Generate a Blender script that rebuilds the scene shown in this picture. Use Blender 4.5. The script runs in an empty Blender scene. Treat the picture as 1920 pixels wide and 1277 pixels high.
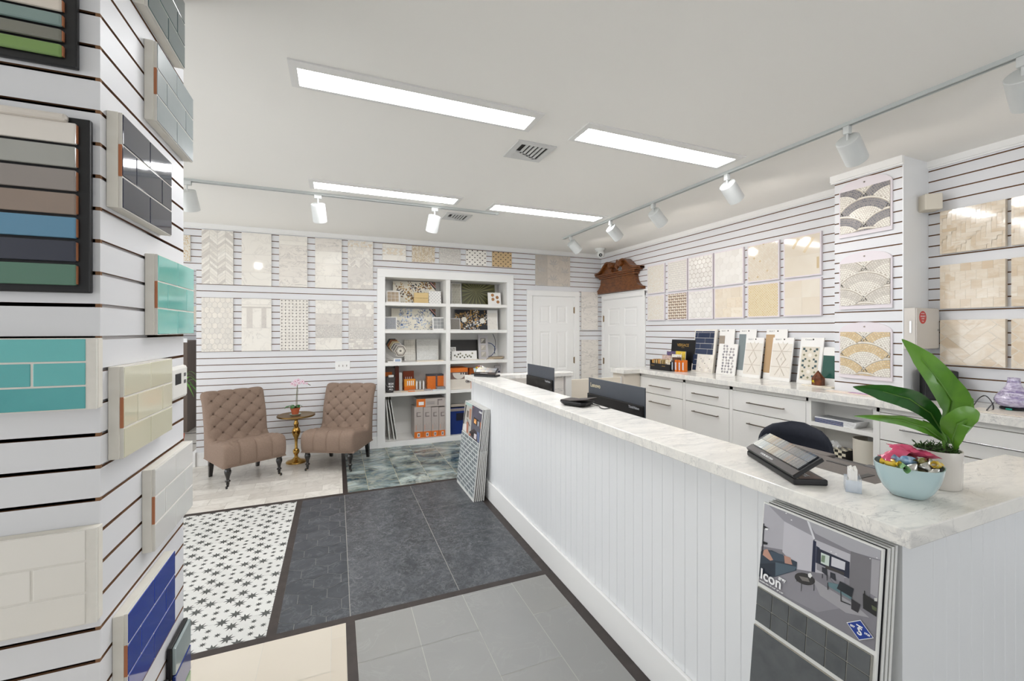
import bpy, bmesh, math, random
from mathutils import Vector, Matrix
R = math.radians
rnd = random.Random(7)
scene = bpy.context.scene
COL = scene.collection

# ------------------------------------------------------------------ camera, light, exposure
CAM_H = 1.527; YAW = R(22.36); FPX = 800.0; HORIZON = 618.5
CA, SA = math.cos(YAW), math.sin(YAW)
cam_d = bpy.data.cameras.new('camera'); cam = bpy.data.objects.new('camera', cam_d); COL.objects.link(cam)
cam_d.sensor_width = 36; cam_d.lens = 36 * FPX / 1920; cam_d.shift_y = -20.0 / 1920; cam_d.clip_start = .05
cam.location = (0, 0, CAM_H); cam.rotation_euler = (R(90), 0, -YAW)
scene.camera = cam
scene.view_settings.view_transform = 'Standard'; scene.view_settings.look = 'None'
scene.view_settings.gamma = 1; scene.view_settings.use_curve_mapping = False
scene.view_settings.exposure = 0.27
w = bpy.data.worlds.new('daylight'); scene.world = w; w.use_nodes = True
bg = w.node_tree.nodes['Background']; bg.inputs[0].default_value = (.93, .965, 1, 1); bg.inputs[1].default_value = 3.0
# geometry of the room
YB = 5.75; XR = 3.90; ZC = 2.72; XL = -4.5; YF = -2.6; YFAR = 8.5
def portal(x, y, z, rot, sx, sy):
    l = bpy.data.lights.new('window_daylight', 'AREA'); l.shape = 'RECTANGLE'; l.size = sx; l.size_y = sy
    l.cycles.is_portal = True
    o = bpy.data.objects.new('window_daylight', l); COL.objects.link(o); o.location = (x, y, z); o.rotation_euler = rot
portal(XL + .02, 2.6, 1.35, (0, R(-90), 0), 2.3, 8.6)     # storefront windows on the left
portal(2.3, YF + .02, 1.55, (R(90), 0, 0), 2.2, 1.5)      # unseen opening behind the camera, added to light the counter end
SPOT_W = 4.0; PANEL_E = 25.0

# ------------------------------------------------------------------ pixel helpers (1920x1277 photograph) onto real planes
def ray(x, y):
    u = (x - 960) / FPX; v = (HORIZON - y) / FPX
    return (SA + u * CA, CA - u * SA, v)
def on_y(x, y, d):
    r = ray(x, y); t = d / r[1]; return Vector((r[0] * t, d, CAM_H + r[2] * t))
def on_x(x, y, d):
    r = ray(x, y); t = d / r[0]; return Vector((d, r[1] * t, CAM_H + r[2] * t))
def on_z(x, y, z):
    r = ray(x, y); t = (z - CAM_H) / r[2]; return Vector((r[0] * t, r[1] * t, z))

# ------------------------------------------------------------------ materials
MATS = {}
def srgb(c):
    f = lambda v: v / 12.92 if v <= .04045 else ((v + .055) / 1.055) ** 2.4
    return tuple(f(v / 255) for v in c) + (1,)
def mat(name, col, rough=.5, metal=0, col2=None, noise=None, vein=None, emis=0, bump=None, coat=0, trans=0, stretch=None, ior=1.45, spec=None, alpha=1):
    """procedural material. col2: mixed in per face by attribute v. noise=(scale, amount, colour, contrast). vein=(scale, sharp, colour, amount)"""
    if name in MATS: return MATS[name]
    m = bpy.data.materials.new(name); m.use_nodes = True; nt = m.node_tree; N = nt.nodes; L = nt.links
    b = N['Principled BSDF']
    tc = N.new('ShaderNodeTexCoord'); at = N.new('ShaderNodeAttribute'); at.attribute_name = 'v'
    sc = N.new('ShaderNodeVectorMath'); sc.operation = 'SCALE'; sc.inputs['Scale'].default_value = 23.0
    cb = N.new('ShaderNodeCombineXYZ'); L.new(at.outputs['Fac'], cb.inputs[0]); L.new(at.outputs['Fac'], cb.inputs[2])
    L.new(cb.outputs[0], sc.inputs[0])
    ad = N.new('ShaderNodeVectorMath'); ad.operation = 'ADD'; L.new(tc.outputs['Object'], ad.inputs[0]); L.new(sc.outputs[0], ad.inputs[1])
    vec = ad.outputs[0]
    if stretch:
        mp = N.new('ShaderNodeMapping'); mp.inputs['Scale'].default_value = stretch[:3]
        if len(stretch) > 3: mp.inputs['Rotation'].default_value = stretch[3]
        L.new(vec, mp.inputs[0]); vec = mp.outputs[0]
    rgb = N.new('ShaderNodeRGB'); rgb.outputs[0].default_value = srgb(col); cur = rgb.outputs[0]
    def mix(fac, c):
        nonlocal cur
        x = N.new('ShaderNodeMix'); x.data_type = 'RGBA'; L.new(fac, x.inputs['Factor']); L.new(cur, x.inputs['A'])
        x.inputs['B'].default_value = srgb(c); cur = x.outputs['Result']
    if col2: mix(at.outputs['Fac'], col2)
    def mulr(sock, k, off=0.0):
        q = N.new('ShaderNodeMath'); q.operation = 'MULTIPLY_ADD'; q.inputs[1].default_value = k; q.inputs[2].default_value = off; q.use_clamp = True
        L.new(sock, q.inputs[0]); return q.outputs[0]
    if noise:
        nz = N.new('ShaderNodeTexNoise'); nz.inputs['Scale'].default_value = noise[0]; nz.inputs['Detail'].default_value = 6; nz.inputs['Distortion'].default_value = .6
        L.new(vec, nz.inputs['Vector']); ct = noise[3] if len(noise) > 3 else 2.5
        f = mulr(nz.outputs['Fac'], ct, .5 - ct * .5)
        mix(mulr(f, noise[1]), noise[2])
    if vein:
        vs = vein if isinstance(vein, list) else [vein]
        for k, vv in enumerate(vs):
            nz = N.new('ShaderNodeTexNoise'); nz.inputs['Scale'].default_value = vv[0]; nz.inputs['Detail'].default_value = 9; nz.inputs['Roughness'].default_value = .6; nz.inputs['Distortion'].default_value = 1.3
            L.new(vec, nz.inputs['Vector'])
            s = N.new('ShaderNodeMath'); s.operation = 'SUBTRACT'; s.inputs[1].default_value = .5; L.new(nz.outputs['Fac'], s.inputs[0])
            a = N.new('ShaderNodeMath'); a.operation = 'ABSOLUTE'; L.new(s.outputs[0], a.inputs[0])
            f = mulr(a.outputs[0], -vv[1] * (2.2 if vv[1] >= 13 else 1.0), 1.0)
            n2 = N.new('ShaderNodeTexNoise'); n2.inputs['Scale'].default_value = vv[0] * .7 + 1; L.new(vec, n2.inputs['Vector'])
            g = N.new('ShaderNodeMath'); g.operation = 'MULTIPLY'; L.new(f, g.inputs[0]); L.new(mulr(n2.outputs['Fac'], 3.0, -1.0), g.inputs[1])
            mix(mulr(g.outputs[0], vv[3]), vv[2])
    L.new(cur, b.inputs['Base Color'])
    rn = N.new('ShaderNodeTexNoise'); rn.inputs['Scale'].default_value = 40; L.new(tc.outputs['Object'], rn.inputs['Vector'])
    rr = N.new('ShaderNodeMapRange'); rr.inputs['To Min'].default_value = max(0, rough - .04); rr.inputs['To Max'].default_value = rough + .04
    L.new(rn.outputs['Fac'], rr.inputs['Value']); L.new(rr.outputs[0], b.inputs['Roughness'])
    b.inputs['Metallic'].default_value = metal; b.inputs['IOR'].default_value = ior
    if spec is not None: b.inputs['Specular IOR Level'].default_value = spec
    if coat: b.inputs['Coat Weight'].default_value = coat; b.inputs['Coat Roughness'].default_value = .05
    if trans: b.inputs['Transmission Weight'].default_value = trans
    if alpha < 1: b.inputs['Alpha'].default_value = alpha
    if emis: b.inputs['Emission Color'].default_value = srgb(col); b.inputs['Emission Strength'].default_value = emis
    if bump:
        nz = N.new('ShaderNodeTexNoise'); nz.inputs['Scale'].default_value = bump[0]; nz.inputs['Detail'].default_value = 3; L.new(vec, nz.inputs['Vector'])
        bp = N.new('ShaderNodeBump'); bp.inputs['Strength'].default_value = bump[1]; bp.inputs['Distance'].default_value = .002
        L.new(nz.outputs['Fac'], bp.inputs['Height']); L.new(bp.outputs[0], b.inputs['Normal'])
    MATS[name] = m; return m

wall_m = mat('slat_paint', (224, 224, 226), .45, noise=(1.2, .12, (214, 214, 217)))
groove_m = mat('groove_fibreboard', (132, 96, 66), .8, noise=(30, .4, (96, 66, 46)))
trim_m = mat('trim_paint', (240, 239, 237), .35, noise=(2, .1, (230, 230, 228)))
ceil_m = mat('ceiling_paint', (246, 244, 239), .8, noise=(1, .1, (240, 238, 233)))
white_m = mat('white_lacquer', (236, 234, 230), .35, noise=(2, .1, (228, 226, 222)))
bead_m = mat('beadboard_paint', (232, 233, 234), .3, noise=(2, .08, (224, 226, 228)))
carrara = mat('carrara_marble', (240, 237, 230), .16, noise=(3, .3, (228, 225, 219), 2), vein=[(2.4, 12.5, (176, 176, 178), .42), (7, 12, (204, 203, 200), .4), (5, 30, (120, 120, 124), .45)], stretch=(1.0, 3.6, 1.6, (0, 0, .6)))
black_m = mat('black_plastic', (24, 24, 26), .35, noise=(20, .2, (34, 34, 36)))
dark_m = mat('dark_wood_strip', (62, 54, 51), .45, noise=(14, .6, (38, 32, 30)), stretch=(1, 1, 1))
metal_m = mat('brushed_nickel', (150, 140, 130), .3, 1, noise=(60, .2, (120, 112, 104)))
chrome_m = mat('satin_steel', (190, 190, 190), .25, 1, noise=(60, .2, (160, 160, 160)))
brass_m = mat('brass', (196, 156, 84), .22, 1, noise=(14, .4, (150, 112, 56)))
grout_m = mat('grout_white', (226, 222, 214), .8, noise=(50, .3, (208, 204, 196)))
greyline = mat('print_grey', (120, 118, 118), .6, noise=(50, .2, (100, 98, 98)))
blackink = mat('print_black', (20, 20, 22), .6, noise=(50, .2, (40, 40, 40)))
whiteink = mat('print_white', (240, 240, 240), .5, noise=(50, .1, (228, 228, 228)))
card_m = mat('white_card', (238, 236, 232), .55, noise=(8, .15, (226, 224, 220)))
marb_w = mat('marble_white_tile', (244, 240, 232), .22, col2=(234, 229, 220), noise=(7, .3, (228, 222, 213)), vein=(6, 16, (190, 186, 182), .45))
marb_g = mat('marble_grey_tile', (228, 223, 215), .3, col2=(212, 206, 199), noise=(9, .4, (208, 202, 195)), vein=(9, 16, (170, 166, 162), .45))
marb_c = mat('marble_cream_tile', (242, 234, 220), .2, col2=(232, 219, 199), noise=(7, .4, (228, 213, 190)), vein=(5, 14, (206, 184, 150), .4))
onyx_c = mat('cream_onyx_tile', (232, 220, 202), .1, col2=(212, 190, 160), noise=(6, .5, (220, 198, 168)), vein=(5, 9, (246, 240, 228), .6), coat=.3, stretch=(1, 1, 2.5))

# ------------------------------------------------------------------ mesh builder
class MB:
    def __init__(s): s.v = []; s.f = []; s.mi = []; s.fv = []; s.sm = []; s.mats = []
    def m(s, mt):
        if mt not in s.mats: s.mats.append(mt)
        return s.mats.index(mt)
    def face(s, pts, mt, fv=0.0, smooth=False):
        n = len(s.v); s.v += [tuple(p) for p in pts]; s.f.append(tuple(range(n, n + len(pts)))); s.mi.append(s.m(mt)); s.fv.append(fv); s.sm.append(smooth)
    def grid(s, rows, mt, fv=0.0, smooth=True, closed=False, flip=False):
        n = len(s.v); c = len(rows[0])
        for r in rows: s.v += [tuple(p) for p in r]
        k = s.m(mt)
        for i in range(len(rows) - 1):
            for j in range(c if closed else c - 1):
                a = n + i * c + j; b = n + i * c + (j + 1) % c; d = a + c; e = b + c
                s.f.append((a, d, e, b) if flip else (a, b, e, d)); s.mi.append(k); s.fv.append(fv); s.sm.append(smooth)
    def box(s, x0, x1, y0, y1, z0, z1, mt, fv=0.0, bev=0.0):
        if x0 > x1: x0, x1 = x1, x0
        if y0 > y1: y0, y1 = y1, y0
        if z0 > z1: z0, z1 = z1, z0
        if bev > 0:
            b = min(bev, (x1 - x0) * .45, (y1 - y0) * .45, (z1 - z0) * .45)
            bm = bmesh.new(); bmesh.ops.create_cube(bm, size=1, matrix=Matrix.Translation(((x0 + x1) / 2, (y0 + y1) / 2, (z0 + z1) / 2)) @ Matrix.Diagonal((x1 - x0, y1 - y0, z1 - z0, 1)))
            bmesh.ops.bevel(bm, geom=bm.edges[:], offset=b, segments=2, profile=.5, affect='EDGES')
            n = len(s.v); k = s.m(mt)
            bm.verts.index_update()
            s.v += [tuple(q.co) for q in bm.verts]
            for f in bm.faces: s.f.append(tuple(n + q.index for q in f.verts)); s.mi.append(k); s.fv.append(fv); s.sm.append(False)
            bm.free(); return
        n = len(s.v); s.v += [(x0, y0, z0), (x1, y0, z0), (x1, y1, z0), (x0, y1, z0), (x0, y0, z1), (x1, y0, z1), (x1, y1, z1), (x0, y1, z1)]
        k = s.m(mt)
        for f in ((0, 3, 2, 1), (4, 5, 6, 7), (0, 1, 5, 4), (1, 2, 6, 5), (2, 3, 7, 6), (3, 0, 4, 7)):
            s.f.append(tuple(n + i for i in f)); s.mi.append(k); s.fv.append(fv); s.sm.append(False)
    def prism(s, poly, y0, y1, mt, fv=0.0, side=True):
        """poly in (x,z); front face at y0 (looking to -y), thickness to y1"""
        if len(poly) < 3: return
        ar = sum(poly[i][0] * poly[(i + 1) % len(poly)][1] - poly[(i + 1) % len(poly)][0] * poly[i][1] for i in range(len(poly)))
        if abs(ar) < 1e-8: return
        if ar < 0: poly = poly[::-1]
        s.face([(p[0], y0, p[1]) for p in poly], mt, fv)
        if side:
            n = len(poly)
            for i in range(n):
                a, b = poly[i], poly[(i + 1) % n]
                s.face([(a[0], y1, a[1]), (b[0], y1, b[1]), (b[0], y0, b[1]), (a[0], y0, a[1])], mt, fv)
    def solid(s, poly, y0, y1, mt, fv=0.0):
        s.prism(poly, y0, y1, mt, fv); ar = sum(poly[i][0] * poly[(i + 1) % len(poly)][1] - poly[(i + 1) % len(poly)][0] * poly[i][1] for i in range(len(poly)))
        p = poly if ar > 0 else poly[::-1]
        s.face([(q[0], y1, q[1]) for q in p[::-1]], mt, fv)
    def lathe(s, prof, mt, seg=24, c=(0, 0, 0), sx=1, sy=1, fv=0.0, pw=2.0, cap=True, axis=None):
        rows = []
        M = axis if axis else Matrix.Identity(4)
        for r, z in prof:
            row = []
            for k in range(seg):
                a = 2 * math.pi * k / seg; ca, sa = math.cos(a), math.sin(a)
                if pw != 2.0:
                    q = (abs(ca) ** pw + abs(sa) ** pw) ** (-1 / pw); ca *= q; sa *= q
                row.append(M @ Vector((c[0] + r * ca * sx, c[1] + r * sa * sy, c[2] + z)))
            rows.append(row)
        s.grid(rows, mt, fv, True, True)
        if cap:
            if prof[0][0] > 1e-5: s.face(rows[0][::-1], mt, fv)
            if prof[-1][0] > 1e-5: s.face(rows[-1], mt, fv)
    def tube(s, pts, r, mt, seg=8, fv=0.0, cap=True):
        pts = [Vector(p) for p in pts]; rows = []; up = Vector((0, 0, 1))
        for i, p in enumerate(pts):
            t = (pts[min(i + 1, len(pts) - 1)] - pts[max(i - 1, 0)]).normalized()
            a = t.cross(up if abs(t.z) < .95 else Vector((1, 0, 0))).normalized(); b = t.cross(a)
            rr = r[i] if isinstance(r, (list, tuple)) else r
            rows.append([p + (a * math.cos(2 * math.pi * k / seg) + b * math.sin(2 * math.pi * k / seg)) * rr for k in range(seg)])
        s.grid(rows, mt, fv, True, True, flip=True)
        if cap: s.face(rows[0], mt, fv); s.face(rows[-1][::-1], mt, fv)
    def build(s, name, parent=None, M=None):
        me = bpy.data.meshes.new(name); me.from_pydata(s.v, [], s.f)
        for mt in s.mats: me.materials.append(mt)
        me.polygons.foreach_set('material_index', s.mi); me.polygons.foreach_set('use_smooth', s.sm)
        a = me.attributes.new('v', 'FLOAT', 'FACE'); a.data.foreach_set('value', s.fv)
        if any(s.sm):
            bm = bmesh.new(); bm.from_mesh(me); bmesh.ops.remove_doubles(bm, verts=bm.verts, dist=1e-6); bm.to_mesh(me); bm.free()
        me.update()
        if any(s.sm): me.set_sharp_from_angle(angle=R(38))
        o = bpy.data.objects.new(name, me); COL.objects.link(o)
        if parent: o.parent = parent
        if M is not None: o.matrix_world = M
        return o

def tag(o, label=None, cat=None, group=None, kind=None):
    if label: o['label'] = label
    if cat: o['category'] = cat
    if group: o['group'] = group
    if kind: o['kind'] = kind
    return o
def thing(name, label, cat, M=None, group=None):
    o = bpy.data.objects.new(name, None); COL.objects.link(o); o.empty_display_size = .05
    if M is not None: o.matrix_world = M
    return tag(o, label, cat, group)
def struct(name, mb, M=None): return tag(mb.build(name, None, M), kind='structure')
def kids(o): return list(o.children)
def copy_tree(o, parent=None):
    c = o.copy(); COL.objects.link(c); c.parent = parent
    if parent: c.matrix_parent_inverse = o.matrix_parent_inverse.copy()
    for ch in kids(o): copy_tree(ch, c)
    return c
def T(x, y, z, rz=0, lean=0): return Matrix.Translation((x, y, z)) @ Matrix.Rotation(R(rz), 4, 'Z') @ Matrix.Rotation(R(-lean), 4, 'X')
FACE_R = -90   # rotation for things on the right wall (they look to -X)
FACE_L = 90    # for things looking to +X
def textmesh(s, size, mt, parent, loc, rot=(90, 0, 0), align='LEFT', depth=.0004, name='lettering', bold=0, sx=1):
    cu = bpy.data.curves.new(name, 'FONT'); cu.body = s; cu.size = size; cu.align_x = align; cu.extrude = depth; cu.offset = bold; cu.resolution_u = 3
    o = bpy.data.objects.new(name, cu); COL.objects.link(o)
    dg = bpy.context.evaluated_depsgraph_get(); me = bpy.data.meshes.new_from_object(o.evaluated_get(dg))
    COL.objects.unlink(o); bpy.data.objects.remove(o)
    me.materials.clear(); me.materials.append(mt)
    q = bpy.data.objects.new(name, me); COL.objects.link(q); q.parent = parent
    q.location = loc; q.rotation_euler = [R(a) for a in rot]; q.scale = (sx, 1, 1)
    return q

# ------------------------------------------------------------------ 2D patterns: lists of (polygon, v, material)
def clip(poly, x0, x1, z0, z1):
    for ax, lim, sg in ((0, x0, 1), (0, x1, -1), (1, z0, 1), (1, z1, -1)):
        out = []
        for i in range(len(poly)):
            a, b = poly[i], poly[(i + 1) % len(poly)]; da = (a[ax] - lim) * sg; db = (b[ax] - lim) * sg
            if da >= 0: out.append(a)
            if (da >= 0) != (db >= 0):
                t = da / (da - db); out.append((a[0] + (b[0] - a[0]) * t, a[1] + (b[1] - a[1]) * t))
        poly = out
        if len(poly) < 3: return []
    return poly
def rect(x0, z0, x1, z1): return [(x0, z0), (x1, z0), (x1, z1), (x0, z1)]
def ngon(cx, cz, r, n, a0=0, sx=1, sz=1): return [(cx + r * sx * math.cos(a0 + 2 * math.pi * i / n), cz + r * sz * math.sin(a0 + 2 * math.pi * i / n)) for i in range(n)]
def p_brick(w, h, bw, bh, g, mts, off=.5, off0=0.0, x0=0, z0=0):
    out = []; j = 0; z = z0
    while z < h:
        x = x0 - bw + ((j * off + off0) % 1) * bw
        while x < w:
            out.append((rect(x + g / 2, z + g / 2, x + bw - g / 2, z + bh - g / 2), rnd.random(), rnd.choice(mts))); x += bw
        z += bh; j += 1
    return out
def p_hex(w, h, r, g, mts, el=1.0, vertical=True):
    out = []; dx = r * math.sqrt(3); dz = r * (1 + .5 * 1) * el if el == 1 else r * 1.5 * el
    j = 0; z = 0
    while z < h + r * 2:
        x = -dx * .5 * (j % 2)
        while x < w + dx:
            rr = r - g / 2
            out.append((ngon(x, z, rr, 6, math.pi / 2, 1, el), rnd.random(), rnd.choice(mts))); x += dx
        z += dz; j += 1
    return out
def p_chevron(w, h, cw, ch, g, mts, slope=.8):
    out = []; n = int(w / cw) + 1
    for i in range(n):
        s = 1 if i % 2 == 0 else -1; x0 = i * cw; x1 = x0 + cw - g
        za = 0 if s > 0 else slope * cw; zb = slope * cw - za; z = -slope * cw * 1.5
        while z < h:
            out.append(([(x0, z + za), (x1, z + zb), (x1, z + zb + ch - g), (x0, z + za + ch - g)], rnd.random(), rnd.choice(mts))); z += ch
    return out
def p_herring(w, h, L, W, g, mts, ang=45):
    out = []; n = int(max(w, h) * 2.2 / W) + 4; ca, sa = math.cos(R(ang)), math.sin(R(ang))
    k = int(round(L / W))
    for i in range(-n, n):
        for j in range(-n // (2 * k) - 2, n // (2 * k) + 2):
            for hv in (0, 1):
                bx = i * W + j * 2 * k * W; bz = i * W
                if hv == 0: r = rect(bx, bz, bx + L - g, bz + W - g)
                else: r = rect(bx - W + 0, bz, bx - g, bz + L - g)
                q = [(w / 2 + x * ca - z * sa, h / 2 + x * sa + z * ca) for x, z in r]
                if max(a for a, _ in q) > 0 and min(a for a, _ in q) < w and max(b for _, b in q) > 0 and min(b for _, b in q) < h:
                    out.append((q, rnd.random(), rnd.choice(mts)))
    return out
def p_basket(w, h, s, g, mts, dot):
    out = []; n = int(w / s) + 2; m = int(h / s) + 2; d = s * .28
    for i in range(n):
        for j in range(m):
            x, z = i * s, j * s
            out.append((rect(x - d / 2, z - d / 2, x + d / 2, z + d / 2), rnd.random(), dot))
            if (i + j) % 2: out.append((rect(x + g, z - s * .36 + d * .5 + g, x + s - g, z + s * .36 - g * .5), rnd.random(), rnd.choice(mts)))
            else: out.append((rect(x + s * .5 - s * .36 + g + d * .3, z + g - s * .3, x + s * .5 + s * .3, z + s - g - s * .3), rnd.random(), rnd.choice(mts)))
    return out
def p_dots(w, h, sx, sz, dw, dh, base, dot):
    out = [(rect(0, 0, w, h), 0, base)]; j = 0; z = sz * .4
    while z < h:
        x = sx * (.25 + .5 * (j % 2))
        while x < w: out.append((rect(x - dw / 2, z - dh / 2, x + dw / 2, z + dh / 2), rnd.random(), dot, .0006)); x += sx
        z += sz; j += 1
    return out
def p_diamond(w, h, s, g, mts, ang=45):
    out = []; n = int(max(w, h) * 1.6 / s) + 2; ca, sa = math.cos(R(ang)), math.sin(R(ang))
    for i in range(-n, n):
        for j in range(-n, n):
            q = [(w / 2 + x * ca - z * sa, h / 2 + x * sa + z * ca) for x, z in rect(i * s + g / 2, j * s + g / 2, (i + 1) * s - g / 2, (j + 1) * s - g / 2)]
            if max(a for a, _ in q) > 0 and min(a for a, _ in q) < w and max(b for _, b in q) > 0 and min(b for _, b in q) < h: out.append((q, rnd.random(), rnd.choice(mts)))
    return out
def p_pebble(w, h, s, mts, jit=.35):
    out = []; n = int(w / s) + 1; m = int(h / s) + 1
    for i in range(n):
        for j in range(m):
            cx = (i + .5 + rnd.uniform(-jit, jit) * .5 + .25 * (j % 2)) * s; cz = (j + .5 + rnd.uniform(-jit, jit) * .5) * s; k = rnd.randint(5, 7); r = s * rnd.uniform(.38, .5); a = rnd.random() * 3
            out.append(([(cx + r * rnd.uniform(.8, 1.1) * math.cos(a + 6.283 * t / k), cz + r * rnd.uniform(.7, 1) * math.sin(a + 6.283 * t / k)) for t in range(k)], rnd.random(), rnd.choice(mts)))
    return out
def star(cx, cz, r, n=8, inner=.38, a0=0):
    return [(cx + (r if i % 2 == 0 else r * inner) * math.cos(a0 + math.pi * i / n), cz + (r if i % 2 == 0 else r * inner) * math.sin(a0 + math.pi * i / n)) for i in range(2 * n)]
def leaf2(cx, cz, L, W, a):
    pts = []
    for t in range(7): pts.append((L * t / 6, W * math.sin(math.pi * t / 6)))
    for t in range(5, 0, -1): pts.append((L * t / 6, -W * math.sin(math.pi * t / 6)))
    return [(cx + x * math.cos(a) - z * math.sin(a), cz + x * math.sin(a) + z * math.cos(a)) for x, z in pts]
def p_floral(w, h, base, leaves, n, L, flowers=(), nf=0, fr=.03):
    out = [(rect(0, 0, w, h), 0, base)]
    for _ in range(n):
        x, z, a = rnd.random() * w, rnd.random() * h, rnd.random() * 6.3; m = rnd.choice(leaves); l = L * rnd.uniform(.4, 1)
        for k in range(rnd.randint(2, 4)): out.append((leaf2(x + k * l * .35 * math.cos(a), z + k * l * .35 * math.sin(a), l * .6, l * .13, a + (-1) ** k * .9), rnd.random(), m, .0005 + .00012 * rnd.random()))
    for _ in range(nf):
        x, z = rnd.uniform(.1, .9) * w, rnd.uniform(.15, .85) * h; m = rnd.choice(flowers)
        out.append((star(x, z, fr * rnd.uniform(.7, 1.1), 7, .75, rnd.random()), rnd.random(), m, .0009))
    return out
def p_fan(w, h, ring_m, core_m, line_m, rings=15, band=4):
    """overlapping scallops, the lower fans in front; the outer BAND of rings of each fan in another stone"""
    out = []; r = .67 * w; dr = r / rings; cells = []
    for k, (zc, odd) in enumerate(((.80, 0), (.45, 1), (.10, 0), (-.25, 1), (-.60, 0))):
        for cx in ((.5, -.5, 1.5) if not odd else (0, 1)): cells.append((cx * w, zc * w, k))
    for cx, cz, lv in cells:
        lower = [c for c in cells if c[2] > lv]
        for q in range(rings):
            ra, rb = r - (q + 1) * dr + dr * .14, r - q * dr; n = 80 if q == 0 else max(6, int(2 * math.pi * rb / dr / 1.05)); m = line_m if q == 0 else ring_m if q <= band else core_m
            for t in range(n):
                a0 = 2 * math.pi * t / n; a1 = 2 * math.pi * (t + (1 if q == 0 else .84)) / n; am = (a0 + a1) / 2
                if math.sin(am) < -.1: continue
                px, pz = cx + (ra + rb) / 2 * math.cos(am), cz + (ra + rb) / 2 * math.sin(am)
                if px < -.01 or px > w + .01 or pz < -.01 or pz > h + .01: continue
                if any((px - c[0]) ** 2 + (pz - c[1]) ** 2 < (r + .001) ** 2 for c in lower): continue
                rr = ra + (dr * .35 if q == 0 else 0)
                out.append(([(cx + rr * math.cos(a0), cz + rr * math.sin(a0)), (cx + rb * math.cos(a0), cz + rb * math.sin(a0)), (cx + rb * math.cos(a1), cz + rb * math.sin(a1)), (cx + rr * math.cos(a1), cz + rr * math.sin(a1))], rnd.random(), m))
    return out
def p_dotgrid(w, h, s, g, tile, dot, d=.010):
    out = []; i = 0
    n, m = int(w / s) + 2, int(h / s) + 2
    for i in range(n):
        for j in range(m):
            x, z = (i - .5) * s, (j - .5) * s
            if (i + j) % 2: out += [(rect(x + g, z + g, x + s / 2 - g / 2, z + s - g), rnd.random(), tile), (rect(x + s / 2 + g / 2, z + g, x + s - g, z + s - g), rnd.random(), tile)]
            else: out += [(rect(x + g, z + g, x + s - g, z + s / 2 - g / 2), rnd.random(), tile), (rect(x + g, z + s / 2 + g / 2, x + s - g, z + s - g), rnd.random(), tile)]
            out.append((rect(x - d / 2, z - d / 2, x + d / 2, z + d / 2), rnd.random(), dot, .0006))
    return out

def add_tiles(mb, w, h, pat, y=0.0, th=.0012, x0=0, z0=0, inset=0.0):
    """lay pattern polygons as thin raised tiles on a face at y (toward -y)"""
    for e in pat:
        poly = clip(e[0], inset, w - inset, inset, h - inset)
        if len(poly) < 3: continue
        lift = e[3] if len(e) > 3 else 0
        mb.prism([(p[0] + x0, p[1] + z0) for p in poly], y - th - lift, y, e[2], e[1], side=(w * h < 1.2))
def panel(name, label, cat, M, w, h, t, pat, base=None, group=None, inset=0.0, th=.0012, edge=None):
    """one sample board as one mesh, lower left front corner at the matrix origin, t thick toward +y"""
    mb = MB(); mb.box(0, w, 0, t, 0, h, edge or base or grout_m)
    if base and edge: mb.prism(rect(inset, inset, w - inset, h - inset), -.0003, 0, base, side=False)
    add_tiles(mb, w, h, pat, 0, th, inset=inset)
    return tag(mb.build(name, None, M), label, cat, group)

# ================================================================== SETTING
G0 = 2.575; GS = .0762; GH = .0085
def slat(mb, x0, x1, z0, z1, d=.009, core=None):
    """grooved panel in local x,z facing -y"""
    gs = [G0 + .0762 - GS * k for k in range(40)]; gs = sorted(g for g in gs if z0 + .02 < g < z1 - .015)
    z = z0
    for g in gs:
        a, b = g - GH / 2, g + GH / 2
        mb.face([(x0, 0, z), (x1, 0, z), (x1, 0, a), (x0, 0, a)], wall_m)
        mb.face([(x0, 0, a), (x1, 0, a), (x1, d, a), (x0, d, a)], groove_m)
        mb.face([(x0, d, a), (x1, d, a), (x1, d, b), (x0, d, b)], groove_m)
        mb.face([(x0, d, b), (x1, d, b), (x1, 0, b), (x0, 0, b)], groove_m)
        for x in (x0, x1):
            mb.face([(x, 0, a), (x, d, a), (x, d, b), (x, 0, b)], groove_m)
        z = b
    mb.face([(x0, 0, z), (x1, 0, z), (x1, 0, z1), (x0, 0, z1)], wall_m)
# back wall
mb = MB()
for r in ((XL, -1.449, 2.2, ZC), (-1.449, .483, 0, ZC), (.483, 2.382, 2.30, ZC), (2.382, 2.6, 0, ZC), (2.6, 3.49, 2.1, ZC), (3.49, XR, 0, ZC)): slat(mb, *r)
for r in ((XL, -1.449, 2.2, ZC), (-1.449, .54, 0, ZC), (.54, 2.33, 2.25, ZC), (2.33, XR + .1, 0, ZC)): mb.box(r[0], r[1], .0095, .13, r[2], r[3], wall_m)
mb.face([(-1.449, 0, 0), (-1.449, .0095, 0), (-1.449, .0095, 2.2), (-1.449, 0, 2.2)], wall_m)
mb.face([(XL, 0, 2.2), (XL, .0095, 2.2), (-1.449, .0095, 2.2), (-1.449, 0, 2.2)], wall_m)
mb.face([(2.6, 0, 0), (3.49, 0, 0), (3.49, 0, 2.1), (2.6, 0, 2.1)], wall_m)
struct('wall_back', mb, T(0, YB, 0))
# right wall
mb = MB()
def yr(y): return YB - y       # local x on the right wall
slat(mb, 0, .05, 0, ZC); slat(mb, .05, yr(4.684), 2.06, ZC); slat(mb, yr(4.684), yr(YF), 0, ZC)
mb.box(-.1, yr(YF), .0095, .12, 0, ZC, wall_m); mb.face([(.05, 0, 0), (yr(4.684), 0, 0), (yr(4.684), 0, 2.06), (.05, 0, 2.06)], wall_m)
struct('wall_right', mb, T(XR, YB, 0, FACE_R))
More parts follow.
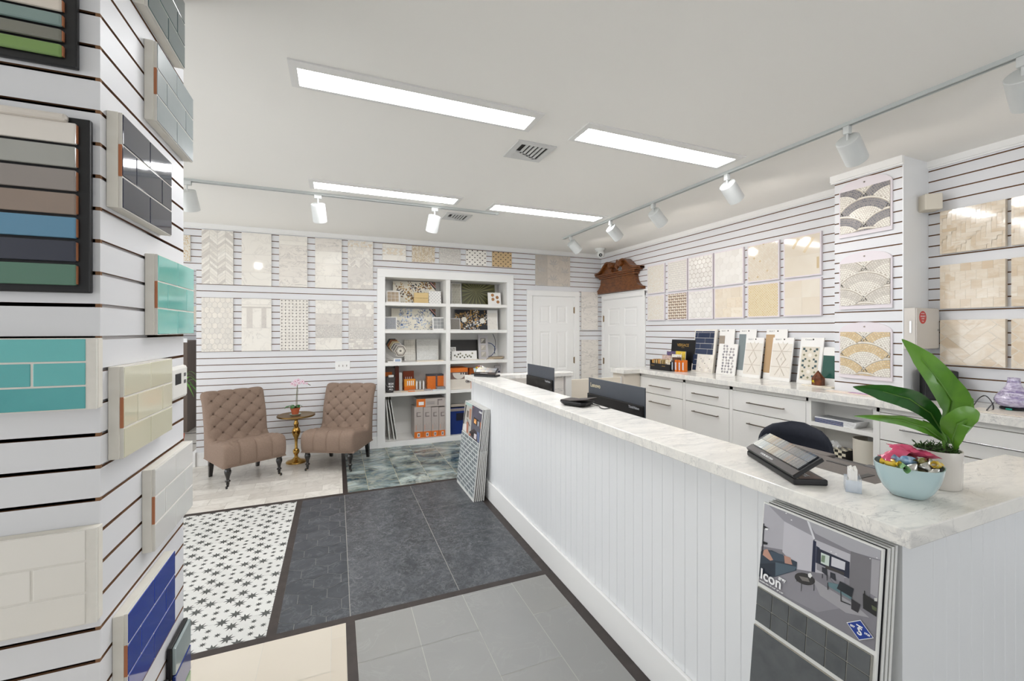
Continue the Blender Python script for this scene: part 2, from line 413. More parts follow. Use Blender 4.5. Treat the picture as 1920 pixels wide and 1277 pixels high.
# pier on the right wall
PX = 3.59; PY0, PY1 = 1.682, 2.118
mb = MB(); slat(mb, 0, PY1 - PY0, 0, ZC)
mb.box(.0, PY1 - PY0, .0095, XR - PX, 0, ZC, bead_m)
mb.box(PY1 - PY0 - .006, PY1 - PY0 + .001, -.001, .02, 0, ZC, bead_m)
struct('wall_pier', mb, T(PX, PY1, 0, FACE_R))
# near left column
CX = -.5165; CY0, CY1 = 1.303, 1.896; CXL = -1.3
mb = MB(); slat(mb, 0, CX - CXL, 0, ZC); mb.box(.009, CX - CXL - .009, .009, CY1 - CY0, 0, ZC, wall_m)
struct('wall_column', mb, T(CXL, CY0, 0))
mb = MB(); slat(mb, 0, CY1 - CY0, 0, ZC); mb.box(.011, CY1 - CY0 - .001, .0095, .03, 0, ZC, wall_m); struct('wall_column', mb, T(CX, CY0, 0, FACE_L))
# left window wall, front wall with an unseen opening added for light, far wall of the left room
mb = MB()
wy = [(-2.6, -1.7), (1.1, 1.25), (3.9, 4.05), (6.9, YFAR)]
for a, b in wy: mb.box(-.1, .0, a, b, 0, ZC, wall_m)
mb.box(-.1, 0, -1.7, 6.9, 0, .2, wall_m); mb.box(-.1, 0, -1.7, 6.9, 2.5, ZC, wall_m)
struct('wall_left', mb, Matrix.Translation((XL, 0, 0)))
mb = MB()
mb.box(XL, 1.2, -.1, 0, 0, ZC, wall_m); mb.box(3.4, XR, -.1, 0, 0, ZC, wall_m); mb.box(1.2, 3.4, -.1, 0, 0, .8, wall_m); mb.box(1.2, 3.4, -.1, 0, 2.3, ZC, wall_m)
struct('wall_front', mb, Matrix.Translation((0, YF, 0)))
mb = MB(); slat(mb, 0, 4.2, 0, ZC); mb.box(0, 4.2, .0095, .12, 0, ZC, wall_m); struct('wall_far', mb, T(XL, YFAR, 0))
mb = MB(); mb.box(-1.449, -1.35, YB + .13, YFAR, 0, ZC, wall_m); struct('wall_passage', mb)
for k, (a, b) in enumerate(((-1.7, 1.1), (1.25, 3.9), (4.05, 6.9))):
    mb = MB()
    for y in (a, b - .05): mb.box(XL - .07, XL - .02, y, y + .05, .2, 2.5, trim_m)
    for z in (.2, 2.45): mb.box(XL - .07, XL - .02, a, b, z, z + .05, trim_m)
    struct('window_%d' % (k + 1), mb)
mb = MB(); mb.box(XL, XR, YF, YB, ZC, ZC + .05, ceil_m); mb.box(XL, -1.35, YB, YFAR, ZC, ZC + .05, ceil_m); struct('ceiling', mb)

# ------------------------------------------------------------------ floor zones
FR = Matrix.Rotation(R(-90), 4, 'X')
def FM(x, y): return Matrix.Translation((x, y, 0)) @ FR
def floor_zone(x0, x1, y0, y1, grout, pat, th=.001):
    w_, h_ = x1 - x0, y1 - y0
    mb = MB(); mb.box(0, w_, 0, .05, 0, h_, grout); add_tiles(mb, w_, h_, pat, 0, th)
    return struct('floor', mb, FM(x0, y0))
darkstone = mat('floor_grey_stone', (76, 79, 84), .3, col2=(68, 71, 76), noise=(5, .7, (50, 53, 57), 3.2), vein=[(6, 13, (122, 126, 130), .5), (26, 12, (118, 120, 122), .6), (14, 22, (150, 152, 154), .5)])
hexstone = mat('floor_grey_hexagon', (76, 79, 84), .35, col2=(60, 64, 70), noise=(8, .6, (48, 52, 57), 3), vein=[(9, 14, (122, 126, 130), .5)])
greytile = mat('floor_light_grey_tile', (150, 149, 145), .4, col2=(150, 150, 148), noise=(4, .45, (142, 142, 140), 2.5), vein=(5, 20, (170, 170, 167), .3))
creamt = mat('floor_cream_tile', (214, 206, 192), .3, col2=(206, 196, 180), noise=(4, .4, (208, 198, 182), 2))
marbf = mat('floor_marble_brick', (234, 230, 222), .25, col2=(208, 202, 194), noise=(5, .4, (204, 198, 188)), vein=(5, 12, (176, 170, 160), .45))
teal_m = mat('floor_teal_onyx', (58, 88, 102), .2, col2=(70, 96, 104), noise=(3.0, 1, (36, 58, 70), 4), vein=[(1.5, 9, (196, 208, 204), 1.0), (5, 12, (190, 184, 160), .6), (2.2, 16, (104, 112, 92), .7)], stretch=(1, 1.9, 1.9, (0, .5, 0)))
starw = mat('floor_star_white', (214, 214, 210), .5, col2=(206, 206, 202), noise=(20, .25, (208, 208, 204)))
stark = mat('floor_star_dark', (84, 86, 84), .5, col2=(72, 74, 72), noise=(20, .3, (98, 100, 98)))
gr_dark = mat('grout_grey', (168, 167, 160), .8, noise=(50, .3, (112, 112, 108)))
gr_mid = mat('grout_light_grey', (186, 184, 178), .8, noise=(50, .3, (170, 168, 162)))
gr_cream = mat('grout_cream', (206, 202, 192), .8, noise=(50, .3, (190, 186, 176)))
gr_teal = mat('grout_sand', (172, 168, 140), .7, noise=(50, .3, (150, 146, 120)))
# star tiles
W, H_ = 1.175, 1.805; pat = []; P = .2
for i in range(7):
    for j in range(10):
        pat.append((rect(i * P + .0006, j * P + .0006, (i + 1) * P - .0006, (j + 1) * P - .0006), rnd.random(), starw))
for i in range(8):
    for j in range(11):
        cx, cz = i * P, j * P
        for dx, dz, r in ((.052, 0, .036), (-.052, 0, .036), (0, .052, .036), (0, -.052, .036), (.1, .1, .02), (.1, .05, .018), (.05, .1, .018), (.1, -.05, .018), (-.05, .1, .018)):
            pat.append((star(cx + dx, cz + dz, r, 8, .42, .2), rnd.random(), stark, .0003))
floor_zone(-1.5, -.325, 2.43, 4.235, gr_mid, pat)
# dark grey stone: first column cut in hexagons, then two wide columns
ho = [(e[0], e[1], hexstone) for e in p_hex(.345, 1.805, .088, .0022, [hexstone])]
ho = [(clip(e[0], 0, .345, 0, 1.805), e[1], e[2]) for e in ho]; ho = [e for e in ho if len(e[0]) > 2]
ho += [(rect(.349, 0, .942, .62), .2, darkstone), (rect(.349, .6205, .942, 1.805), .9, darkstone), (rect(.946, 0, 1.484, .655), .5, darkstone), (rect(.946, .657, 1.484, 1.21), .7, darkstone), (rect(.946, 1.213, 1.484, 1.805), .1, darkstone)]
floor_zone(-.279, 1.205, 2.43, 4.235, gr_dark, ho)
g = .003; pat = []
for x0, x1, js in ((0, .29, (.315,)), (.29, .58, (.315,)), (.58, .885, (.02, .63)), (.885, 1.115, (.315,))):
    zs = sorted(set([4.4 - .305 * 0 - j for j in js] + [4.4]))
    top = 4.385
    cuts = [top]; q = top - js[0]
    while q > 0: cuts.append(q); q -= .61
    cuts.append(0)
    for a, b in zip(cuts[1:], cuts[:-1]): pat.append((rect(x0 + g / 2, a + g / 2, x1 - g / 2, b - g / 2), rnd.random(), greytile))
floor_zone(.09, 1.205, -2.0, 2.385, gr_mid, pat)
pat = []
for x0, x1, off in ((0, .285, .0), (.285, .59, .1), (.59, .893, .3), (.893, 1.173, .45), (1.173, 1.476, .0 + .315), (1.476, 1.545, .1)):
    q = 4.385 - off if off else 4.385; cuts = [4.385] + ([q] if off else [])
    while cuts[-1] > 0: cuts.append(cuts[-1] - .61)
    for a, b in zip(cuts[1:], cuts[:-1]): pat.append((rect(x0 + g / 3, max(a, 0) + g / 3, x1 - g / 3, b - g / 3), rnd.random(), creamt))
floor_zone(-1.5, .045, -2.0, 2.385, gr_cream, pat)
floor_zone(-1.5, .055, 4.285, YB, mat('grout_taupe', (168, 162, 152), .8, noise=(50, .3, (150, 144, 134))), p_brick(1.555, 1.465, .305, .152, .003, [marbf]))
pat = []
for i in range(-1, 9):
    x = i * .3 + .185 - .0; q = (i % 2) * .3 - .5
    while q < 1.5: pat.append((rect(x + .002, q + .002, x + .298, q + .598), rnd.random(), teal_m)); q += .6
floor_zone(.10, 3.9, 4.285, YB, gr_teal, pat)
mb = MB()
for x0, x1, y0, y1 in ((-1.55, 1.25, 4.235, 4.285), (-1.55, 1.25, 2.385, 2.43), (.055, .10, 4.285, YB), (-.325, -.279, 2.43, 4.235), (.045, .09, -2.0, 2.385), (1.205, 1.30, -2.0, 2.385), (1.205, 1.30, 2.43, 4.235), (-1.55, -1.5, -2.0, YFAR)):
    mb.box(x0, x1, y0, y1, -.05, .001, dark_m)
struct('floor', mb)
floor_zone(1.30, XR, -2.0, 4.235, gr_mid, p_brick(2.6, 6.3, .61, .305, .003, [greytile]))
floor_zone(1.25, XR, 4.235, 4.285, gr_mid, [])
floor_zone(XL, -1.55, -2.0, YFAR, gr_mid, p_brick(3.0, 10.5, .61, .305, .003, [marbf]))
mb = MB(); mb.box(XL, XR, YF, -2.0, -.05, 0, gr_mid); struct('floor', mb)
mb = MB()
for y in (6.25, 6.9, 7.6): mb.box(-3.2, -1.55, y, y + .04, 0, .0025, dark_m)
struct('trim_9', mb)

# ------------------------------------------------------------------ crown, baseboards
def mould(mb, x0, x1, z0=ZC - .055, z1=ZC, d=.02):
    mb.box(x0, x1, -d, 0, z0 + .012, z1, trim_m); mb.box(x0, x1, -d * .6, 0, z0, z0 + .012, trim_m)
mb = MB(); mould(mb, XL, XR); struct('trim_1', mb, T(0, YB, 0))
mb = MB(); mould(mb, 0, YB - PY1); mould(mb, YB - PY0, YB - YF); struct('trim_2', mb, T(XR, YB, 0, FACE_R))
mb = MB(); mould(mb, -.02, PY1 - PY0 + .004, ZC - .06, ZC, .025); struct('trim_3', mb, T(PX, PY1, 0, FACE_R))
mb = MB(); mb.box(-1.449, .483, -.012, 0, 0, .15, trim_m, bev=.003); mb.box(2.382, 2.6, -.012, 0, 0, .15, trim_m); struct('baseboard_back', mb, T(0, YB, 0))
mb = MB(); mb.box(-1.49, -1.449, -.03, .25, 0, .16, trim_m, bev=.004); struct('baseboard_left', mb, T(0, YB, 0))

# ------------------------------------------------------------------ doors
brass_h = mat('aged_brass_hinge', (140, 120, 92), .35, 1, noise=(40, .3, (110, 92, 66)))
def door(name, M, x0, x1, cz, lx0, lx1, lz, hinge_x, hz):
    """casing x0..x1 up to cz, leaf lx0..lx1 up to lz; local coordinates on the wall"""
    d = bpy.data.objects.new(name, None); COL.objects.link(d); d.matrix_world = M; tag(d, kind='structure')
    mb = MB()
    mb.box(x0, lx0 - .012, -.022, 0, 0, cz, trim_m, bev=.004); mb.box(lx1 + .012, x1, -.022, 0, 0, cz, trim_m, bev=.004); mb.box(x0, x1, -.024, 0, lz + .012, cz, trim_m, bev=.004)
    mb.box(lx0 - .016, lx0 - .002, -.012, 0, 0, lz + .016, trim_m); mb.box(lx1 + .002, lx1 + .016, -.012, 0, 0, lz + .016, trim_m); mb.box(lx0 - .016, lx1 + .016, -.012, 0, lz + .003, lz + .016, trim_m)
    mb.build('door_casing', d)
    mb = MB(); W = lx1 - lx0; st = .115; mid = .1; pw = (W - 2 * st - mid) / 2
    fy = -.010; zs = [(.24, .86), (1.02, lz - .52), (lz - .36, lz - .13)]; zs = [(.2, .80), (.93, lz - .52), (lz - .40, lz - .13)]
    xs = [(lx0 + st, lx0 + st + pw), (lx1 - st - pw, lx1 - st)]
    mb.box(lx0, lx0 + st, fy, 0, 0, lz, trim_m); mb.box(lx1 - st, lx1, fy, 0, 0, lz, trim_m); mb.box(xs[0][1], xs[1][0], fy, 0, 0, lz, trim_m)
    zz = [0] + [q for a in zs for q in a] + [lz]
    for xa, xb in xs:
        for i in range(0, len(zz), 2): mb.box(xa, xb, fy, 0, zz[i], zz[i + 1], trim_m)
        for za, zb in zs:
            s = .022
            o = [(xa, fy, za), (xb, fy, za), (xb, fy, zb), (xa, fy, zb)]; i1 = [(xa + s, fy + .008, za + s), (xb - s, fy + .008, za + s), (xb - s, fy + .008, zb - s), (xa + s, fy + .008, zb - s)]
            s2 = .042; i2 = [(xa + s2, fy + .002, za + s2), (xb - s2, fy + .002, za + s2), (xb - s2, fy + .002, zb - s2), (xa + s2, fy + .002, zb - s2)]
            for A, B in ((o, i1), (i1, i2)):
                for k in range(4): mb.face([A[k], A[(k + 1) % 4], B[(k + 1) % 4], B[k]], trim_m)
            mb.face(i2, trim_m)
    mb.build('door_leaf', d)
    for z in hz:
        mb = MB(); mb.box(hinge_x - .012, hinge_x + .012, -.018, -.008, z - .045, z + .045, brass_h, bev=.003); mb.tube([(hinge_x, -.02, z - .05), (hinge_x, -.02, z + .05)], .006, brass_h); tag(mb.build('hinge', d), 'aged brass door hinge')
    return d
door('door_1', T(0, YB, 0), 2.597, 3.493, 2.115, 2.694, 3.392, 2.025, 3.40, (1.83, 1.06))
door('door_2', T(XR, YB, 0, FACE_R), .045, yr(4.684), 2.06, .10, yr(4.739), 1.985, .092, (1.70, 1.04))
mb = MB(); mb.box(yr(5.80), yr(4.62), -.03, 0, 2.06, 2.085, trim_m, bev=.004); struct('trim_4', mb, T(XR, YB, 0, FACE_R))

# ------------------------------------------------------------------ ceiling lights, vents, tracks
emit_m = mat('lit_diffuser', (252, 253, 255), .6, emis=PANEL_E, noise=(3, .02, (250, 250, 252)))
lframe = mat('light_frame', (232, 231, 228), .5, noise=(3, .1, (224, 224, 221)))
for (x0, x1, y0, y1), lb in (((-.165, 1.027, 2.158, 2.308), 'long lit recessed ceiling light nearest the left column, the largest in view'), ((1.375, 2.567, 2.152, 2.314), 'long lit recessed ceiling light right of the air vent, nearest the spot track'),
                             ((-.17, 1.02, 3.772, 3.93), 'long lit recessed ceiling light further back at left, beside the rear spot track'), ((1.398, 2.60, 3.805, 3.975), 'long lit recessed ceiling light further back at right, towards the corner')):
    t = thing('ceiling_light', lb, 'ceiling light', Matrix.Translation(((x0 + x1) / 2, (y0 + y1) / 2, ZC)), 'recessed ceiling lights')
    hx, hy = (x1 - x0) / 2, (y1 - y0) / 2; e = .036; mb = MB()
    for a in ((-hx - e, hx + e, -hy - e - .02, -hy), (-hx - e, hx + e, hy, hy + e * .6), (-hx - e, -hx, -hy, hy), (hx, hx + e, -hy, hy)): mb.box(a[0], a[1], a[2], a[3], -.008, .0, lframe)
    mb.build('light_frame', t, t.matrix_world.copy())
    mb = MB(); mb.box(-hx, hx, -hy, hy, -.004, .0, emit_m); mb.build('diffuser', t, t.matrix_world.copy())
ventw = mat('vent_metal', (214, 214, 212), .45, noise=(5, .1, (204, 204, 202))); ventd = mat('vent_dark', (40, 38, 36), .8, noise=(5, .3, (60, 56, 52)))
for cx, cy, lb in ((1.19, 2.59, 'square white louvred air vent between the two front ceiling lights'), (1.17, 4.38, 'square white louvred air vent behind the rear spot track')):
    t = thing('ceiling_vent', lb, 'vent', Matrix.Translation((cx, cy, ZC)), 'ceiling air vents')
    mb = MB(); a, b = .135, .095
    for q in ((-a, a, -a, -b), (-a, a, b, a), (-a, -b, -b, b), (b, a, -b, b)): mb.box(q[0], q[1], q[2], q[3], -.008, 0, ventw)
    mb.build('vent_frame', t, t.matrix_world.copy())
    mb = MB(); mb.box(-b, b, -b, b, -.001, 0, ventd); mb.build('vent_duct', t, t.matrix_world.copy())
    for k in range(5):                                # L-shaped louvres
        q = -.062 + k * .03; mb = MB()
        mb.box(q, q + .016, -b, b - .03 * (4 - k) * .55, -.010, -.003, ventw); mb.box(-b, q + .016, b - .03 * (4 - k) * .55 - .016, b - .03 * (4 - k) * .55, -.010, -.003, ventw)
        mb.build('louvre', t, t.matrix_world.copy())
track_m = mat('track_metal', (196, 200, 198), .4, noise=(5, .1, (186, 190, 188)))
def track(name, a, b, lb):
    a, b = Vector(a), Vector(b); L = (b - a).length; M = Matrix.Translation(a) @ Matrix.Rotation(math.atan2((b - a).y, (b - a).x), 4, 'Z')
    mb = MB(); mb.box(0, L, -.018, -.008, -.020, 0, track_m); mb.box(0, L, .008, .018, -.020, 0, track_m); mb.box(0, L, -.008, .008, -.006, 0, ventd)
    mb.box(-.004, .03, -.019, .019, -.021, 0, track_m)
    mb.box(L - .03, L + .004, -.019, .019, -.021, 0, track_m)
    return tag(mb.build(name, None, M), lb, 'light track', 'spotlight tracks')
track('spotlight_track', (2.725, 4.86, ZC), (2.725, -1.2, ZC), 'long white spotlight track along the right wall on the ceiling')
track('spotlight_track', (1.52, 4.075, ZC), (-3.2, 4.11, ZC), 'white spotlight track across the rear of the ceiling, above the armchairs')
spot_m = mat('spot_housing', (214, 216, 214), .4, noise=(5, .06, (206, 208, 206))); spotem = mat('spot_lens', (255, 250, 238), .5, emis=14, noise=(3, .02, (250, 246, 236)))
def spotlight(x, y, az, tilt, lb, dim=1.0):
    """az: horizontal aim in degrees (0 = +X), tilt from straight down"""
    t = thing('track_spotlight', lb, 'spotlight', Matrix.Translation((x, y, ZC - .02)), 'track spotlights')
    M0 = t.matrix_world.copy()
    mb = MB(); mb.box(-.016, .016, -.016, .016, -.045, 0, spot_m, bev=.003) if abs(az) < 45 else mb.box(-.03, .03, -.016, .016, -.03, 0, spot_m, bev=.003)
    mb.tube([(0, 0, -.03), (0, 0, -.085)], .006, spot_m); mb.build('mount', t, M0)
    d = Vector((math.sin(R(tilt)) * math.cos(R(az)), math.sin(R(tilt)) * math.sin(R(az)), -math.cos(R(tilt))))
    q = d.to_track_quat('Z', 'Y').to_matrix().to_4x4()
    A = M0 @ Matrix.Translation(Vector((0, 0, -.075))) @ q
    mb = MB(); r = .058; mb.lathe([(.0, .0), (r - .003, 0), (r, .003), (r, .155), (r - .005, .158), (r - .006, .12), (0, .12)], spot_m, 32); mb.build('lamp_housing', t, A)
    mb = MB(); mb.lathe([(r - .008, .119), (0, .1195)], spotem, 24, cap=False); mb.build('lens', t, A)
    l = bpy.data.lights.new('spot_beam', 'SPOT'); l.energy = SPOT_W * dim; l.color = (1, .93, .86); l.spot_size = R(152); l.spot_blend = .35; l.shadow_soft_size = .045
    lo = bpy.data.objects.new('spot_beam', l); COL.objects.link(lo); lo.matrix_world = A @ Matrix.Translation((0, 0, .165)) @ Matrix.Rotation(math.pi, 4, 'X'); 
    return t
for y, k in ((.86, 'nearest the camera, at the right edge'), (1.54, 'second from the camera, above the pier'), (2.36, 'third from the camera'), (3.17, 'fourth from the camera'), (3.84, 'fifth from the camera, before the last one'), (4.68, 'furthest back, in front of the corner door')):
    spotlight(2.725, y, 8, 52, 'white cylinder spotlight on the right track, ' + k, .55 if y < 2 else 1.0)
for x, az, k in ((-1.09, 80, 'half hidden by the left column'), (-.15, 78, 'in the middle of the track'), (.875, 100, 'nearest the rear air vent')):
    spotlight(x, 4.085, az, 30, 'white cylinder spotlight on the rear track, ' + k)
# dome camera and motion sensor
t = thing('security_camera', 'small white dome security camera on the ceiling by the corner', 'security camera', Matrix.Translation((3.575, 5.30, ZC)))
M0 = t.matrix_world.copy()
mb = MB(); mb.lathe([(.0, 0), (.07, 0), (.07, -.022), (.062, -.028), (.05, -.05), (0, -.05)][::-1], spot_m, 28); mb.build('mount', t, M0)
mb = MB(); mb.lathe([(.056 * math.sin(a), -.085 - .056 * math.cos(a)) for a in [i * math.pi / 12 for i in range(13)]], spot_m, 24, c=(.01, -.01, 0), cap=False); mb.build('camera_ball', t, M0)
mb = MB(); mb.lathe([(0, .0), (.024, 0), (.026, -.012), (0, -.012)][::-1], black_m, 20, axis=Matrix.Translation((-.022, -.05, -.105)) @ Vector((-.55, -.75, -.35)).to_track_quat('Z', 'Y').to_matrix().to_4x4()); mb.build('lens', t, M0)
mb = MB(); mb.box(-.05, .05, -.05, .05, -.055, .055, mat('sensor_plastic', (216, 208, 194), .5, noise=(9, .2, (206, 198, 182))), bev=.006)
tag(mb.build('motion_sensor', None, T(3.80, 1.635, 2.405, -38)), 'small cream box sensor high beside the fan mosaic pier', 'sensor')

# ================================================================== BOOKCASE
BX0, BX1 = .483, 2.382; IX0, IX1 = .583, 2.283; DX0, DX1 = 1.385, 1.445; DEP = .38; S1, S2, S3, S4, S5 = 1.888, 1.527, 1.100, .700, .070; TOPZ = 2.212
case = thing('bookcase', 'white built-in bookcase of ten open compartments recessed in the rear wall', 'bookcase', Matrix.Translation((1.43, YB, 0)))
C0 = Matrix.Translation((0, YB, 0))
mb = MB(); mb.box(BX0, IX0, -.02, 0.02, 0, 2.318, trim_m, bev=.003); mb.box(IX1, BX1, -.02, .02, 0, 2.318, trim_m, bev=.003); mb.box(BX0, BX1, -.021, .02, TOPZ, 2.318, trim_m, bev=.003); mb.box(IX0 - .005, IX1 + .005, -.02, .02, 0, S5, trim_m, bev=.003)
mb.build('face_frame', case, C0)
mb = MB(); mb.box(IX0 - .03, IX1 + .03, DEP, DEP + .02, 0, 2.25, white_m); mb.build('back_panel', case, C0)
for a in ((IX0 - .02, IX0), (IX1, IX1 + .02)): mb = MB(); mb.box(a[0], a[1], .02, DEP, 0, 2.25, white_m); mb.build('side_panel', case, C0)
mb = MB(); mb.box(IX0, IX1, .02, DEP, TOPZ, TOPZ + .02, white_m); mb.build('top_panel', case, C0)
mb = MB(); mb.box(IX0, IX1, -.0, DEP, .045, S5, white_m); mb.build('bottom_panel', case, C0)
mb = MB(); mb.box(DX0, DX1, -.016, DEP, S5, TOPZ, white_m, bev=.002); mb.build('divider', case, C0)
for s in (S1, S2, S3, S4):
    for a, b in ((IX0, DX0), (DX1, IX1)): mb = MB(); mb.box(a, b, -.012, DEP, s - .044, s, white_m, bev=.002); mb.build('shelf', case, C0)

# ================================================================== TILE PANELS ON THE REAR WALL
thin = mat('tile_edge', (214, 210, 204), .5, noise=(30, .2, (200, 196, 190)))
jointw = mat('joint_grey', (202, 198, 193), .7, noise=(30, .2, (168, 164, 160)))
hexa = mat('hex_marble', (242, 236, 226), .25, col2=(228, 224, 217), noise=(9, .3, (214, 206, 196)), vein=(10, 18, (180, 176, 172), .4))
def bw(x, z): return T(x, YB - .014, z)
t61 = .61
polished = mat('marble_polished_plain', (242, 238, 230), .07, col2=(236, 231, 223), noise=(4, .3, (226, 220, 212)), vein=(4, 16, (190, 184, 180), .5), coat=.4)
swirl = mat('marble_grey_swirl', (240, 235, 227), .18, col2=(232, 226, 218), noise=(6, .4, (222, 216, 209)), vein=[(5, 14, (166, 162, 160), .7)], stretch=(1, 1.6, 2.2, (0, .8, 0)))
def bp(x, z, w, h, pat, name, lb, base=jointw, th=.0012, inset=.0): return panel(name, lb, 'tile sample', bw(x, z), w, h, .0138, pat, base, 'tile panels on the rear wall', inset, th, thin)
n = 'tile_sample'
bp(-1.395, 2.043, .302, t61, p_chevron(.302, t61, .0755, .034, .0022, [marb_w, marb_g, marb_w], .9), n, 'white marble chevron panel, first full panel in the upper row of the rear wall')
bp(-1.012, 2.043, .302, t61, [(rect(0, 0, .302, .15), .2, polished), (rect(0, .152, .302, .165), .9, marb_w), (rect(0, .166, .302, .36), .6, polished), (rect(0, .362, .302, t61), .35, polished)], n, 'plain polished white marble panel with thin pencil trim, right of the chevron panel')
bp(-.63, 2.043, .302, t61, [(rect(0, 0, .302, .12), .2, swirl), (rect(0, .122, .302, .30), .6, swirl)] + [(e[0], e[1], e[2]) for e in [(rect(0, .302, .302, .50), .8, swirl), (rect(0, .502, .302, .55), .3, marb_w), (rect(0, .552, .302, t61), .5, marb_w)]], n, 'grey swirled marble panel in the upper row above the dotted basketweave panel')
bp(-.241, 2.043, .302, t61, [(rect(0, 0, .302, .148), .2, marb_w), (rect(0, .15, .302, .30), .7, marb_w), (rect(0, .302, .302, .45), .1, marb_w), (rect(0, .452, .302, t61), .9, swirl)], n, 'pale marble panel of four plain tiles, fourth in the upper row')
pat = [(rect(0, .12, .302, .27), .4, marb_g)]
pat += [(clip(e[0], 0, .302, .272, .40), e[1], e[2]) for e in p_herring(.302, .5, .08, .016, .0018, [marb_w, marb_g])]
pat += [(clip(e[0], 0, .302, .402, .53), e[1], e[2]) for e in p_hex(.302, t61, .031, .002, [marb_w, hexa])] + [(clip(e[0], 0, .302, .532, .61), e[1], e[2]) for e in p_hex(.302, t61, .014, .0015, [marb_w, marb_c])]
pat += [(clip(e[0], 0, .302, 0, .118), e[1], e[2]) for e in p_hex(.302, .2, .03, .0018, [hexa, marb_g], .8)]
bp(.131, 2.043, .302, t61, pat, n, 'mixed mosaic panel of hexagons and herringbone in bands beside the bookcase, upper row')
bp(-1.397, 1.28, .302, t61, p_hex(.302, t61, .029, .0032, [hexa], 1.35), n, 'long white marble hexagon panel above the left armchair, first in the lower row')
pat = [(rect(0, .0, .302, .267), .2, marb_w), (rect(.05, .27, .11, .5), .5, marb_g), (rect(0, .27, .05, .5), .1, marb_w), (rect(.11, .27, .2, .5), .2, marb_w), (rect(.2, .27, .25, .5), .9, marb_g), (rect(.25, .27, .302, .5), .3, marb_w), (rect(0, .502, .302, .514), .9, marb_g), (rect(0, .516, .302, .54), .3, marb_w), (rect(0, .543, .302, .61), .1, marb_w)]
bp(-1.012, 1.28, .302, t61, pat, n, 'pale marble panel with vertical grey streaks and pencil trims, lower row')
bk = mat('black_dot_tile', (42, 36, 34), .3, noise=(30, .3, (60, 52, 48)))
bp(-.62, 1.28, .302, t61, p_dotgrid(.302, t61, .0385, .0009, marb_w, bk), n, 'white basketweave panel with small black dots, third in the lower row')
pat = [(rect(0, 0, .302, .147), .3, marb_w)] + [(clip(e[0], 0, .302, .15, .31), e[1], e[2]) for e in p_pebble(.302, .4, .012, [marb_g, marb_w])] + [(rect(0, .314, .302, .44), .3, marb_g)] + [(clip(e[0], 0, .302, .445, .61), e[1], e[2]) for e in p_hex(.302, t61, .04, .002, [marb_w])]
bp(-.238, 1.28, .302, t61, pat, n, 'banded white marble panel with large hexagons on top, fourth in the lower row')
pat = [(clip(e[0], 0, .302, 0, .13), e[1], e[2]) for e in p_brick(.302, .2, .04, .028, .002, [marb_g, marb_w], .37)] + [(clip(e[0], 0, .302, .133, .265), e[1], e[2]) for e in p_pebble(.302, .4, .012, [marb_g, marb_w])] + [(clip(e[0], 0, .302, .27, .41), e[1], e[2]) for e in p_brick(.302, .5, .014, .046, .0018, [marb_g], 0)] + [(clip(e[0], 0, .302, .415, .6), e[1], e[2]) for e in p_hex(.302, t61, .04, .002, [marb_g, marb_w])]
bp(.14, 1.28, .302, t61, pat, n, 'banded grey marble mosaic panel beside the bookcase, lower row')
goldm = mat('gold_mosaic', (206, 172, 112), .25, col2=(232, 220, 196), noise=(20, .3, (180, 140, 80)))
bp(-1.79, 2.285, .29, .29, p_pebble(.29, .29, .016, [goldm, goldm, marb_c]), n, 'small gold and cream mosaic panel partly hidden by the left column', grout_m)
bk2 = mat('beige_dot_tile', (208, 180, 138), .3, noise=(20, .3, (190, 160, 118)))
pat = [(rect(0, 0, .298, .07), .2, marb_w), (rect(0, .165, .298, .212), .4, marb_w)] + [(clip(e[0], 0, .298, .073, .162), e[1], e[2]) for e in p_hex(.298, .212, .02, .002, [marb_w, marb_c], .8)]
bp(.549, 2.431, .298, .212, pat, 'tile_sample', 'small pale banded sample with hexagon strip above the bookcase, left end')
bp(.926, 2.431, .303, .212, p_herring(.303, .212, .03, .008, .0015, [marb_c, mat('beige_mosaic', (222, 204, 172), .3, col2=(204, 182, 146), noise=(20, .3, (196, 172, 134)))]), 'tile_sample', 'small beige herringbone sample above the bookcase, second from left')
bp(1.29, 2.431, .30, .212, p_pebble(.30, .212, .014, [marb_w, marb_g]), 'tile_sample', 'small white pebble mosaic sample above the bookcase, in the middle')
bp(1.665, 2.431, .30, .212, p_dots(.30, .212, .075, .032, .018, .012, marb_w, bk), 'tile_sample', 'small white sample with black dots above the bookcase')
bp(2.054, 2.431, .30, .212, p_dots(.30, .212, .075, .032, .018, .011, bk2, bk), 'tile_sample', 'small tan sample with dark dots above the bookcase, right end')
# carved damask
dam = mat('carved_stone', (214, 204, 192), .45, col2=(190, 182, 172), noise=(8, .5, (186, 178, 170)), vein=(9, 14, (160, 154, 150), .5)); dam2 = mat('carved_stone_motif', (196, 190, 184), .3, noise=(20, .5, (170, 164, 158)))
pat = [(rect(.003 + i * .197, 0, .194 + i * .197, .46), rnd.random(), dam) for i in range(3)]
for cx in (.1, .3, .5):
    for cz in (.02, .25, .43):
        o = .115 if abs(cx - .3) < .05 else 0
        for k in range(5):
            a = R(90 + (k - 2) * 34); pat.append((leaf2(cx, cz - .05 + o, .085 + .02 * (k % 2), .011, a), .5, dam2, .0014))
        pat.append((leaf2(cx, cz - .09 + o, .06, .007, R(90)), .5, dam2, .0016)); pat.append((ngon(cx, cz - .05 + o, .012, 8), .5, dam, .003))
bp(2.738, 2.19, .588, .46, pat, n, 'large carved cream stone panel with leaf ornament above the rear door', dam, .002)
swm = mat('marble_diagonal_vein', (238, 232, 225), .2, col2=(231, 225, 217), noise=(4, .4, (222, 216, 209)), vein=[(4.5, 13.5, (166, 161, 158), .8)], stretch=(1, 1, 2.6, (0, .7, 0)))
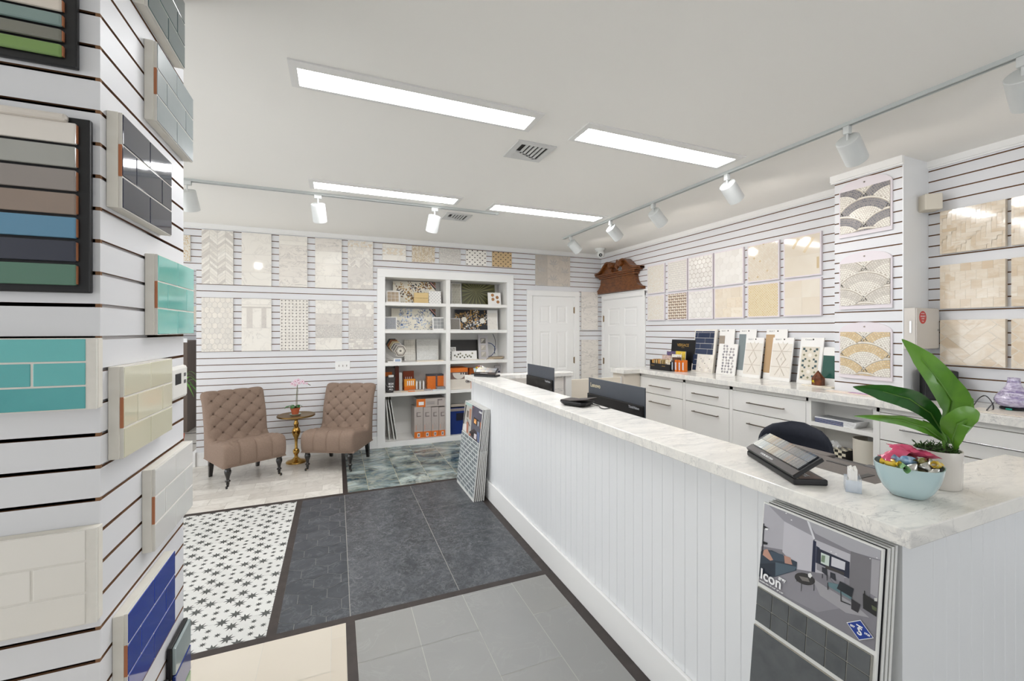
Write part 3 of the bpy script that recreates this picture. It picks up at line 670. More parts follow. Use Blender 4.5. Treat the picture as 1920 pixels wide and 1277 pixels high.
bp(3.527, 1.525, .303, .598, [(rect(0, 0, .303, .298), .2, swm), (rect(0, .30, .303, .598), .8, swm)], n, 'tall two-tile grey veined marble panel in the corner, upper one by the rear door')
bp(3.529, .76, .308, .61, [(rect(0, 0, .308, .303), .5, swm), (rect(0, .305, .308, .61), .95, swm)], n, 'tall two-tile grey veined marble panel in the corner, lower one by the rear door')
# rocker switches
sw_t = thing('light_switch', 'white triple light switch plate on the rear wall above the right armchair', 'light switch', T(-.015, YB - .006, 1.022)); mb = MB(); mb.box(0, .172, 0, .006, 0, .112, trim_m, bev=.002); mb.build('switch_plate', sw_t, sw_t.matrix_world.copy())
for k in range(3): mb = MB(); mb.box(.04 + k * .045, .046 + k * .045, -.008, 0, .045, .068, metal_m, bev=.001); mb.build('toggle', sw_t, sw_t.matrix_world.copy())

# ================================================================== PANELS ON THE RIGHT WALL
back_l = mat('panel_backing', (226, 218, 222), .5, noise=(6, .15, (216, 208, 212)))
hexw = mat('white_hexagon', (240, 237, 232), .25, col2=(230, 226, 220), noise=(9, .2, (224, 220, 214)))
cr1 = mat('cream_marble_fine', (236, 226, 210), .25, col2=(226, 214, 196), noise=(14, .4, (222, 208, 186)), vein=(7, 14, (208, 192, 168), .4))
shine = mat('cream_marble_glossy', (234, 226, 212), .08, col2=(228, 216, 198), noise=(5, .4, (220, 206, 184)), coat=.5)
yell = mat('honey_tile', (222, 198, 146), .2, col2=(230, 212, 168), noise=(12, .3, (214, 188, 130)))
taupe = mat('taupe_grout', (150, 128, 110), .7, noise=(30, .3, (130, 110, 94)))
ginj = mat('grey_grout', (172, 166, 160), .7, noise=(30, .3, (152, 146, 140)))
ys1 = [(4.631, 4.305), (4.25, 3.922), (3.906, 3.545), (3.526, 3.158), (3.114, 2.775), (2.733, 2.395)]
pw = .335
tan1 = mat('tan_stick', (204, 180, 138), .2, col2=(222, 204, 170), noise=(12, .3, (190, 164, 120)))
P1 = [(p_pebble(pw, .375, .011, [marb_w, cr1]), grout_m, 'off-white fine pebble mosaic square, first in the upper row on the right wall'),
      (p_basket(pw, .375, .026, .0015, [marb_w], marb_w), thin, 'white fine basketweave square with pale joints, second in the upper row on the right wall'),
      (p_hex(pw, .375, .034, .0036, [hexw]), taupe, 'white hexagon square with bold brown joints, third in the upper row on the right wall'),
      (p_hex(pw, .375, .045, .0014, [hexw]), grout_m, 'very pale large hexagon square, fourth in the upper row on the right wall'),
      (p_diamond(pw, .375, .018, .0006, [shine] * 45 + [tan1], 45), grout_m, 'cream square with scattered tan specks, fifth in the upper row on the right wall'),
      ([(rect(0, 0, pw, .19), .2, shine), (rect(0, .191, pw, .38), .7, shine), ([(.08, .27), (.10, .26), (.155, .345), (.13, .355)], .5, tan1, .0004), ([(.18, .17 + .05), (.2, .21), (.285, .33), (.26, .34)], .5, tan1, .0004), (rect(.30, .06, .32, .16), .5, tan1, .0004)], grout_m, 'glossy cream square with loose tan sticks, last in the upper row beside the pier')]
P2 = [(p_pebble(pw, .34, .01, [cr1, marb_w]), grout_m, 'plain off-white fine mosaic square, first in the lower row on the right wall'),
      (p_basket(pw, .34, .034, .0022, [marb_c], hexw), taupe, 'bold brown jointed basketweave square, second in the lower row on the right wall'),
      (p_hex(pw, .34, .036, .002, [hexw]), ginj, 'white hexagon square with thin grey joints, third in the lower row on the right wall'),
      (p_brick(pw, .34, .11, .11, .0012, [cr1, marb_c], .5), grout_m, 'cream marble square with soft brown marks, fourth in the lower row on the right wall'),
      (p_diamond(pw, .34, .018, .0036, [yell], 45), grout_m, 'honey yellow small diamond lattice square, fifth in the lower row on the right wall'),
      (p_brick(pw, .34, .17, .17, .001, [shine], 0), grout_m, 'plain glossy cream square, last in the lower row beside the pier')]
for P_, z, hh in ((P1, 2.005, .378), (P2, 1.65, .336)):
    for (ya, yb), (pat, base, lb) in zip(ys1, P_):
        pw_ = ya - yb
        M = T(XR - .022, ya, z, FACE_R)
        pat = [(e[0], *e[1:]) for e in pat]
        panel('tile_sample', lb, 'tile sample', M, pw_, hh, .021, pat, base, 'square tile panels on the right wall', .012, .0012, back_l)
# larger glossy panels right of the pier
og = mat('onyx_joint', (226, 216, 200), .3, noise=(20, .2, (214, 202, 184)))
big = [(2.05, 2.345, 'herr', 'glossy cream onyx panel of small woven sticks, upper panel right of the pier'), (1.672, 1.972, 'brk', 'glossy cream onyx brick panel, middle panel right of the pier'), (1.29, 1.595, 'hb', 'large herringbone cream onyx panel above the black speaker, lower panel right of the pier')]
for z0, z1, kd, lb in big:
    for col in (0, 1):
        ya = 1.606 if col == 0 else 1.268; W_ = .312; hh = z1 - z0
        if kd == 'herr': pat = p_herring(W_, hh, .075, .024, .0014, [onyx_c], 0)
        elif kd == 'brk': pat = p_brick(W_, hh, .052, .062, .0012, [onyx_c], .5)
        else: pat = p_herring(W_, hh, .17, .058, .0022, [onyx_c], 45)
        if col: lb2 = {'herr': 'glossy cream panel cut by the right edge of the picture, top one', 'brk': 'cream brick panel cut by the right edge of the picture, middle one', 'hb': 'glossy geometric cream panel cut by the right edge, above the purple vase'}[kd]
        else: lb2 = lb
        panel('tile_sample', lb2, 'tile sample', T(XR - .032, ya, z0, FACE_R), W_, hh, .031, pat, og, 'large cream panels right of the pier', .0, .0012, cr1)
# fan mosaics on the pier
gold_t = mat('fan_gold', (214, 186, 138), .3, col2=(232, 212, 172), noise=(30, .3, (196, 164, 112)))
blue_t = mat('fan_slate', (112, 112, 122), .35, col2=(150, 146, 146), noise=(30, .4, (84, 86, 100)))
grey_t = mat('fan_grey', (206, 200, 190), .35, col2=(222, 216, 206), noise=(30, .3, (186, 180, 172)))
whit_t = mat('fan_white', (240, 236, 226), .25, col2=(228, 222, 212), noise=(30, .2, (216, 210, 200)))
fgj = mat('fan_joint', (186, 176, 162), .7, noise=(30, .3, (160, 148, 134))); fgl = mat('fan_joint_dark', (120, 116, 116), .7, noise=(30, .3, (100, 96, 98)))
for z0, ring, joint, lb in ((2.227, blue_t, fgj, 'fan mosaic board with slate blue arcs, top of the three on the pier'), (1.682, grey_t, fgj, 'fan mosaic board with pale grey arcs, middle of the three on the pier'), (1.165, gold_t, fgj, 'fan mosaic board with gold arcs, lowest of the three on the pier')):
    t = thing('mosaic_board', lb, 'tile sample', T(PX - .014, 2.078, z0, FACE_R), 'fan mosaic boards on the pier'); M0 = t.matrix_world.copy()
    W_ = .338; arc = [(W_, .345)] + [(W_ / 2 + W_ / 2 * math.cos(a), .345 + .075 * math.sin(a)) for a in [math.pi * k / 16 for k in range(1, 16)]] + [(0, .345)]
    mb = MB(); mb.solid([(0, 0), (W_, 0)] + arc, 0, .013, back_l); mb.build('backing_card', t, M0)
    mb = MB(); mb.lathe([(0, 0), (.006, 0), (.005, .004), (0, .004)], metal_m, 12, axis=Matrix.Translation((W_ / 2, 0, .385)) @ Matrix.Rotation(R(90), 4, 'X')); mb.build('pin', t, M0)
    mb = MB(); S = .318; mb.box(0, S, -.004, 0, 0, S, joint); add_tiles(mb, S, S, p_fan(S, S, ring, whit_t, whit_t), -.004, .001); mb.build('mosaic', t, M0 @ Matrix.Translation((.010, 0, .028)))
# electrical cabinet and its sticker
ecab = mat('cream_cabinet_paint', (206, 200, 192), .4, noise=(5, .15, (196, 190, 182)))
t = thing('electrical_cabinet', 'beige wall cabinet with a round red sticker on the side of the pier', 'cabinet', Matrix.Translation((3.59, 1.617, 1.396))); M0 = t.matrix_world.copy()
mb = MB(); mb.box(0, .283, 0, .064, 0, .279, ecab, bev=.003); mb.build('body', t, M0)
mb = MB(); mb.box(.004, .279, -.006, 0, .004, .275, ecab, bev=.002); mb.build('door', t, M0)
mb = MB(); mb.lathe([(0, 0), (.007, 0), (.006, .004), (0, .005)], chrome_m, 16, axis=Matrix.Translation((.262, -.006, .13)) @ Matrix.Rotation(R(90), 4, 'X')); tag(mb.build('lock', t, M0), 'round steel lock')
redm = mat('red_sticker', (196, 62, 54), .4, noise=(9, .1, (180, 50, 44)))
mb = MB(); mb.solid(ngon(.075, .215, .043, 28), -.0068, -.006, redm); st = mb.build('sticker', t, M0)
for s_, z_, sz in (('IN CASE', .238, .010), ('SECURITY', .218, .013), ('ALARM', .203, .010), ('CALL', .186, .010)): textmesh(s_, sz, whiteink, st, (.075, -.0072, z_), align='CENTER')
mb = MB(); mb.box(-.004, 0, .02, .03, .11, .19, chrome_m); mb.build('latch', t, M0)

# ================================================================== SAMPLE BOARDS ON THE LEFT COLUMN
plaster = mat('board_core', (232, 228, 218), .6, noise=(14, .35, (212, 204, 190))); terra = mat('terracotta_edge', (184, 120, 84), .7, noise=(30, .3, (160, 98, 66)))
def glaze(name, c, c2, r=.06): return mat(name, c, r, col2=c2, noise=(7, .45, c2), coat=.5)
def colboard(lb, y0, y1, z0, z1, gm, thick=.0225, rows=3, name='tile_sample_board', grout=grout_m, th=.007, off=.5):
    """board on the +X face of the column, local x runs along +Y"""
    t = thing(name, lb, 'tile sample', T(CX + thick, y0, z0, FACE_L), 'brick tile samples on the left column'); M0 = t.matrix_world.copy()
    w_, h_ = y1 - y0, z1 - z0; mb = MB(); mb.box(0, w_, 0, thick - .0005, 0, h_, plaster, bev=.001); mb.build('backing', t, M0)
    rh = h_ / rows; mb = MB(); mb.box(.004, w_, -th + .0002, 0, 0.0, h_, grout); g_ = .004
    for r in range(rows):
        cuts = [.006, w_ * .5, w_] if r % 2 == 0 else [.006, w_ * .24, w_ * .76, w_]
        if r == 1: cuts[0] = .004
        for a, b in zip(cuts[:-1], cuts[1:]): mb.box(a + (g_ / 2 if a > .01 else 0), b - g_ / 2, -th - .0015, -th + .004, r * rh + g_ / 2, (r + 1) * rh - g_ / 2, gm, rnd.random(), bev=.0014)
    mb.build('tile_face', t, M0)
    mb = MB(); mb.box(.002, .0045, -th, -.0003, rh, rh * 2, terra); mb.build('tile_edge', t, M0)
    return t
colboard('dark teal brick tile sample at the very top of the left column', 1.483, 1.80, 2.43, 2.66, glaze('glaze_dark_teal', (42, 70, 76), (52, 82, 86)))
colboard('matte sage grey brick tile sample near the top of the left column', 1.549, 1.892, 2.14, 2.372, mat('glaze_sage_grey', (132, 142, 142), .35, col2=(144, 152, 152), noise=(7, .3, (122, 132, 132))))
colboard('glossy navy brick tile sample on the left column, with bright reflections', 1.33, 1.672, 1.826, 2.06, glaze('glaze_navy', (30, 36, 58), (44, 46, 66), .05))
colboard('turquoise brick tile sample on the left column above the thermostat', 1.555, 1.90, 1.512, 1.75, glaze('glaze_turquoise', (86, 176, 168), (120, 200, 188), .08))
colboard('pale yellow-cream brick tile sample left of the thermostat', 1.338, 1.677, 1.208, 1.436, glaze('glaze_pale_yellow', (216, 212, 184), (224, 220, 196), .12))
colboard('glossy white brick tile sample below the thermostat on the left column', 1.535, 1.887, .884, 1.122, glaze('glaze_white', (226, 224, 220), (232, 230, 226), .1))
colboard('cobalt blue brick tile sample low on the left column', 1.36, 1.704, .575, .81, glaze('glaze_cobalt', (26, 52, 140), (40, 66, 156), .05))
def barboard(lb, M, w_, h_, cols, name='tile_bar_board', bars_y=.010, marg=.02, rounded=False, ez=None):
    t = thing(name, lb, 'tile sample', M, 'framed tile bar boards on the left column'); mb = MB(); mb.box(0, w_, 0, .014, 0, h_, black_m, bev=.003); mb.build('backing', t, M)
    hh = (h_ - marg * 1.2) / len(cols)
    for k, c in enumerate(cols):
        gm = c if not isinstance(c, tuple) else glaze('glaze_bar_%d_%d_%d' % c, c, tuple(min(255, int(v * 1.08) + 3) for v in c), .14)
        mb = MB(); z0 = h_ - marg * .6 - (k + 1) * hh
        mb.box(.003, w_ - marg, -bars_y, 0, z0 + .003, z0 + hh - .003, gm, rnd.random(), bev=.006 if rounded else .0025)
        mb.box(w_ - marg - .0028, w_ - marg + .0012, -bars_y * .7, 0, z0 + .006, z0 + hh - .006, terra); mb.build('tile_bar', t, M)
    return t
barboard('black edged board of slim rounded colour bars at the top left corner', T(-.82, CY0 - .016, 2.128), .268, .30, [(46, 60, 56), (60, 92, 74), (40, 44, 66), (84, 130, 160), (206, 196, 184), (118, 138, 134), (108, 108, 98), (112, 142, 76)], rounded=True, marg=.022)
barboard('black board of seven wide glazed colour bars on the left column', T(-.90, CY0 - .016, 1.612), .372, .402, [(214, 208, 200), (158, 158, 152), (136, 128, 124), (140, 124, 112), (92, 138, 166), (42, 46, 60), (80, 116, 98)], marg=.022)
# loose rail on top of it
mb = MB(); mb.box(-.88, -.563, 1.268, 1.286, 1.996, 2.014, glaze('glaze_bone', (214, 206, 196), (222, 214, 206), .2), bev=.006); tag(mb.build('tile_trim', None, None), 'slim bone coloured pencil trim on the top edge of the wide bar board', 'tile sample')
def faceboard(lb, x1, z0, z1, gm, w_=.30, th=.03):
    t = thing('tile_sample_board', lb, 'tile sample', T(x1 - w_, CY0 - .0225, z0), 'brick tile samples on the left column'); M0 = t.matrix_world.copy(); h_ = z1 - z0
    mb = MB(); mb.box(0, w_, 0, .022, 0, h_, plaster, bev=.002); mb.build('backing', t, M0); mb = MB(); mb.box(.004, w_ - .001, -.0062, 0, 0, h_, grout_m); rh = h_ / 3
    for r in range(3):
        cuts = [.006, w_ - .018] if r != 1 else [.006, w_ * .63, w_ - .018]
        for a, b in zip(cuts[:-1], cuts[1:]): mb.box(a + .002, b - .002, -.0075, -.003, r * rh + .002, (r + 1) * rh - .002, gm, rnd.random(), bev=.0014)
    mb.build('tile_face', t, M0)
faceboard('glossy aqua brick tile sample at the left edge of the picture', -.511, 1.345, 1.508, glaze('glaze_aqua', (70, 158, 160), (104, 186, 184), .08))
faceboard('ivory brick tile sample at the left edge of the picture, below the aqua one', -.511, .853, 1.07, glaze('glaze_ivory', (228, 224, 216), (232, 228, 221), .15))
t = barboard('black board with grey, blue and green glazed tiles at the foot of the left column', T(CX + .018, 1.715, .20, FACE_L), .165, .285, [(146, 158, 158), (38, 56, 120), (128, 158, 116)], marg=.004)
t = barboard('black tile board bottom edge low beside the cobalt sample', T(CX + .018, 1.53, .13, FACE_L), .16, .275, [(170, 130, 110), (120, 60, 50)], marg=.004)
# thermostat
tw = mat('thermostat_plastic', (232, 230, 224), .4, noise=(9, .1, (222, 220, 214)))
t = thing('thermostat', 'white wall thermostat on the left column beside the pale yellow sample', 'thermostat', T(CX + .026, 1.69, 1.292, FACE_L)); M0 = t.matrix_world.copy()
mb = MB(); mb.box(0, .158, 0, .025, 0, .112, tw, bev=.01); mb.build('body', t, M0)
mb = MB(); mb.box(.03, .085, -.001, .002, .052, .088, blackink); mb.build('screen', t, M0)
for k in range(2): mb = MB(); mb.box(.115, .13, -.003, .002, .05 + k * .024, .062 + k * .024, greyline, bev=.001); mb.build('button', t, M0)

# ================================================================== RECEPTION COUNTER
CT = 1.067; SL = .041; WZ = 1.055
def beadwall(mb, x0, x1, z0, z1, d=.0025, step=.0635, off=.0):
    """beadboard in local x,z facing -y"""
    x = x0; k = 0; xs = []
    q = x0 + off
    while q < x1: xs.append(q); q += step
    prev = x0
    for q in xs:
        if q - .003 > prev: mb.face([(prev, 0, z0), (q - .003, 0, z0), (q - .003, 0, z1), (prev, 0, z1)], bead_m)
        mb.face([(q - .003, 0, z0), (q, d, z0), (q, d, z1), (q - .003, 0, z1)], bead_m); mb.face([(q, d, z0), (q + .003, 0, z0), (q + .003, 0, z1), (q, d, z1)], bead_m)
        prev = q + .003
    if prev < x1: mb.face([(prev, 0, z0), (x1, 0, z0), (x1, 0, z1), (prev, 0, z1)], bead_m)
desk = thing('reception_counter', 'long white beadboard reception counter in the middle of the showroom', 'counter', Matrix.Translation((1.4, 2.4, 0)))
BXF = 1.28; YE = .60; YFE = 4.20
mb = MB(); beadwall(mb, .06, YFE - YE - .07, .0, CT - SL, off=.04); mb.box(0, .06, -.004, 0, 0, CT - SL, bead_m); mb.box(YFE - YE - .07, YFE - YE, -.004, 0, 0, CT - SL, bead_m)
mb.box(0, YFE - YE, .003, .10, 0, CT - SL, bead_m); mb.build('front_panel', desk, T(BXF, YFE, 0, -90))
mb = MB(); beadwall(mb, .0, .98, .0, CT - SL, off=.07, step=.0632); mb.box(0, .98, .003, .10, 0, CT - SL, bead_m); mb.build('end_panel', desk, T(BXF, YE, 0))
mb = MB(); mb.box(0, YFE - YE + .0, -.018, 0, 0, .165, trim_m, bev=.004); mb.build('base_moulding', desk, T(BXF, YFE, 0, -90))
mb = MB(); mb.box(-.018, .98, -.018, 0, 0, .165, trim_m, bev=.004); mb.build('base_moulding', desk, T(BXF, YE, 0))
mb = MB(); mb.box(0, .85, .0, .03, 0, CT - SL, white_m); mb.build('inner_panel', desk, T(1.38, 4.13, 0))
mb = MB(); mb.box(2.31, 2.38, 4.07, 4.20, 0, CT - SL, white_m, bev=.003); mb.build('end_post', desk, Matrix.Identity(4))
# marble top: U shape
top = MB()
pl = [(1.208, .553), (2.285, .553), (2.285, .767), (1.487, .767), (1.487, 4.04), (2.385, 4.04), (2.385, 4.21), (1.208, 4.21)]
bm = bmesh.new(); vs = [bm.verts.new((x, y, CT - SL)) for x, y in pl]; f = bm.faces.new(vs)
r_ = bmesh.ops.extrude_face_region(bm, geom=[f]); bmesh.ops.translate(bm, verts=[v for v in r_['geom'] if isinstance(v, bmesh.types.BMVert)], vec=(0, 0, SL))
bmesh.ops.recalc_face_normals(bm, faces=bm.faces); bmesh.ops.bevel(bm, geom=bm.edges[:], offset=.003, segments=2, profile=.5, affect='EDGES')
me = bpy.data.meshes.new('marble_top'); bm.to_mesh(me); bm.free(); me.materials.append(carrara)
o = bpy.data.objects.new('marble_countertop', me); COL.objects.link(o); tag(o, 'long white veined marble countertop on the reception counter', 'countertop')
# desk surface and carved stone upstand behind the counter
mb = MB(); mb.box(1.385, 2.05, .77, 4.12, .715, .745, white_m, bev=.002); mb.box(1.99, 2.02, 1.0, 3.9, 0, .715, white_m); desk2 = mb.build('work_desk', None, None); tag(desk2, 'white work desk surface hidden behind the reception counter', 'desk')
mb = MB(); mb.box(1.40, 2.30, 4.10, 4.125, .75, CT - SL, swm); tag(mb.build('stone_upstand', None, None), 'veined stone panel under the far arm of the marble countertop', 'stone panel')
mb = MB(); mb.box(2.385, 3.118, 4.19, 4.215, .10, .965, mat('gate_cream', (232, 222, 206), .4, noise=(4, .1, (224, 214, 198))), bev=.002); mb.box(3.118, 3.128, 4.19, 4.215, .0, .968, bead_m); mb.box(2.386, 3.12, 4.186, 4.19, .74, .744, greyline)
tag(mb.build('low_gate', None, None), 'low cream half gate between the far counter arm and the wall worktop', 'gate')

# ================================================================== WORKTOP AND CABINETS ALONG THE RIGHT WALL
WXF = 3.363; CXF = 3.40
pl = [(WXF, -1.0), (XR - .01, -1.0), (XR - .01, PY0 - .002), (PX - .004, PY0 - .002), (PX - .004, PY1 + .002), (XR - .01, PY1 + .002), (XR - .01, 4.42), (3.13, 4.42), (3.13, 4.15), (WXF, 4.15)]
bm = bmesh.new(); vs = [bm.verts.new((x, y, WZ - .05)) for x, y in pl]; f = bm.faces.new(vs)
r_ = bmesh.ops.extrude_face_region(bm, geom=[f]); bmesh.ops.translate(bm, verts=[v for v in r_['geom'] if isinstance(v, bmesh.types.BMVert)], vec=(0, 0, .05))
bmesh.ops.recalc_face_normals(bm, faces=bm.faces); bmesh.ops.bevel(bm, geom=bm.edges[:], offset=.003, segments=2, profile=.5, affect='EDGES')
me = bpy.data.meshes.new('worktop'); bm.to_mesh(me); bm.free(); me.materials.append(carrara)
o = bpy.data.objects.new('marble_worktop', me); COL.objects.link(o); tag(o, 'white marble worktop running along the right wall over the drawers', 'countertop')
gapm = mat('cabinet_gap', (110, 92, 78), .8, noise=(20, .3, (90, 74, 62)))
BT = WZ - .05 - .0005
def cabinet(lb, ya, yb, fronts, post=.04, cat='cabinet', hl=.26, hm=metal_m, openshelf=False):
    t = thing('drawer_cabinet' if not openshelf else 'open_shelf_cabinet', lb, cat, T(CXF, ya, 0, FACE_R), 'white cabinets under the wall worktop'); M0 = t.matrix_world.copy(); W_ = ya - yb
    D_ = XR - .01 - CXF
    if yb < PY1 and ya > PY0: D_ = PX - CXF - .01
    mb = MB()
    if not openshelf: mb.box(0, W_, .02, D_, .10, BT, white_m); mb.box(0, W_, .012, .02, .10, BT, gapm)
    else:
        mb.box(0, .02, .0, D_, .10, BT, white_m); mb.box(W_ - .02, W_, .0, D_, .10, BT, white_m); mb.box(.02, W_ - .02, D_ - .02, D_, .10, BT, white_m); mb.box(.02, W_ - .02, 0, D_, .10, .13, white_m); mb.box(.02, W_ - .02, 0, .03, .978, BT, white_m)
    mb.box(0, W_, .05, D_, 0, .10, white_m)
    if not openshelf: mb.box(0, .018, 0, .02, .10, BT, white_m); mb.box(W_ - .018, W_, 0, .02, .10, BT, white_m); mb.box(0, W_, 0, .02, .972, BT, white_m)
    mb.build('body', t, M0)
    if openshelf:
        mb = MB(); mb.box(.02, W_ - .02, 0, D_ - .02, .79, .82, white_m); mb.build('shelf', t, M0); return t
    for z0, z1 in fronts:
        d = MB(); d.box(.0205, W_ - .0205, -.002, .014, z0 + .002, z1 - .002, white_m, bev=.0015); dr = d.build('drawer', t, M0)
        hz = (z0 + z1) / 2 if z1 - z0 < .25 else z1 - .09; h = MB(); c = W_ / 2
        h.box(c - hl / 2, c + hl / 2, -.034, -.026, hz - .005, hz + .005, hm, bev=.002)
        for q in (c - hl / 2 + .012, c + hl / 2 - .012): h.box(q - .004, q + .004, -.028, -.001, hz - .004, hz + .004, hm)
        hh = h.build('handle', dr); hh.matrix_parent_inverse = Matrix.Identity(4); hh.matrix_basis = Matrix.Identity(4)
    return t
fr = [(.788, .970), (.45, .785), (.12, .447)]
cabinet('white drawer cabinet furthest back under the wall worktop', 4.187, 3.48, fr, hl=.33)
cabinet('white drawer cabinet second from the back under the wall worktop', 3.48, 2.90, fr, hl=.32)
cabinet('white drawer cabinet beside the open shelves, behind the desk chair', 2.90, 2.195, fr, hl=.34)
cabinet('white open cabinet holding brochures, between two drawer cabinets', 2.195, 1.742, None, openshelf=True)
cabinet('white drawer cabinet nearest the camera with a long steel handle', 1.742, .86, fr, hl=.60, hm=chrome_m)
mb = MB(); mb.box(3.16, XR - .01, 4.19, 4.40, 0, BT, mat('cream_side_panel', (226, 216, 202), .4, noise=(3, .1, (218, 208, 194))), bev=.002); tag(mb.build('end_cabinet', None, None), 'cream end cabinet under the far end of the wall worktop beside the gate', 'cabinet')
# things in the open cabinet
bluep = mat('brochure_blue', (30, 52, 104), .4, noise=(9, .2, (24, 42, 90))); pap = mat('brochure_white', (236, 236, 236), .4, noise=(5, .1, (224, 224, 226))); greyp = mat('brochure_grey', (128, 130, 132), .4, noise=(9, .2, (110, 112, 116)))
for k in range(5):
    mb = MB(); o_ = .004 * k; mb.box(0, .27 + o_, 0, .15, 0, .0075, pap, bev=.001); mb.box(0, .2, -.0006, .001, .0008, .0065, bluep if k < 4 else pap)
    mb.box(.01, .26, .01, .14, .0075, .0079, greyp if k == 4 else pap)
    tag(mb.build('brochure', None, T(CXF + .012, 2.155, .8205 + k * .0084, -90)), 'glossy grey-topped brochure lying on top of the pile in the open cabinet' if k == 4 else 'blue spined brochure in the open cabinet, %s of the pile' % ('lowest', 'second from the bottom', 'third from the bottom', 'second from the top')[k], 'brochure', 'brochures on the open shelf')
chk = mat('tissue_black', (30, 28, 26), .4, noise=(9, .2, (44, 40, 38))); chw = mat('tissue_cream', (222, 214, 192), .4, noise=(9, .2, (210, 200, 176)))
t = thing('tissue_box', 'black and cream checkered tissue box in the open cabinet', 'tissue box', T(3.44, 2.12, .7, -90)); M0 = t.matrix_world.copy(); TZ = .13
t.location.z = .56; M0 = T(3.43, 2.15, .56, -90); t.matrix_world = M0
mb = MB(); mb.box(0, .2, 0, .12, 0, .08, chk)
for i in range(8):
    for j in range(4):
        if (i + j) % 2: mb.box(i * .025, i * .025 + .025, -.001, 0, j * .02, j * .02 + .02, chw)
    for j in range(4):
        if (i + j) % 2: mb.box(i * .025, i * .025 + .025, j * .03, j * .03 + .03, .08, .081, chw)
mb.build('box', t, M0)
mb = MB(); mb.grid([[(.07 + .06 * i / 6 + .01 * math.sin(j), .05 + .012 * math.sin(i * 2.1 + j), .08 + .055 * j / 4 * (1 - .3 * abs(i - 3) / 3)) for i in range(7)] for j in range(5)], whiteink); mb.build('tissue', t, M0)
mb = MB(); mb.box(3.42, 3.56, 1.945, 2.155, .131, .5595, card_m); tag(mb.build('storage_box', None, None), 'white box under the tissue box inside the open cabinet', 'box')
mb = MB(); mb.lathe([(.0, 0), (.07, 0), (.082, .62), (.078, .62), (.068, .01), (0, .01)], mat('bin_cream', (216, 210, 196), .5, noise=(4, .1, (206, 198, 184))), 28, c=(3.49, 1.845, .131)); tag(mb.build('waste_bin', None, None), 'tall cream cylindrical bin inside the open cabinet', 'bin')

# ================================================================== TILE DISPLAY BOARDS LEANING ON THE COUNTER
def inv_bilin(q, p):
    """photo point -> (u from left, v from top) on a quad given TL TR BL BR, by solving the homography"""
    src = [(0, 0), (1, 0), (0, 1), (1, 1)]; A = []; B = []
    for (u, v), (x, y) in zip(src, q):
        A.append([x, y, 1, 0, 0, 0, -u * x, -u * y]); B.append(u); A.append([0, 0, 0, x, y, 1, -v * x, -v * y]); B.append(v)
    n = 8; M_ = [A[i] + [B[i]] for i in range(n)]
    for c in range(n):
        pv = max(range(c, n), key=lambda r: abs(M_[r][c])); M_[c], M_[pv] = M_[pv], M_[c]
        for r in range(n):
            if r != c:
                k = M_[r][c] / M_[c][c]; M_[r] = [a - k * b for a, b in zip(M_[r], M_[c])]
    h = [M_[i][8] / M_[i][i] for i in range(n)]; d = h[6] * p[0] + h[7] * p[1] + 1
    return ((h[0] * p[0] + h[1] * p[1] + h[2]) / d, (h[3] * p[0] + h[4] * p[1] + h[5]) / d)
def C(c, r=.4):
    return mat('print_%02x%02x%02x' % c, c, r, noise=(12, .25, tuple(max(0, v - 14) for v in c)))
slate_t = mat('slate_tile', (84, 87, 89), .4, col2=(76, 79, 81), noise=(22, .6, (100, 103, 104), 3)); slate_j = mat('slate_joint', (150, 148, 140), .8, noise=(40, .2, (134, 132, 124)))
board_w = mat('display_board', (226, 226, 222), .4, noise=(5, .1, (216, 216, 212))); board_e = mat('display_board_edge', (178, 172, 160), .6, noise=(40, .3, (160, 152, 140)))
def disp(lb, X, y0, w_, h_, lean, build, k):
    t = thing('display_board', lb, 'tile display board', T(X, y0 + w_, 0.0015, FACE_R, lean)); M0 = t.matrix_world.copy()
    mb = MB(); mb.box(0, w_, 0, .009, 0, h_, board_w, bev=.001); mb.build('backing', t, M0)
    build(t, M0, w_, h_); return t
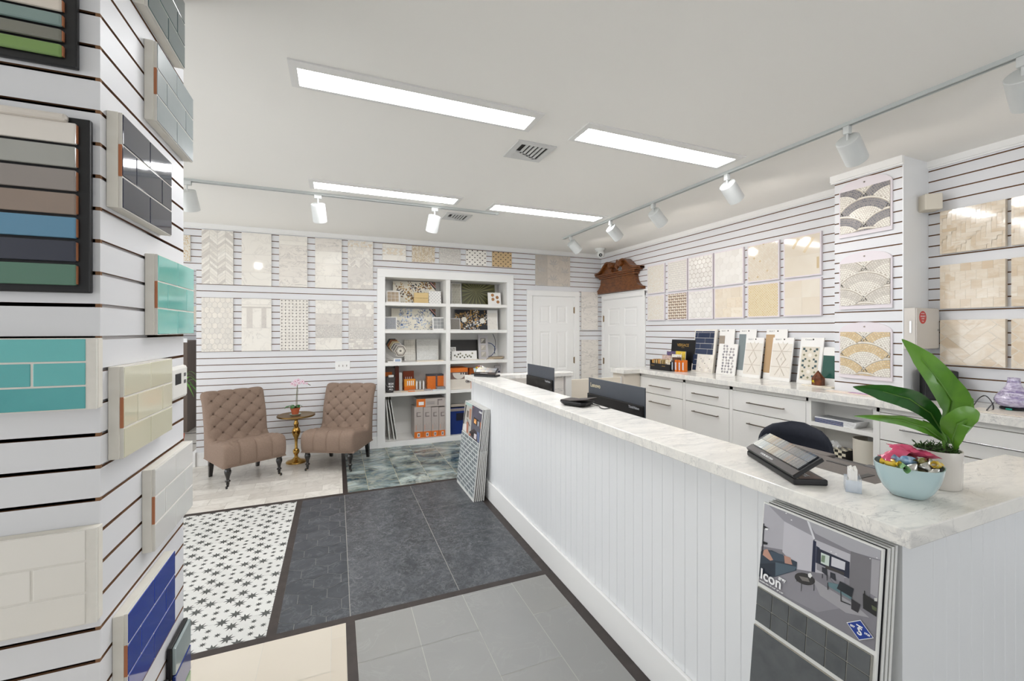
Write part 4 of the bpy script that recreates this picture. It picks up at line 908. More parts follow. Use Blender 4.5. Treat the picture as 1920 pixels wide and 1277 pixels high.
def icon(t, M0, w_, h_):
    ph = .236; z0 = h_ - ph; Q = [(130, 22), (965, 345), (92, 592), (905, 1070)]
    def pts(l): return [((lambda uv: (uv[0] * w_, z0 + (1 - uv[1]) * ph))(inv_bilin(Q, p))) for p in l]
    mb = MB(); mb.prism(rect(.004, z0, w_ - .004, h_ - .004), -.0012, 0, C((132, 130, 136)))
    lay = [0]
    def add(l, c):
        lay[0] += 1; po = clip(pts(l), .004, w_ - .004, z0, h_ - .004)
        if len(po) > 2: mb.prism(po, -.0012 - .00005 * lay[0], -.001, C(c), side=False)
    add([(130, 22), (150, 30), (275, 160), (265, 365), (100, 340)], (176, 174, 180)); add([(150, 28), (435, 150), (480, 265), (275, 160)], (150, 148, 154))
    add([(275, 160), (480, 265), (462, 525), (440, 520), (360, 500), (262, 380)], (192, 190, 196)); add([(435, 150), (965, 345), (955, 420), (745, 365), (490, 240)], (168, 167, 172))
    add([(432, 148), (450, 160), (490, 280), (478, 285)], (214, 214, 218)); add([(490, 285), (738, 385), (722, 555), (462, 520)], (186, 184, 190))
    add([(476, 290), (498, 300), (488, 525), (462, 520)], (30, 36, 62)); add([(498, 330), (522, 345), (500, 455), (492, 450)], (36, 42, 66))
    add([(508, 345), (730, 440), (724, 558), (500, 455)], (34, 38, 56)); add([(530, 376), (590, 400), (584, 476), (528, 452)], (200, 210, 204)); add([(604, 404), (700, 442), (694, 500), (600, 470)], (204, 203, 208))
    add([(535, 395), (560, 400), (555, 450), (530, 440)], (120, 140, 116)); add([(500, 452), (690, 540), (690, 590), (500, 500)], (142, 140, 146)); add([(560, 465), (690, 515), (690, 535), (560, 490)], (60, 56, 56))
    add([(738, 360), (885, 410), (862, 770), (720, 700)], (118, 116, 120)); add([(885, 410), (950, 425), (935, 700), (870, 660)], (160, 158, 162))
    add([(92, 592), (100, 340), (265, 385), (360, 500), (560, 530), (720, 700), (925, 830), (905, 1070)], (126, 124, 130))
    add([(120, 590), (350, 520), (560, 640), (700, 760), (500, 800), (300, 700)], (140, 138, 144)); add([(470, 560), (560, 620), (760, 740), (860, 830), (700, 800), (520, 680)], (158, 156, 160))
    # sofa with cushions
    add([(108, 395), (125, 370), (190, 370), (365, 450), (360, 510), (210, 560), (92, 545)], (52, 62, 74)); add([(180, 378), (270, 400), (275, 450), (190, 440)], (66, 80, 94)); add([(215, 455), (365, 485), (345, 510), (215, 552)], (80, 96, 108))
    add([(92, 470), (215, 460), (212, 552), (92, 560)], (40, 48, 60)); add([(135, 370), (160, 363), (200, 440), (180, 445), (128, 405)], (190, 146, 128)); add([(275, 405), (320, 420), (332, 470), (280, 460)], (182, 140, 124))
    # floor lamp
    add([(132, 180), (138, 180), (128, 400), (122, 400)], (30, 30, 34)); add([(136, 195), (172, 215), (140, 218)], (30, 30, 34)); add([(132, 308), (162, 318), (160, 332), (132, 330)], (30, 30, 34)); add([(146, 212), (170, 216), (160, 228), (146, 224)], (236, 236, 236))
    # round table
    el = [(418 + 70 * math.cos(a), 568 + 44 * math.sin(a + .35)) for a in [6.283 * k / 20 for k in range(20)]]; add(el, (52, 50, 50)); add([(378, 548), (440, 560), (452, 590), (400, 580)], (120, 116, 112)); add([(440, 530), (458, 524), (470, 545), (455, 562), (442, 550)], (226, 226, 224))
    for a, b in (((394, 600), (391, 655)), ((480, 605), (478, 650)), ((362, 570), (362, 590))): add([(a[0], a[1]), (a[0] + 4, a[1]), (b[0] + 3, b[1]), (b[0], b[1])], (30, 30, 30))
    # bar stools
    for x in (555, 612): add([(x - 17, 480 + (x - 555) * .6), (x + 17, 492 + (x - 555) * .6), (x + 20, 545 + (x - 555) * .6), (x - 17, 515 + (x - 555) * .6)], (44, 46, 54)); add([(x - 16, 530), (x - 12, 530), (x - 14, 560), (x - 18, 560)], (44, 46, 54)); add([(x + 14, 535), (x + 18, 535), (x + 20, 575), (x + 16, 575)], (44, 46, 54))
    # lounge chair and log basket
    add([(578, 585), (650, 600), (745, 690), (735, 705), (640, 650), (578, 612)], (98, 124, 130)); add([(662, 578), (758, 628), (742, 690), (640, 630)], (34, 38, 44)); add([(575, 590), (581, 590), (581, 640), (575, 640)], (36, 36, 40)); add([(665, 640), (671, 640), (671, 718), (665, 718)], (36, 36, 40)); add([(665, 712), (735, 740), (735, 747), (665, 720)], (36, 36, 40))
    add([(740, 700), (802, 740), (785, 798), (738, 772)], (48, 46, 50)); add([(822, 660), (925, 720), (920, 828), (820, 765)], (34, 34, 34)); add([(820, 765), (830, 640), (836, 640), (830, 768)], (34, 34, 34)); add([(900, 690), (922, 690), (922, 715), (900, 712)], (196, 196, 192)); add([(880, 740), (925, 765), (922, 790), (885, 770)], (84, 92, 66))
    for x, y in ((293, 100), (330, 148), (605, 367), (640, 383), (878, 410), (926, 404)): add([(x - 5, y - 3), (x + 5, y), (x + 5, y + 4), (x - 5, y + 3)], (240, 240, 240))
    pic = mb.build('photo_print', t, M0)
    textmesh('Icon', .041, whiteink, pic, (.010, -.0068, z0 + .017), bold=.0008, sx=.92); textmesh('grey', .012, whiteink, pic, (.066, -.0068, z0 + .043), bold=.0004); textmesh('available sizes 12" x 24"  24" x 24"', .0052, whiteink, pic, (.010, -.0068, z0 + .008), bold=.0001)
    bl = C((24, 56, 140)); cx, cz = inv_bilin(Q, (798, 917)); cx *= w_; cz = z0 + (1 - cz) * ph
    mb = MB(); mb.prism([(cx - .029, cz), (cx, cz - .024), (cx + .029, cz), (cx, cz + .024)], -.0052, -.0038, whiteink, side=False); mb.prism([(cx - .027, cz), (cx, cz - .0222), (cx + .027, cz), (cx, cz + .0222)], -.0055, -.0050, bl, side=False); em = mb.build('emblem', t, M0)
    textmesh('T', .022, whiteink, em, (cx - .001, -.0059, cz - .005), align='CENTER', bold=.0003); textmesh('S', .025, whiteink, em, (cx, -.0059, cz - .011), align='CENTER', bold=.0003); textmesh('EST', .0062, whiteink, em, (cx - .0155, -.0059, cz - .002), align='CENTER', bold=.0002); textmesh('1920', .0062, whiteink, em, (cx + .0155, -.0059, cz - .002), align='CENTER', bold=.0002)
    # mosaic strip and big tile
    mb = MB(); zt = z0 - .012; s = (w_ - .012) / 6; mb.box(.004, w_ - .006, -.005, 0, zt - .098, zt, slate_j)
    for i in range(6):
        for j in range(2): mb.box(.004 + i * s + .0015, .004 + (i + 1) * s - .0015, -.0075, -.002, zt - .098 + j * .049 + .0015, zt - .098 + (j + 1) * .049 - .0015, slate_t, rnd.random())
    mb.build('mosaic_strip', t, M0)
    mb = MB(); mb.box(.002, w_ - .004, -.0075, 0, .01, zt - .112, slate_t, .5, bev=.001); mb.box(.0015, w_ - .0035, -.006, 0, .0095, zt - .1112, board_e); mb.build('large_tile', t, M0)
def plainboard(c):
    def f(t, M0, w_, h_):
        mb = MB(); mb.box(.003, w_ - .003, -.0035, 0, .01, h_ * .52, C(c[0])); mb.build('tile_face', t, M0)
        mb = MB(); mb.box(.003, w_ - .003, -.0012, 0, h_ * .54, h_ - .003, C(c[1])); mb.build('photo_print', t, M0)
    return f
NH = 1.015
cs = [((96, 96, 96), (40, 40, 44)), ((170, 160, 150), (60, 60, 66)), ((120, 118, 116), (36, 36, 40)), ((80, 80, 84), (70, 72, 78))]
disp('front display board with a grey living room photograph, leaning at the near counter end', 1.088, .598, .305, 1.012, 6.0, icon, 0)
for k in range(3):
    disp('plain edged display board in the near stack, number %s behind the living room board' % ('one', 'two', 'three')[k], 1.110 + k * .019, .596, .305, 1.012, 5.8 - k * .25, plainboard(cs[k]), k)
def brickb(t, M0, w_, h_):
    gb = mat('grey_brick_tile', (128, 136, 138), .4, col2=(112, 118, 124), noise=(20, .4, (148, 154, 154))); gj = mat('brick_board_joint', (214, 218, 216), .8, noise=(30, .2, (180, 184, 182)))
    zb = .515; mb = MB(); mb.box(.002, w_ - .002, -.005, 0, .03, zb, gj); add_tiles(mb, w_ - .004, zb - .03, [([(a + (.004 if k in (0, 3) else -.004), b) for k, (a, b) in enumerate(e[0])], e[1], e[2]) for e in p_brick(w_, zb, .135, .0345, .0075, [gb], .37)], -.005, .0004, x0=.002, z0=.03); mb.build('tile_face', t, M0)
    Q = [(195, 100), (408, 200), (160, 410), (360, 565)]; ph = h_ - zb - .004
    def pts(l): return [((lambda uv: (uv[0] * w_, zb + (1 - uv[1]) * ph))(inv_bilin(Q, p))) for p in l]
    mb = MB(); mb.prism(rect(.004, zb, w_ - .004, h_ - .004), -.0012, 0, C((98, 98, 108))); lay = [0]
    def add(l, c):
        lay[0] += 1; po = clip(pts(l), .004, w_ - .004, zb, h_ - .004)
        if len(po) > 2: mb.prism(po, -.0012 - .00008 * lay[0], -.001, C(c), side=False)
    add([(195, 100), (280, 140), (255, 480), (160, 410)], (188, 186, 178)); add([(200, 140), (212, 145), (180, 345), (170, 340)], (40, 42, 44)); add([(205, 110), (275, 130), (272, 165), (205, 140)], (170, 196, 190)); add([(246, 180), (272, 190), (262, 310), (240, 290)], (184, 140, 116))
    add([(215, 200), (240, 210), (232, 280), (212, 270)], (120, 110, 100)); add([(180, 340), (215, 350), (205, 430), (170, 400)], (228, 224, 220)); add([(210, 320), (236, 330), (228, 450), (208, 430)], (176, 120, 100)); add([(212, 290), (218, 292), (250, 370), (244, 372)], (40, 36, 34))
    add([(282, 140), (408, 200), (395, 340), (285, 260)], (92, 90, 104)); add([(286, 160), (298, 165), (298, 178), (286, 174)], (170, 70, 60)); add([(298, 270), (366, 320), (360, 385), (292, 340)], (52, 44, 42)); add([(302, 290), (330, 305), (326, 355), (298, 335)], (222, 150, 86)); add([(306, 312), (318, 318), (316, 345), (302, 335)], (255, 206, 130)); add([(345, 315), (362, 330), (355, 380), (342, 370)], (190, 196, 204)); add([(376, 330), (396, 340), (390, 410), (372, 400)], (190, 124, 90))
    add([(240, 430), (300, 400), (360, 470), (350, 560), (300, 520)], (70, 62, 66)); add([(262, 430), (300, 445), (295, 480), (258, 465)], (40, 36, 40)); add([(300, 450), (330, 465), (325, 520), (296, 500)], (214, 206, 208)); add([(240, 440), (262, 455), (255, 480), (236, 465)], (182, 116, 92)); add([(335, 430), (366, 450), (356, 555), (340, 540)], (110, 124, 160)); add([(366, 205), (402, 222), (400, 245), (364, 226)], (214, 214, 216))
    pic = mb.build('photo_print', t, M0)
disp('front display board with fireplace photograph and grey brick tiles at the far counter end', 1.118, 3.62, .555, .815, 6.3, brickb, 0)
for k in range(5):
    disp('edge-on display board in the far stack, %s behind the fireplace board' % ('first', 'second', 'third', 'fourth', 'last')[k], 1.137 + k * .0182, 3.618, .555, .815, 6.0 - k * .45, plainboard(((150, 144, 136), (50 + 10 * (k % 3), 52, 58))), k)

# ================================================================== ARMCHAIRS
fab = mat('armchair_fabric', (142, 122, 108), .85, noise=(160, .5, (118, 100, 88), 3), bump=(420, .5), spec=.2)
legm = mat('black_lacquered_wood', (22, 19, 18), .18, noise=(12, .3, (34, 28, 26)), coat=.4)
btn = mat('button_fabric', (70, 56, 48), .8, noise=(80, .3, (60, 48, 42)))
prof = [(-.305, .205), (-.325, .26), (-.328, .35), (-.305, .405), (-.25, .43), (-.12, .415), (0, .392), (.09, .392), (.135, .43), (.155, .52), (.175, .62), (.212, .72), (.245, .805), (.268, .852), (.308, .878), (.35, .862), (.366, .825), (.352, .79), (.325, .76), (.305, .70), (.272, .50), (.262, .30), (.262, .205)]
def crom(p, n):
    out = []
    for i in range(len(p) - 1):
        a, b, c, d = p[max(i - 1, 0)], p[i], p[i + 1], p[min(i + 2, len(p) - 1)]
        for k in range(n):
            t = k / n; out.append(tuple(.5 * ((2 * b[j]) + (c[j] - a[j]) * t + (2 * a[j] - 5 * b[j] + 4 * c[j] - d[j]) * t * t + (3 * b[j] - a[j] - 3 * c[j] + d[j]) * t ** 3) for j in range(len(b))))
    out.append(p[-1]); return out
def resample(p, n):
    L = [0]
    for a, b in zip(p[:-1], p[1:]): L.append(L[-1] + math.dist(a, b))
    out = []; j = 0
    for k in range(n + 1):
        s = L[-1] * k / n
        while j < len(L) - 2 and L[j + 1] < s: j += 1
        t = (s - L[j]) / max(1e-9, L[j + 1] - L[j]); out.append(tuple(p[j][i] + (p[j + 1][i] - p[j][i]) * t for i in range(len(p[0])))) 
    return out, L[-1]
def make_chair(lb, M):
    t = thing('armchair', lb, 'armchair', M, 'tufted armchairs'); M0 = M
    P, L = resample(crom(prof, 8), 190); n = len(P)
    s_of = lambda i: L * i / (n - 1)
    # arc length of seat rear and top of back
    def idx(y, z): return min(range(n), key=lambda i: math.dist(P[i], (y, z)))
    s0 = s_of(idx(-.27, .425)); s1 = s_of(idx(.268, .852)); sc = s_of(idx(-.305, .205)); s2 = s_of(idx(.35, .862))
    W = .29; NV = 84; rr = .035
    bx = .145; bs = .135; so = s_of(idx(.212, .72))       # lattice of buttons
    vs = [-1 + 2 * k / NV for k in range(NV + 1)]
    rows = []; cy, cz = .0, .35
    for i, (y, z) in enumerate(P):
        a, b = P[max(i - 1, 0)], P[min(i + 1, n - 1)]; ty, tz = b[0] - a[0], b[1] - a[1]; l = math.hypot(ty, tz); ny, nz = -tz / l, ty / l
        s = s_of(i); row = []
        for v in vs:
            x = v * W; e = max(0, abs(x) - (W - rr)) / rr; ins = rr * (1 - math.sqrt(max(0, 1 - e * e))) if i not in (0, n - 1) else 0
            edge = max(0, 1 - max(0, abs(x) - (W - .05)) / .03) if abs(x) > W - .05 else 1
            f = 0
            q = (s - so) / bs; p1 = q + x / bx; p2 = q - x / bx
            dia = (abs(math.sin(math.pi * p1 / 1.0)) * abs(math.sin(math.pi * p2 / 1.0))) ** .35
            near = min(abs(math.sin(math.pi * p1)) + abs(math.sin(math.pi * p2)), 1)
            tuft = .019 * dia - .028 * math.exp(-(near / .28) ** 2)
            cols = .011 * abs(math.sin(math.pi * (x / bx + .0))) ** .35
            wr = .0016 * math.sin(x * 170 + 3 * math.sin(s * 30)) * max(0, 1 - abs(s - s0) / .12)
            if s < s0: f = cols - .006 + wr
            elif s < s0 + .08: k = (s - s0) / .08; f = (cols - .006) * (1 - k) + (tuft - .004) * k + wr
            elif s < s1: f = tuft - .004
            elif s < s2 + .03: k = min(1, (s - s1) / .05); f = (tuft - .004) * (1 - k) + (cols - .006) * k
            f *= edge
            if i < 3 or i > n - 4: f = 0
            fl = 1 + .03 * max(0, (z - .5)) / .4
            row.append((x * fl, y + ny * (f - ins), z + nz * (f - ins)))
        rows.append(row)
    mb = MB(); mb.grid(rows, fab, 0, True, False)
    for k in (0, NV):
        sgn = -1 if k == 0 else 1; ring = [rows[i][k] for i in range(n)]
        if k == NV: ring = ring[::-1]
        mb.face(ring, fab, 0, False)
    mb.face([rows[0][0], rows[-1][0], rows[-1][NV], rows[0][NV]], fab)
    mb.build('upholstery', t, M0)
    # buttons on the lattice
    for a in range(-6, 7):
        for b in range(-6, 7):
            q = (a + b) / 2; x = (a - b) / 2 * bx; s = so + q * bs
            if abs(x) > W - .055 or s < s0 + .07 or s > s1 - .02: continue
            i = min(range(n), key=lambda i: abs(s_of(i) - s)); A_, B_ = P[max(i - 1, 0)], P[min(i + 1, n - 1)]; ty, tz = B_[0] - A_[0], B_[1] - A_[1]; l = math.hypot(ty, tz); ny, nz = -tz / l, ty / l
            m2 = MB(); c = Vector((x, P[i][0] + ny * -.027, P[i][1] + nz * -.027)); q4 = Vector((0, ny, nz)).to_track_quat('Z', 'Y').to_matrix().to_4x4()
            m2.lathe([(.011, 0), (.0095, .005), (.005, .008), (0, .009)], btn, 12, axis=Matrix.Translation(c) @ q4, cap=False); m2.build('button', t, M0)
    lp = [(.026, .21), (.028, .195), (.024, .185), (.030, .17), (.029, .15), (.018, .115), (.013, .09), (.015, .083), (.023, .076), (.023, .068), (.015, .06), (.014, .045), (.011, .03), (.010, .018)]
    for sx in (-1, 1):
        m2 = MB(); m2.lathe(lp[::-1], legm, 20, c=(sx * .235, -.265, 0)); lg = m2.build('leg', t, M0)
        m3 = MB(); m3.lathe([(0, -.007), (.012, -.007), (.014, -.004), (.014, .004), (.012, .007), (0, .007)], legm, 16, axis=Matrix.Translation((sx * .235 + .014 * sx, -.275, .0145)) @ Matrix.Rotation(R(90), 4, 'Y')); m3.tube([(sx * .235, -.265, .03), (sx * .243, -.272, .014)], .005, brass_m); tag(m3.build('caster', lg, M0), 'small black caster wheel')
        m2 = MB(); 
        m2.grid([[(sx * .225 + dx * r, .235 + oy + dy * r, z) for dx, dy in ((-1, -1), (1, -1), (1, 1), (-1, 1))] for z, r, oy in ((.21, .024, 0), (.1, .019, .012), (0, .015, .03))], legm, 0, False, True, flip=False); m2.face([(sx * .225 + dx * .015, .265 + dy * .015, 0) for dx, dy in ((-1, -1), (-1, 1), (1, 1), (1, -1))], legm); m2.build('leg', t, M0)
    return t
chair1 = make_chair('button tufted brown armchair on black legs at left, angled to the right', T(-.889, 5.176, .001, 29))
M2 = T(.035, 5.258, .001, -25)
chair2 = copy_tree(chair1); chair2.matrix_world = M2; tag(chair2, 'button tufted brown armchair on black legs beside the bookcase')
# side table, orchid
t = thing('side_table', 'round brass pedestal side table between the two armchairs', 'side table', T(-.43, 5.50, .001)); M0 = t.matrix_world.copy()
mb = MB(); mb.lathe([(0, 0), (.105, 0), (.108, .008), (.10, .018), (.06, .03), (.035, .045), (.02, .06), (.018, .085), (.03, .105), (.036, .125), (.03, .147), (.016, .16), (.014, .2), (.016, .25), (.022, .28), (.038, .32), (.046, .35), (.040, .38), (.022, .41), (.024, .425), (.028, .44), (.024, .455), (.017, .47), (.02, .50), (.032, .525), (0, .526)], brass_m, 32); mb.build('pedestal', t, M0)
mb = MB(); mb.lathe([(0, .526), (.19, .527), (.20, .533), (.20, .545), (.196, .55), (.19, .548), (0, .547)], mat('brass_top_worn', (150, 122, 78), .35, 1, noise=(6, .5, (118, 96, 60))), 48); mb.build('tabletop', t, M0)
TZ = .549
t = thing('potted_orchid', 'small white and pink orchid in a terracotta pot on the side table', 'potted plant', T(-.44, 5.50, TZ)); M0 = t.matrix_world.copy()
tc = mat('terracotta_pot', (176, 88, 54), .7, noise=(20, .3, (156, 74, 44))); sau = mat('saucer_glaze', (190, 208, 198), .2, noise=(9, .2, (174, 194, 184))); grn = mat('leaf_dark_green', (48, 92, 44), .35, col2=(66, 116, 54), noise=(9, .4, (36, 74, 36))); stemg = mat('orchid_stem', (96, 98, 58), .5, noise=(20, .4, (110, 84, 60))); pet = mat('orchid_petal', (236, 218, 226), .5, noise=(60, .4, (214, 160, 186))); pk = mat('orchid_throat', (170, 40, 90), .5, noise=(60, .3, (150, 30, 70)))
mb = MB(); mb.lathe([(0, 0), (.05, 0), (.062, .010), (.064, .012), (.06, .012), (.048, .004), (0, .004)], sau, 28); mb.build('saucer', t, M0)
mb = MB(); mb.lathe([(0, .005), (.034, .005), (.046, .062), (.051, .064), (.051, .08), (.046, .081), (.043, .07), (0, .068)], tc, 28); mb.build('pot', t, M0)
def ribbon(mb, pts, wid, mt, up=Vector((0, 0, 1)), cup=.25, nseg=9, fv=.5, wave=0.0, lat=None):
    P_ = crom([tuple(p) for p in pts], nseg); n_ = len(P_); rows = []
    for i, p in enumerate(P_):
        tt = i / (n_ - 1); p = Vector(p); tg = (Vector(P_[min(i + 1, n_ - 1)]) - Vector(P_[max(i - 1, 0)])).normalized()
        sd = lat.copy() if lat is not None else tg.cross(up); sd = (sd - tg * sd.dot(tg)).normalized(); nm = sd.cross(tg)
        k = tt * (len(wid) - 1); a = int(min(k, len(wid) - 2)); w_ = wid[a] + (wid[a + 1] - wid[a]) * (k - a)
        rows.append([p + sd * (w_ * u) + nm * (cup * w_ * abs(u) ** 1.5 + wave * w_ * abs(u) * math.sin(tt * 19 + (1 if u > 0 else 2.2))) for u in (-1, -.66, -.33, -.06, 0, .06, .33, .66, 1)])
    mb.grid(rows, mt, fv, True, False); 
for k, (a, L_) in enumerate(((200, .11), (150, .09), (20, .075), (250, .08), (320, .05))):
    mb = MB(); d = Vector((math.cos(R(a)), math.sin(R(a)), 0)); ribbon(mb, [Vector((0, 0, .075)), d * L_ * .4 + Vector((0, 0, .1)), d * L_ * .8 + Vector((0, 0, .095)), d * L_ + Vector((0, 0, .08))], [.006, .026, .026, .002], grn); mb.build('leaf', t, M0)
mb = MB(); sp = crom([(.01, 0, .07), (.012, 0, .18), (.02, .0, .30), (.03, 0, .35), (.07, -.0, .37), (.12, 0, .355), (.16, 0, .33)], 6); mb.tube(sp, .0035, stemg); mb.tube([(.02, .01, .07), (.022, .01, .2), (.028, .004, .29)], .0025, stemg); mb.build('flower_stem', t, M0)
for k, (x, z) in enumerate(((-.03, .36), (-.0, .385), (.03, .395), (.0, .345), (.04, .365), (.075, .378), (.09, .36), (.12, .355))):
    mb = MB(); r_ = .024 if k < 6 else .016; c = Vector((x, -.012 + .006 * (k % 3), z))
    for q in range(5):
        a = math.pi / 2 + q * 1.2566; mb.lathe([(0, 0), (.5, .1), (.8, .3), (1, .6), (.7, .9), (0, 1)], pet, 8, axis=Matrix.Translation(c + Vector((0, -.001 * q, 0))) @ Matrix.Rotation(-a + math.pi / 2, 4, 'Y') @ Matrix.Diagonal((r_ * .42, r_ * .12, r_, 1)))
    mb.lathe([(0, -.3), (.3, 0), (0, .3)], pk, 8, axis=Matrix.Translation(c + Vector((0, -.006, 0))) @ Matrix.Diagonal((r_ * .8, r_ * .8, r_ * .8, 1)), cap=False); mb.build('flower', t, M0)
# palm leaves and a brown cabinet in the left room
t = thing('potted_palm', 'green leafy palm partly hidden behind the left column', 'potted plant', T(-1.83, 6.2, 0)); M0 = t.matrix_world.copy()
mb = MB(); mb.lathe([(0, 0), (.12, 0), (.15, .28), (.14, .28), (.12, .25), (0, .25)], tc, 24); mb.build('pot', t, M0)
lg = mat('palm_green', (110, 160, 64), .4, col2=(70, 124, 48), noise=(12, .3, (58, 108, 44)))
for k in range(22):
    a = k * 2.4; L_ = .29 + .07 * rnd.random(); d = Vector((math.cos(a), math.sin(a), 0)); h = .75 + .22 * rnd.random(); mb = MB()
    ribbon(mb, [Vector((0, 0, .25)), d * .05 + Vector((0, 0, h * .7)), d * L_ * .6 + Vector((0, 0, h + .1)), d * L_ + Vector((0, 0, h - .06))], [.003, .006, .018, .001], lg, cup=.2, fv=rnd.random(), nseg=6); mb.build('frond', t, M0)
wdg = mat('brown_display_wood', (104, 90, 80), .5, noise=(6, .5, (84, 72, 64)), stretch=(6, 6, 1))
mb = MB(); mb.box(-2.75, -2.05, 7.7, 8.2, 0, 1.36, wdg, bev=.004); mb.box(-2.75, -2.05, 7.69, 7.7, 1.37 - .03, 1.40, whiteink); mb.box(-2.44, -2.42, 7.685, 7.69, 0, 1.34, blackink)
tag(mb.build('display_cabinet', None, None), 'tall brown wooden display cabinet seen far back beside the left column', 'cabinet')
for z, c, lb in ((1.62, marb_c, 'cream panel on the far wall of the left room, upper'), (1.98, swirl, 'grey panel on the far wall of the left room, top')):
    panel('tile_sample', lb, 'tile sample', T(-2.6, YFAR - .016, z), .5, .3, .015, p_brick(.5, .3, .12, .06, .002, [c]), grout_m, 'tile panels on the far wall')
# pediment over the right door
wood = mat('carved_walnut', (124, 72, 30), .34, noise=(7, .8, (70, 38, 16), 3), stretch=(2.5, 2.5, 6), coat=.25)
t = thing('wooden_pediment', 'carved dark wood pediment with scrolls above the corner door', 'pediment', T(XR - .004, 5.79, 2.087, FACE_R)); M0 = t.matrix_world.copy() @ Matrix.Diagonal((1, .72, .9, 1)); W_ = 1.10
left = [(0, 0), (.0, .045), (.05, .06), (.10, .10), (.135, .16), (.15, .25)]; right = [(W_ - x, z) for x, z in left][::-1]
mb = MB(); mb.solid(left + right, -.10, 0, wood); mb.build('base_board', t, M0)
mb = MB(); mb.box(.12, W_ - .12, -.125, 0, .245, .275, wood, bev=.005); mb.box(.10, W_ - .10, -.15, 0, .275, .30, wood, bev=.006); mb.box(.05, W_ - .05, -.165, 0, .30, .325, wood, bev=.006); mb.build('cornice', t, M0)
for sgn in (0, 1):
    f_ = (lambda x: x) if sgn == 0 else (lambda x: W_ - x)
    pts = [(.02, .345), (.10, .35), (.18, .38), (.26, .45), (.33, .50), (.40, .50), (.445, .465)]
    cp = crom(pts, 6); low = [(.44, .41), (.42, .36), (.44, .325), (.02, .322)]
    po = [(f_(x), z) for x, z in cp + low]; mb = MB(); mb.solid(po, -.10, 0, wood); mb.build('scroll_board', t, M0)
    mb = MB(); rows = [[(f_(x), y, z + dz) for y, dz in ((-.0, .012), (-.165, .012), (-.17, .0), (-.16, -.016), (-.11, -.028), (0, -.028))] for x, z in cp]; mb.grid(rows, wood, 0, False, False, flip=(sgn == 0)); mb.face(rows[0] if sgn else rows[0][::-1], wood); mb.build('scroll_moulding', t, M0)
    mb = MB(); mb.lathe([(0, 0), (.045, 0), (.052, .012), (.052, .15), (.045, .165), (.02, .172), (0, .172)], wood, 24, axis=Matrix.Translation((f_(.435), 0, .452)) @ Matrix.Rotation(R(90), 4, 'X')); mb.build('scroll_end', t, M0)
mb = MB(); mb.lathe([(0, 0), (.03, 0), (.04, .012), (.02, .03), (.018, .05), (.042, .075), (.05, .10), (.035, .13), (.018, .14), (.024, .155), (.022, .175), (.008, .2), (0, .215)], wood, 20, c=(W_ / 2, -.09, .325)); mb.build('finial', t, M0)

ORD = 'first second third fourth fifth sixth seventh eighth ninth tenth eleventh twelfth thirteenth fourteenth fifteenth sixteenth'.split()

# ================================================================== ON THE COUNTER
def chipdisplay(lb, M, L_, D_=.115, k=1.0):
    t = thing('colour_chip_display', lb, 'sample display', M, 'colour chip displays on the counter'); M0 = M.copy()
    brn = mat('chip_frame', (62, 54, 50), .35, noise=(20, .3, (50, 44, 40))); brn2 = mat('chip_base_label', (104, 78, 66), .5, noise=(20, .3, (90, 66, 56)))
    mb = MB(); mb.box(0, L_, 0, D_, 0, .018, black_m, bev=.004); mb.box(.01, L_ - .008, .02, D_ - .012, .018, .0188, brn2); mb.build('base', t, M0)
    P_ = M0 @ Matrix.Translation((0, .004, .017)) @ Matrix.Rotation(R(34), 4, 'X'); H = .10
    mb = MB(); mb.box(0, L_, 0, H, 0, .012, black_m, bev=.003); mb.box(.002, L_ - .002, .001, .024, .012, .0135, brn); mb.build('tray', t, P_)
    cols = [(226, 224, 216), (214, 214, 208), (200, 204, 202), (186, 188, 184), (206, 196, 176), (190, 176, 152), (172, 156, 134), (176, 170, 160), (150, 150, 146), (134, 132, 128), (150, 130, 112), (120, 112, 104), (104, 98, 92), (90, 84, 78), (76, 78, 80), (60, 62, 66), (58, 72, 88), (40, 44, 50)]
    N_ = 36
    for r in range(2):
        for i in range(N_):
            c = cols[min(len(cols) - 1, int((i / N_) * 14) + r * 3 + (i % 2))]; x = .012 + (L_ - .024) * i / N_; w_ = (L_ - .024) / N_
            mb = MB(); mb.box(x + .0008, x + w_ - .0008, .027 + r * .036, .027 + r * .036 + .0335, .012, .0165, mat('chip_%d_%d_%d' % c, c, .6, noise=(60, .15, tuple(v - 10 for v in c)))); mb.build('colour_chip', t, P_)
    mb = MB(); mb.box(.008, L_ - .008, .026, H - .012, .0185, .0197, mat('clear_cover', (255, 255, 255), .03, noise=(3, .01, (250, 250, 250)), alpha=.1)); tag(mb.build('cover', t, P_), 'clear plastic cover')
    textmesh('COLOR SELECTION', .009 * k, whiteink, t, (0, 0, 0), name='lettering').matrix_world = P_ @ Matrix.Translation((L_ * .3, .009, .0138)); textmesh('GROUT\nCOLORS', .010, whiteink, t, (0, 0, 0)).matrix_world = M0 @ Matrix.Translation((L_ - .062, D_ - .042, .0192))
    return t
def Zrot(x, y, z, a): return Matrix.Translation((x, y, z)) @ Matrix.Rotation(a, 4, 'Z')
chipdisplay('tilted colour chip display near the blue candy bowl, with a bright reflection', Zrot(1.392, 1.120, CT + .0005, math.atan2(-.8865, -.4628)), .305, .096)
chipdisplay('tilted colour chip display at the far counter end, in front of the small bowl', Zrot(1.252, 4.035, CT + .0005, math.atan2(-.73, .68)), .235)
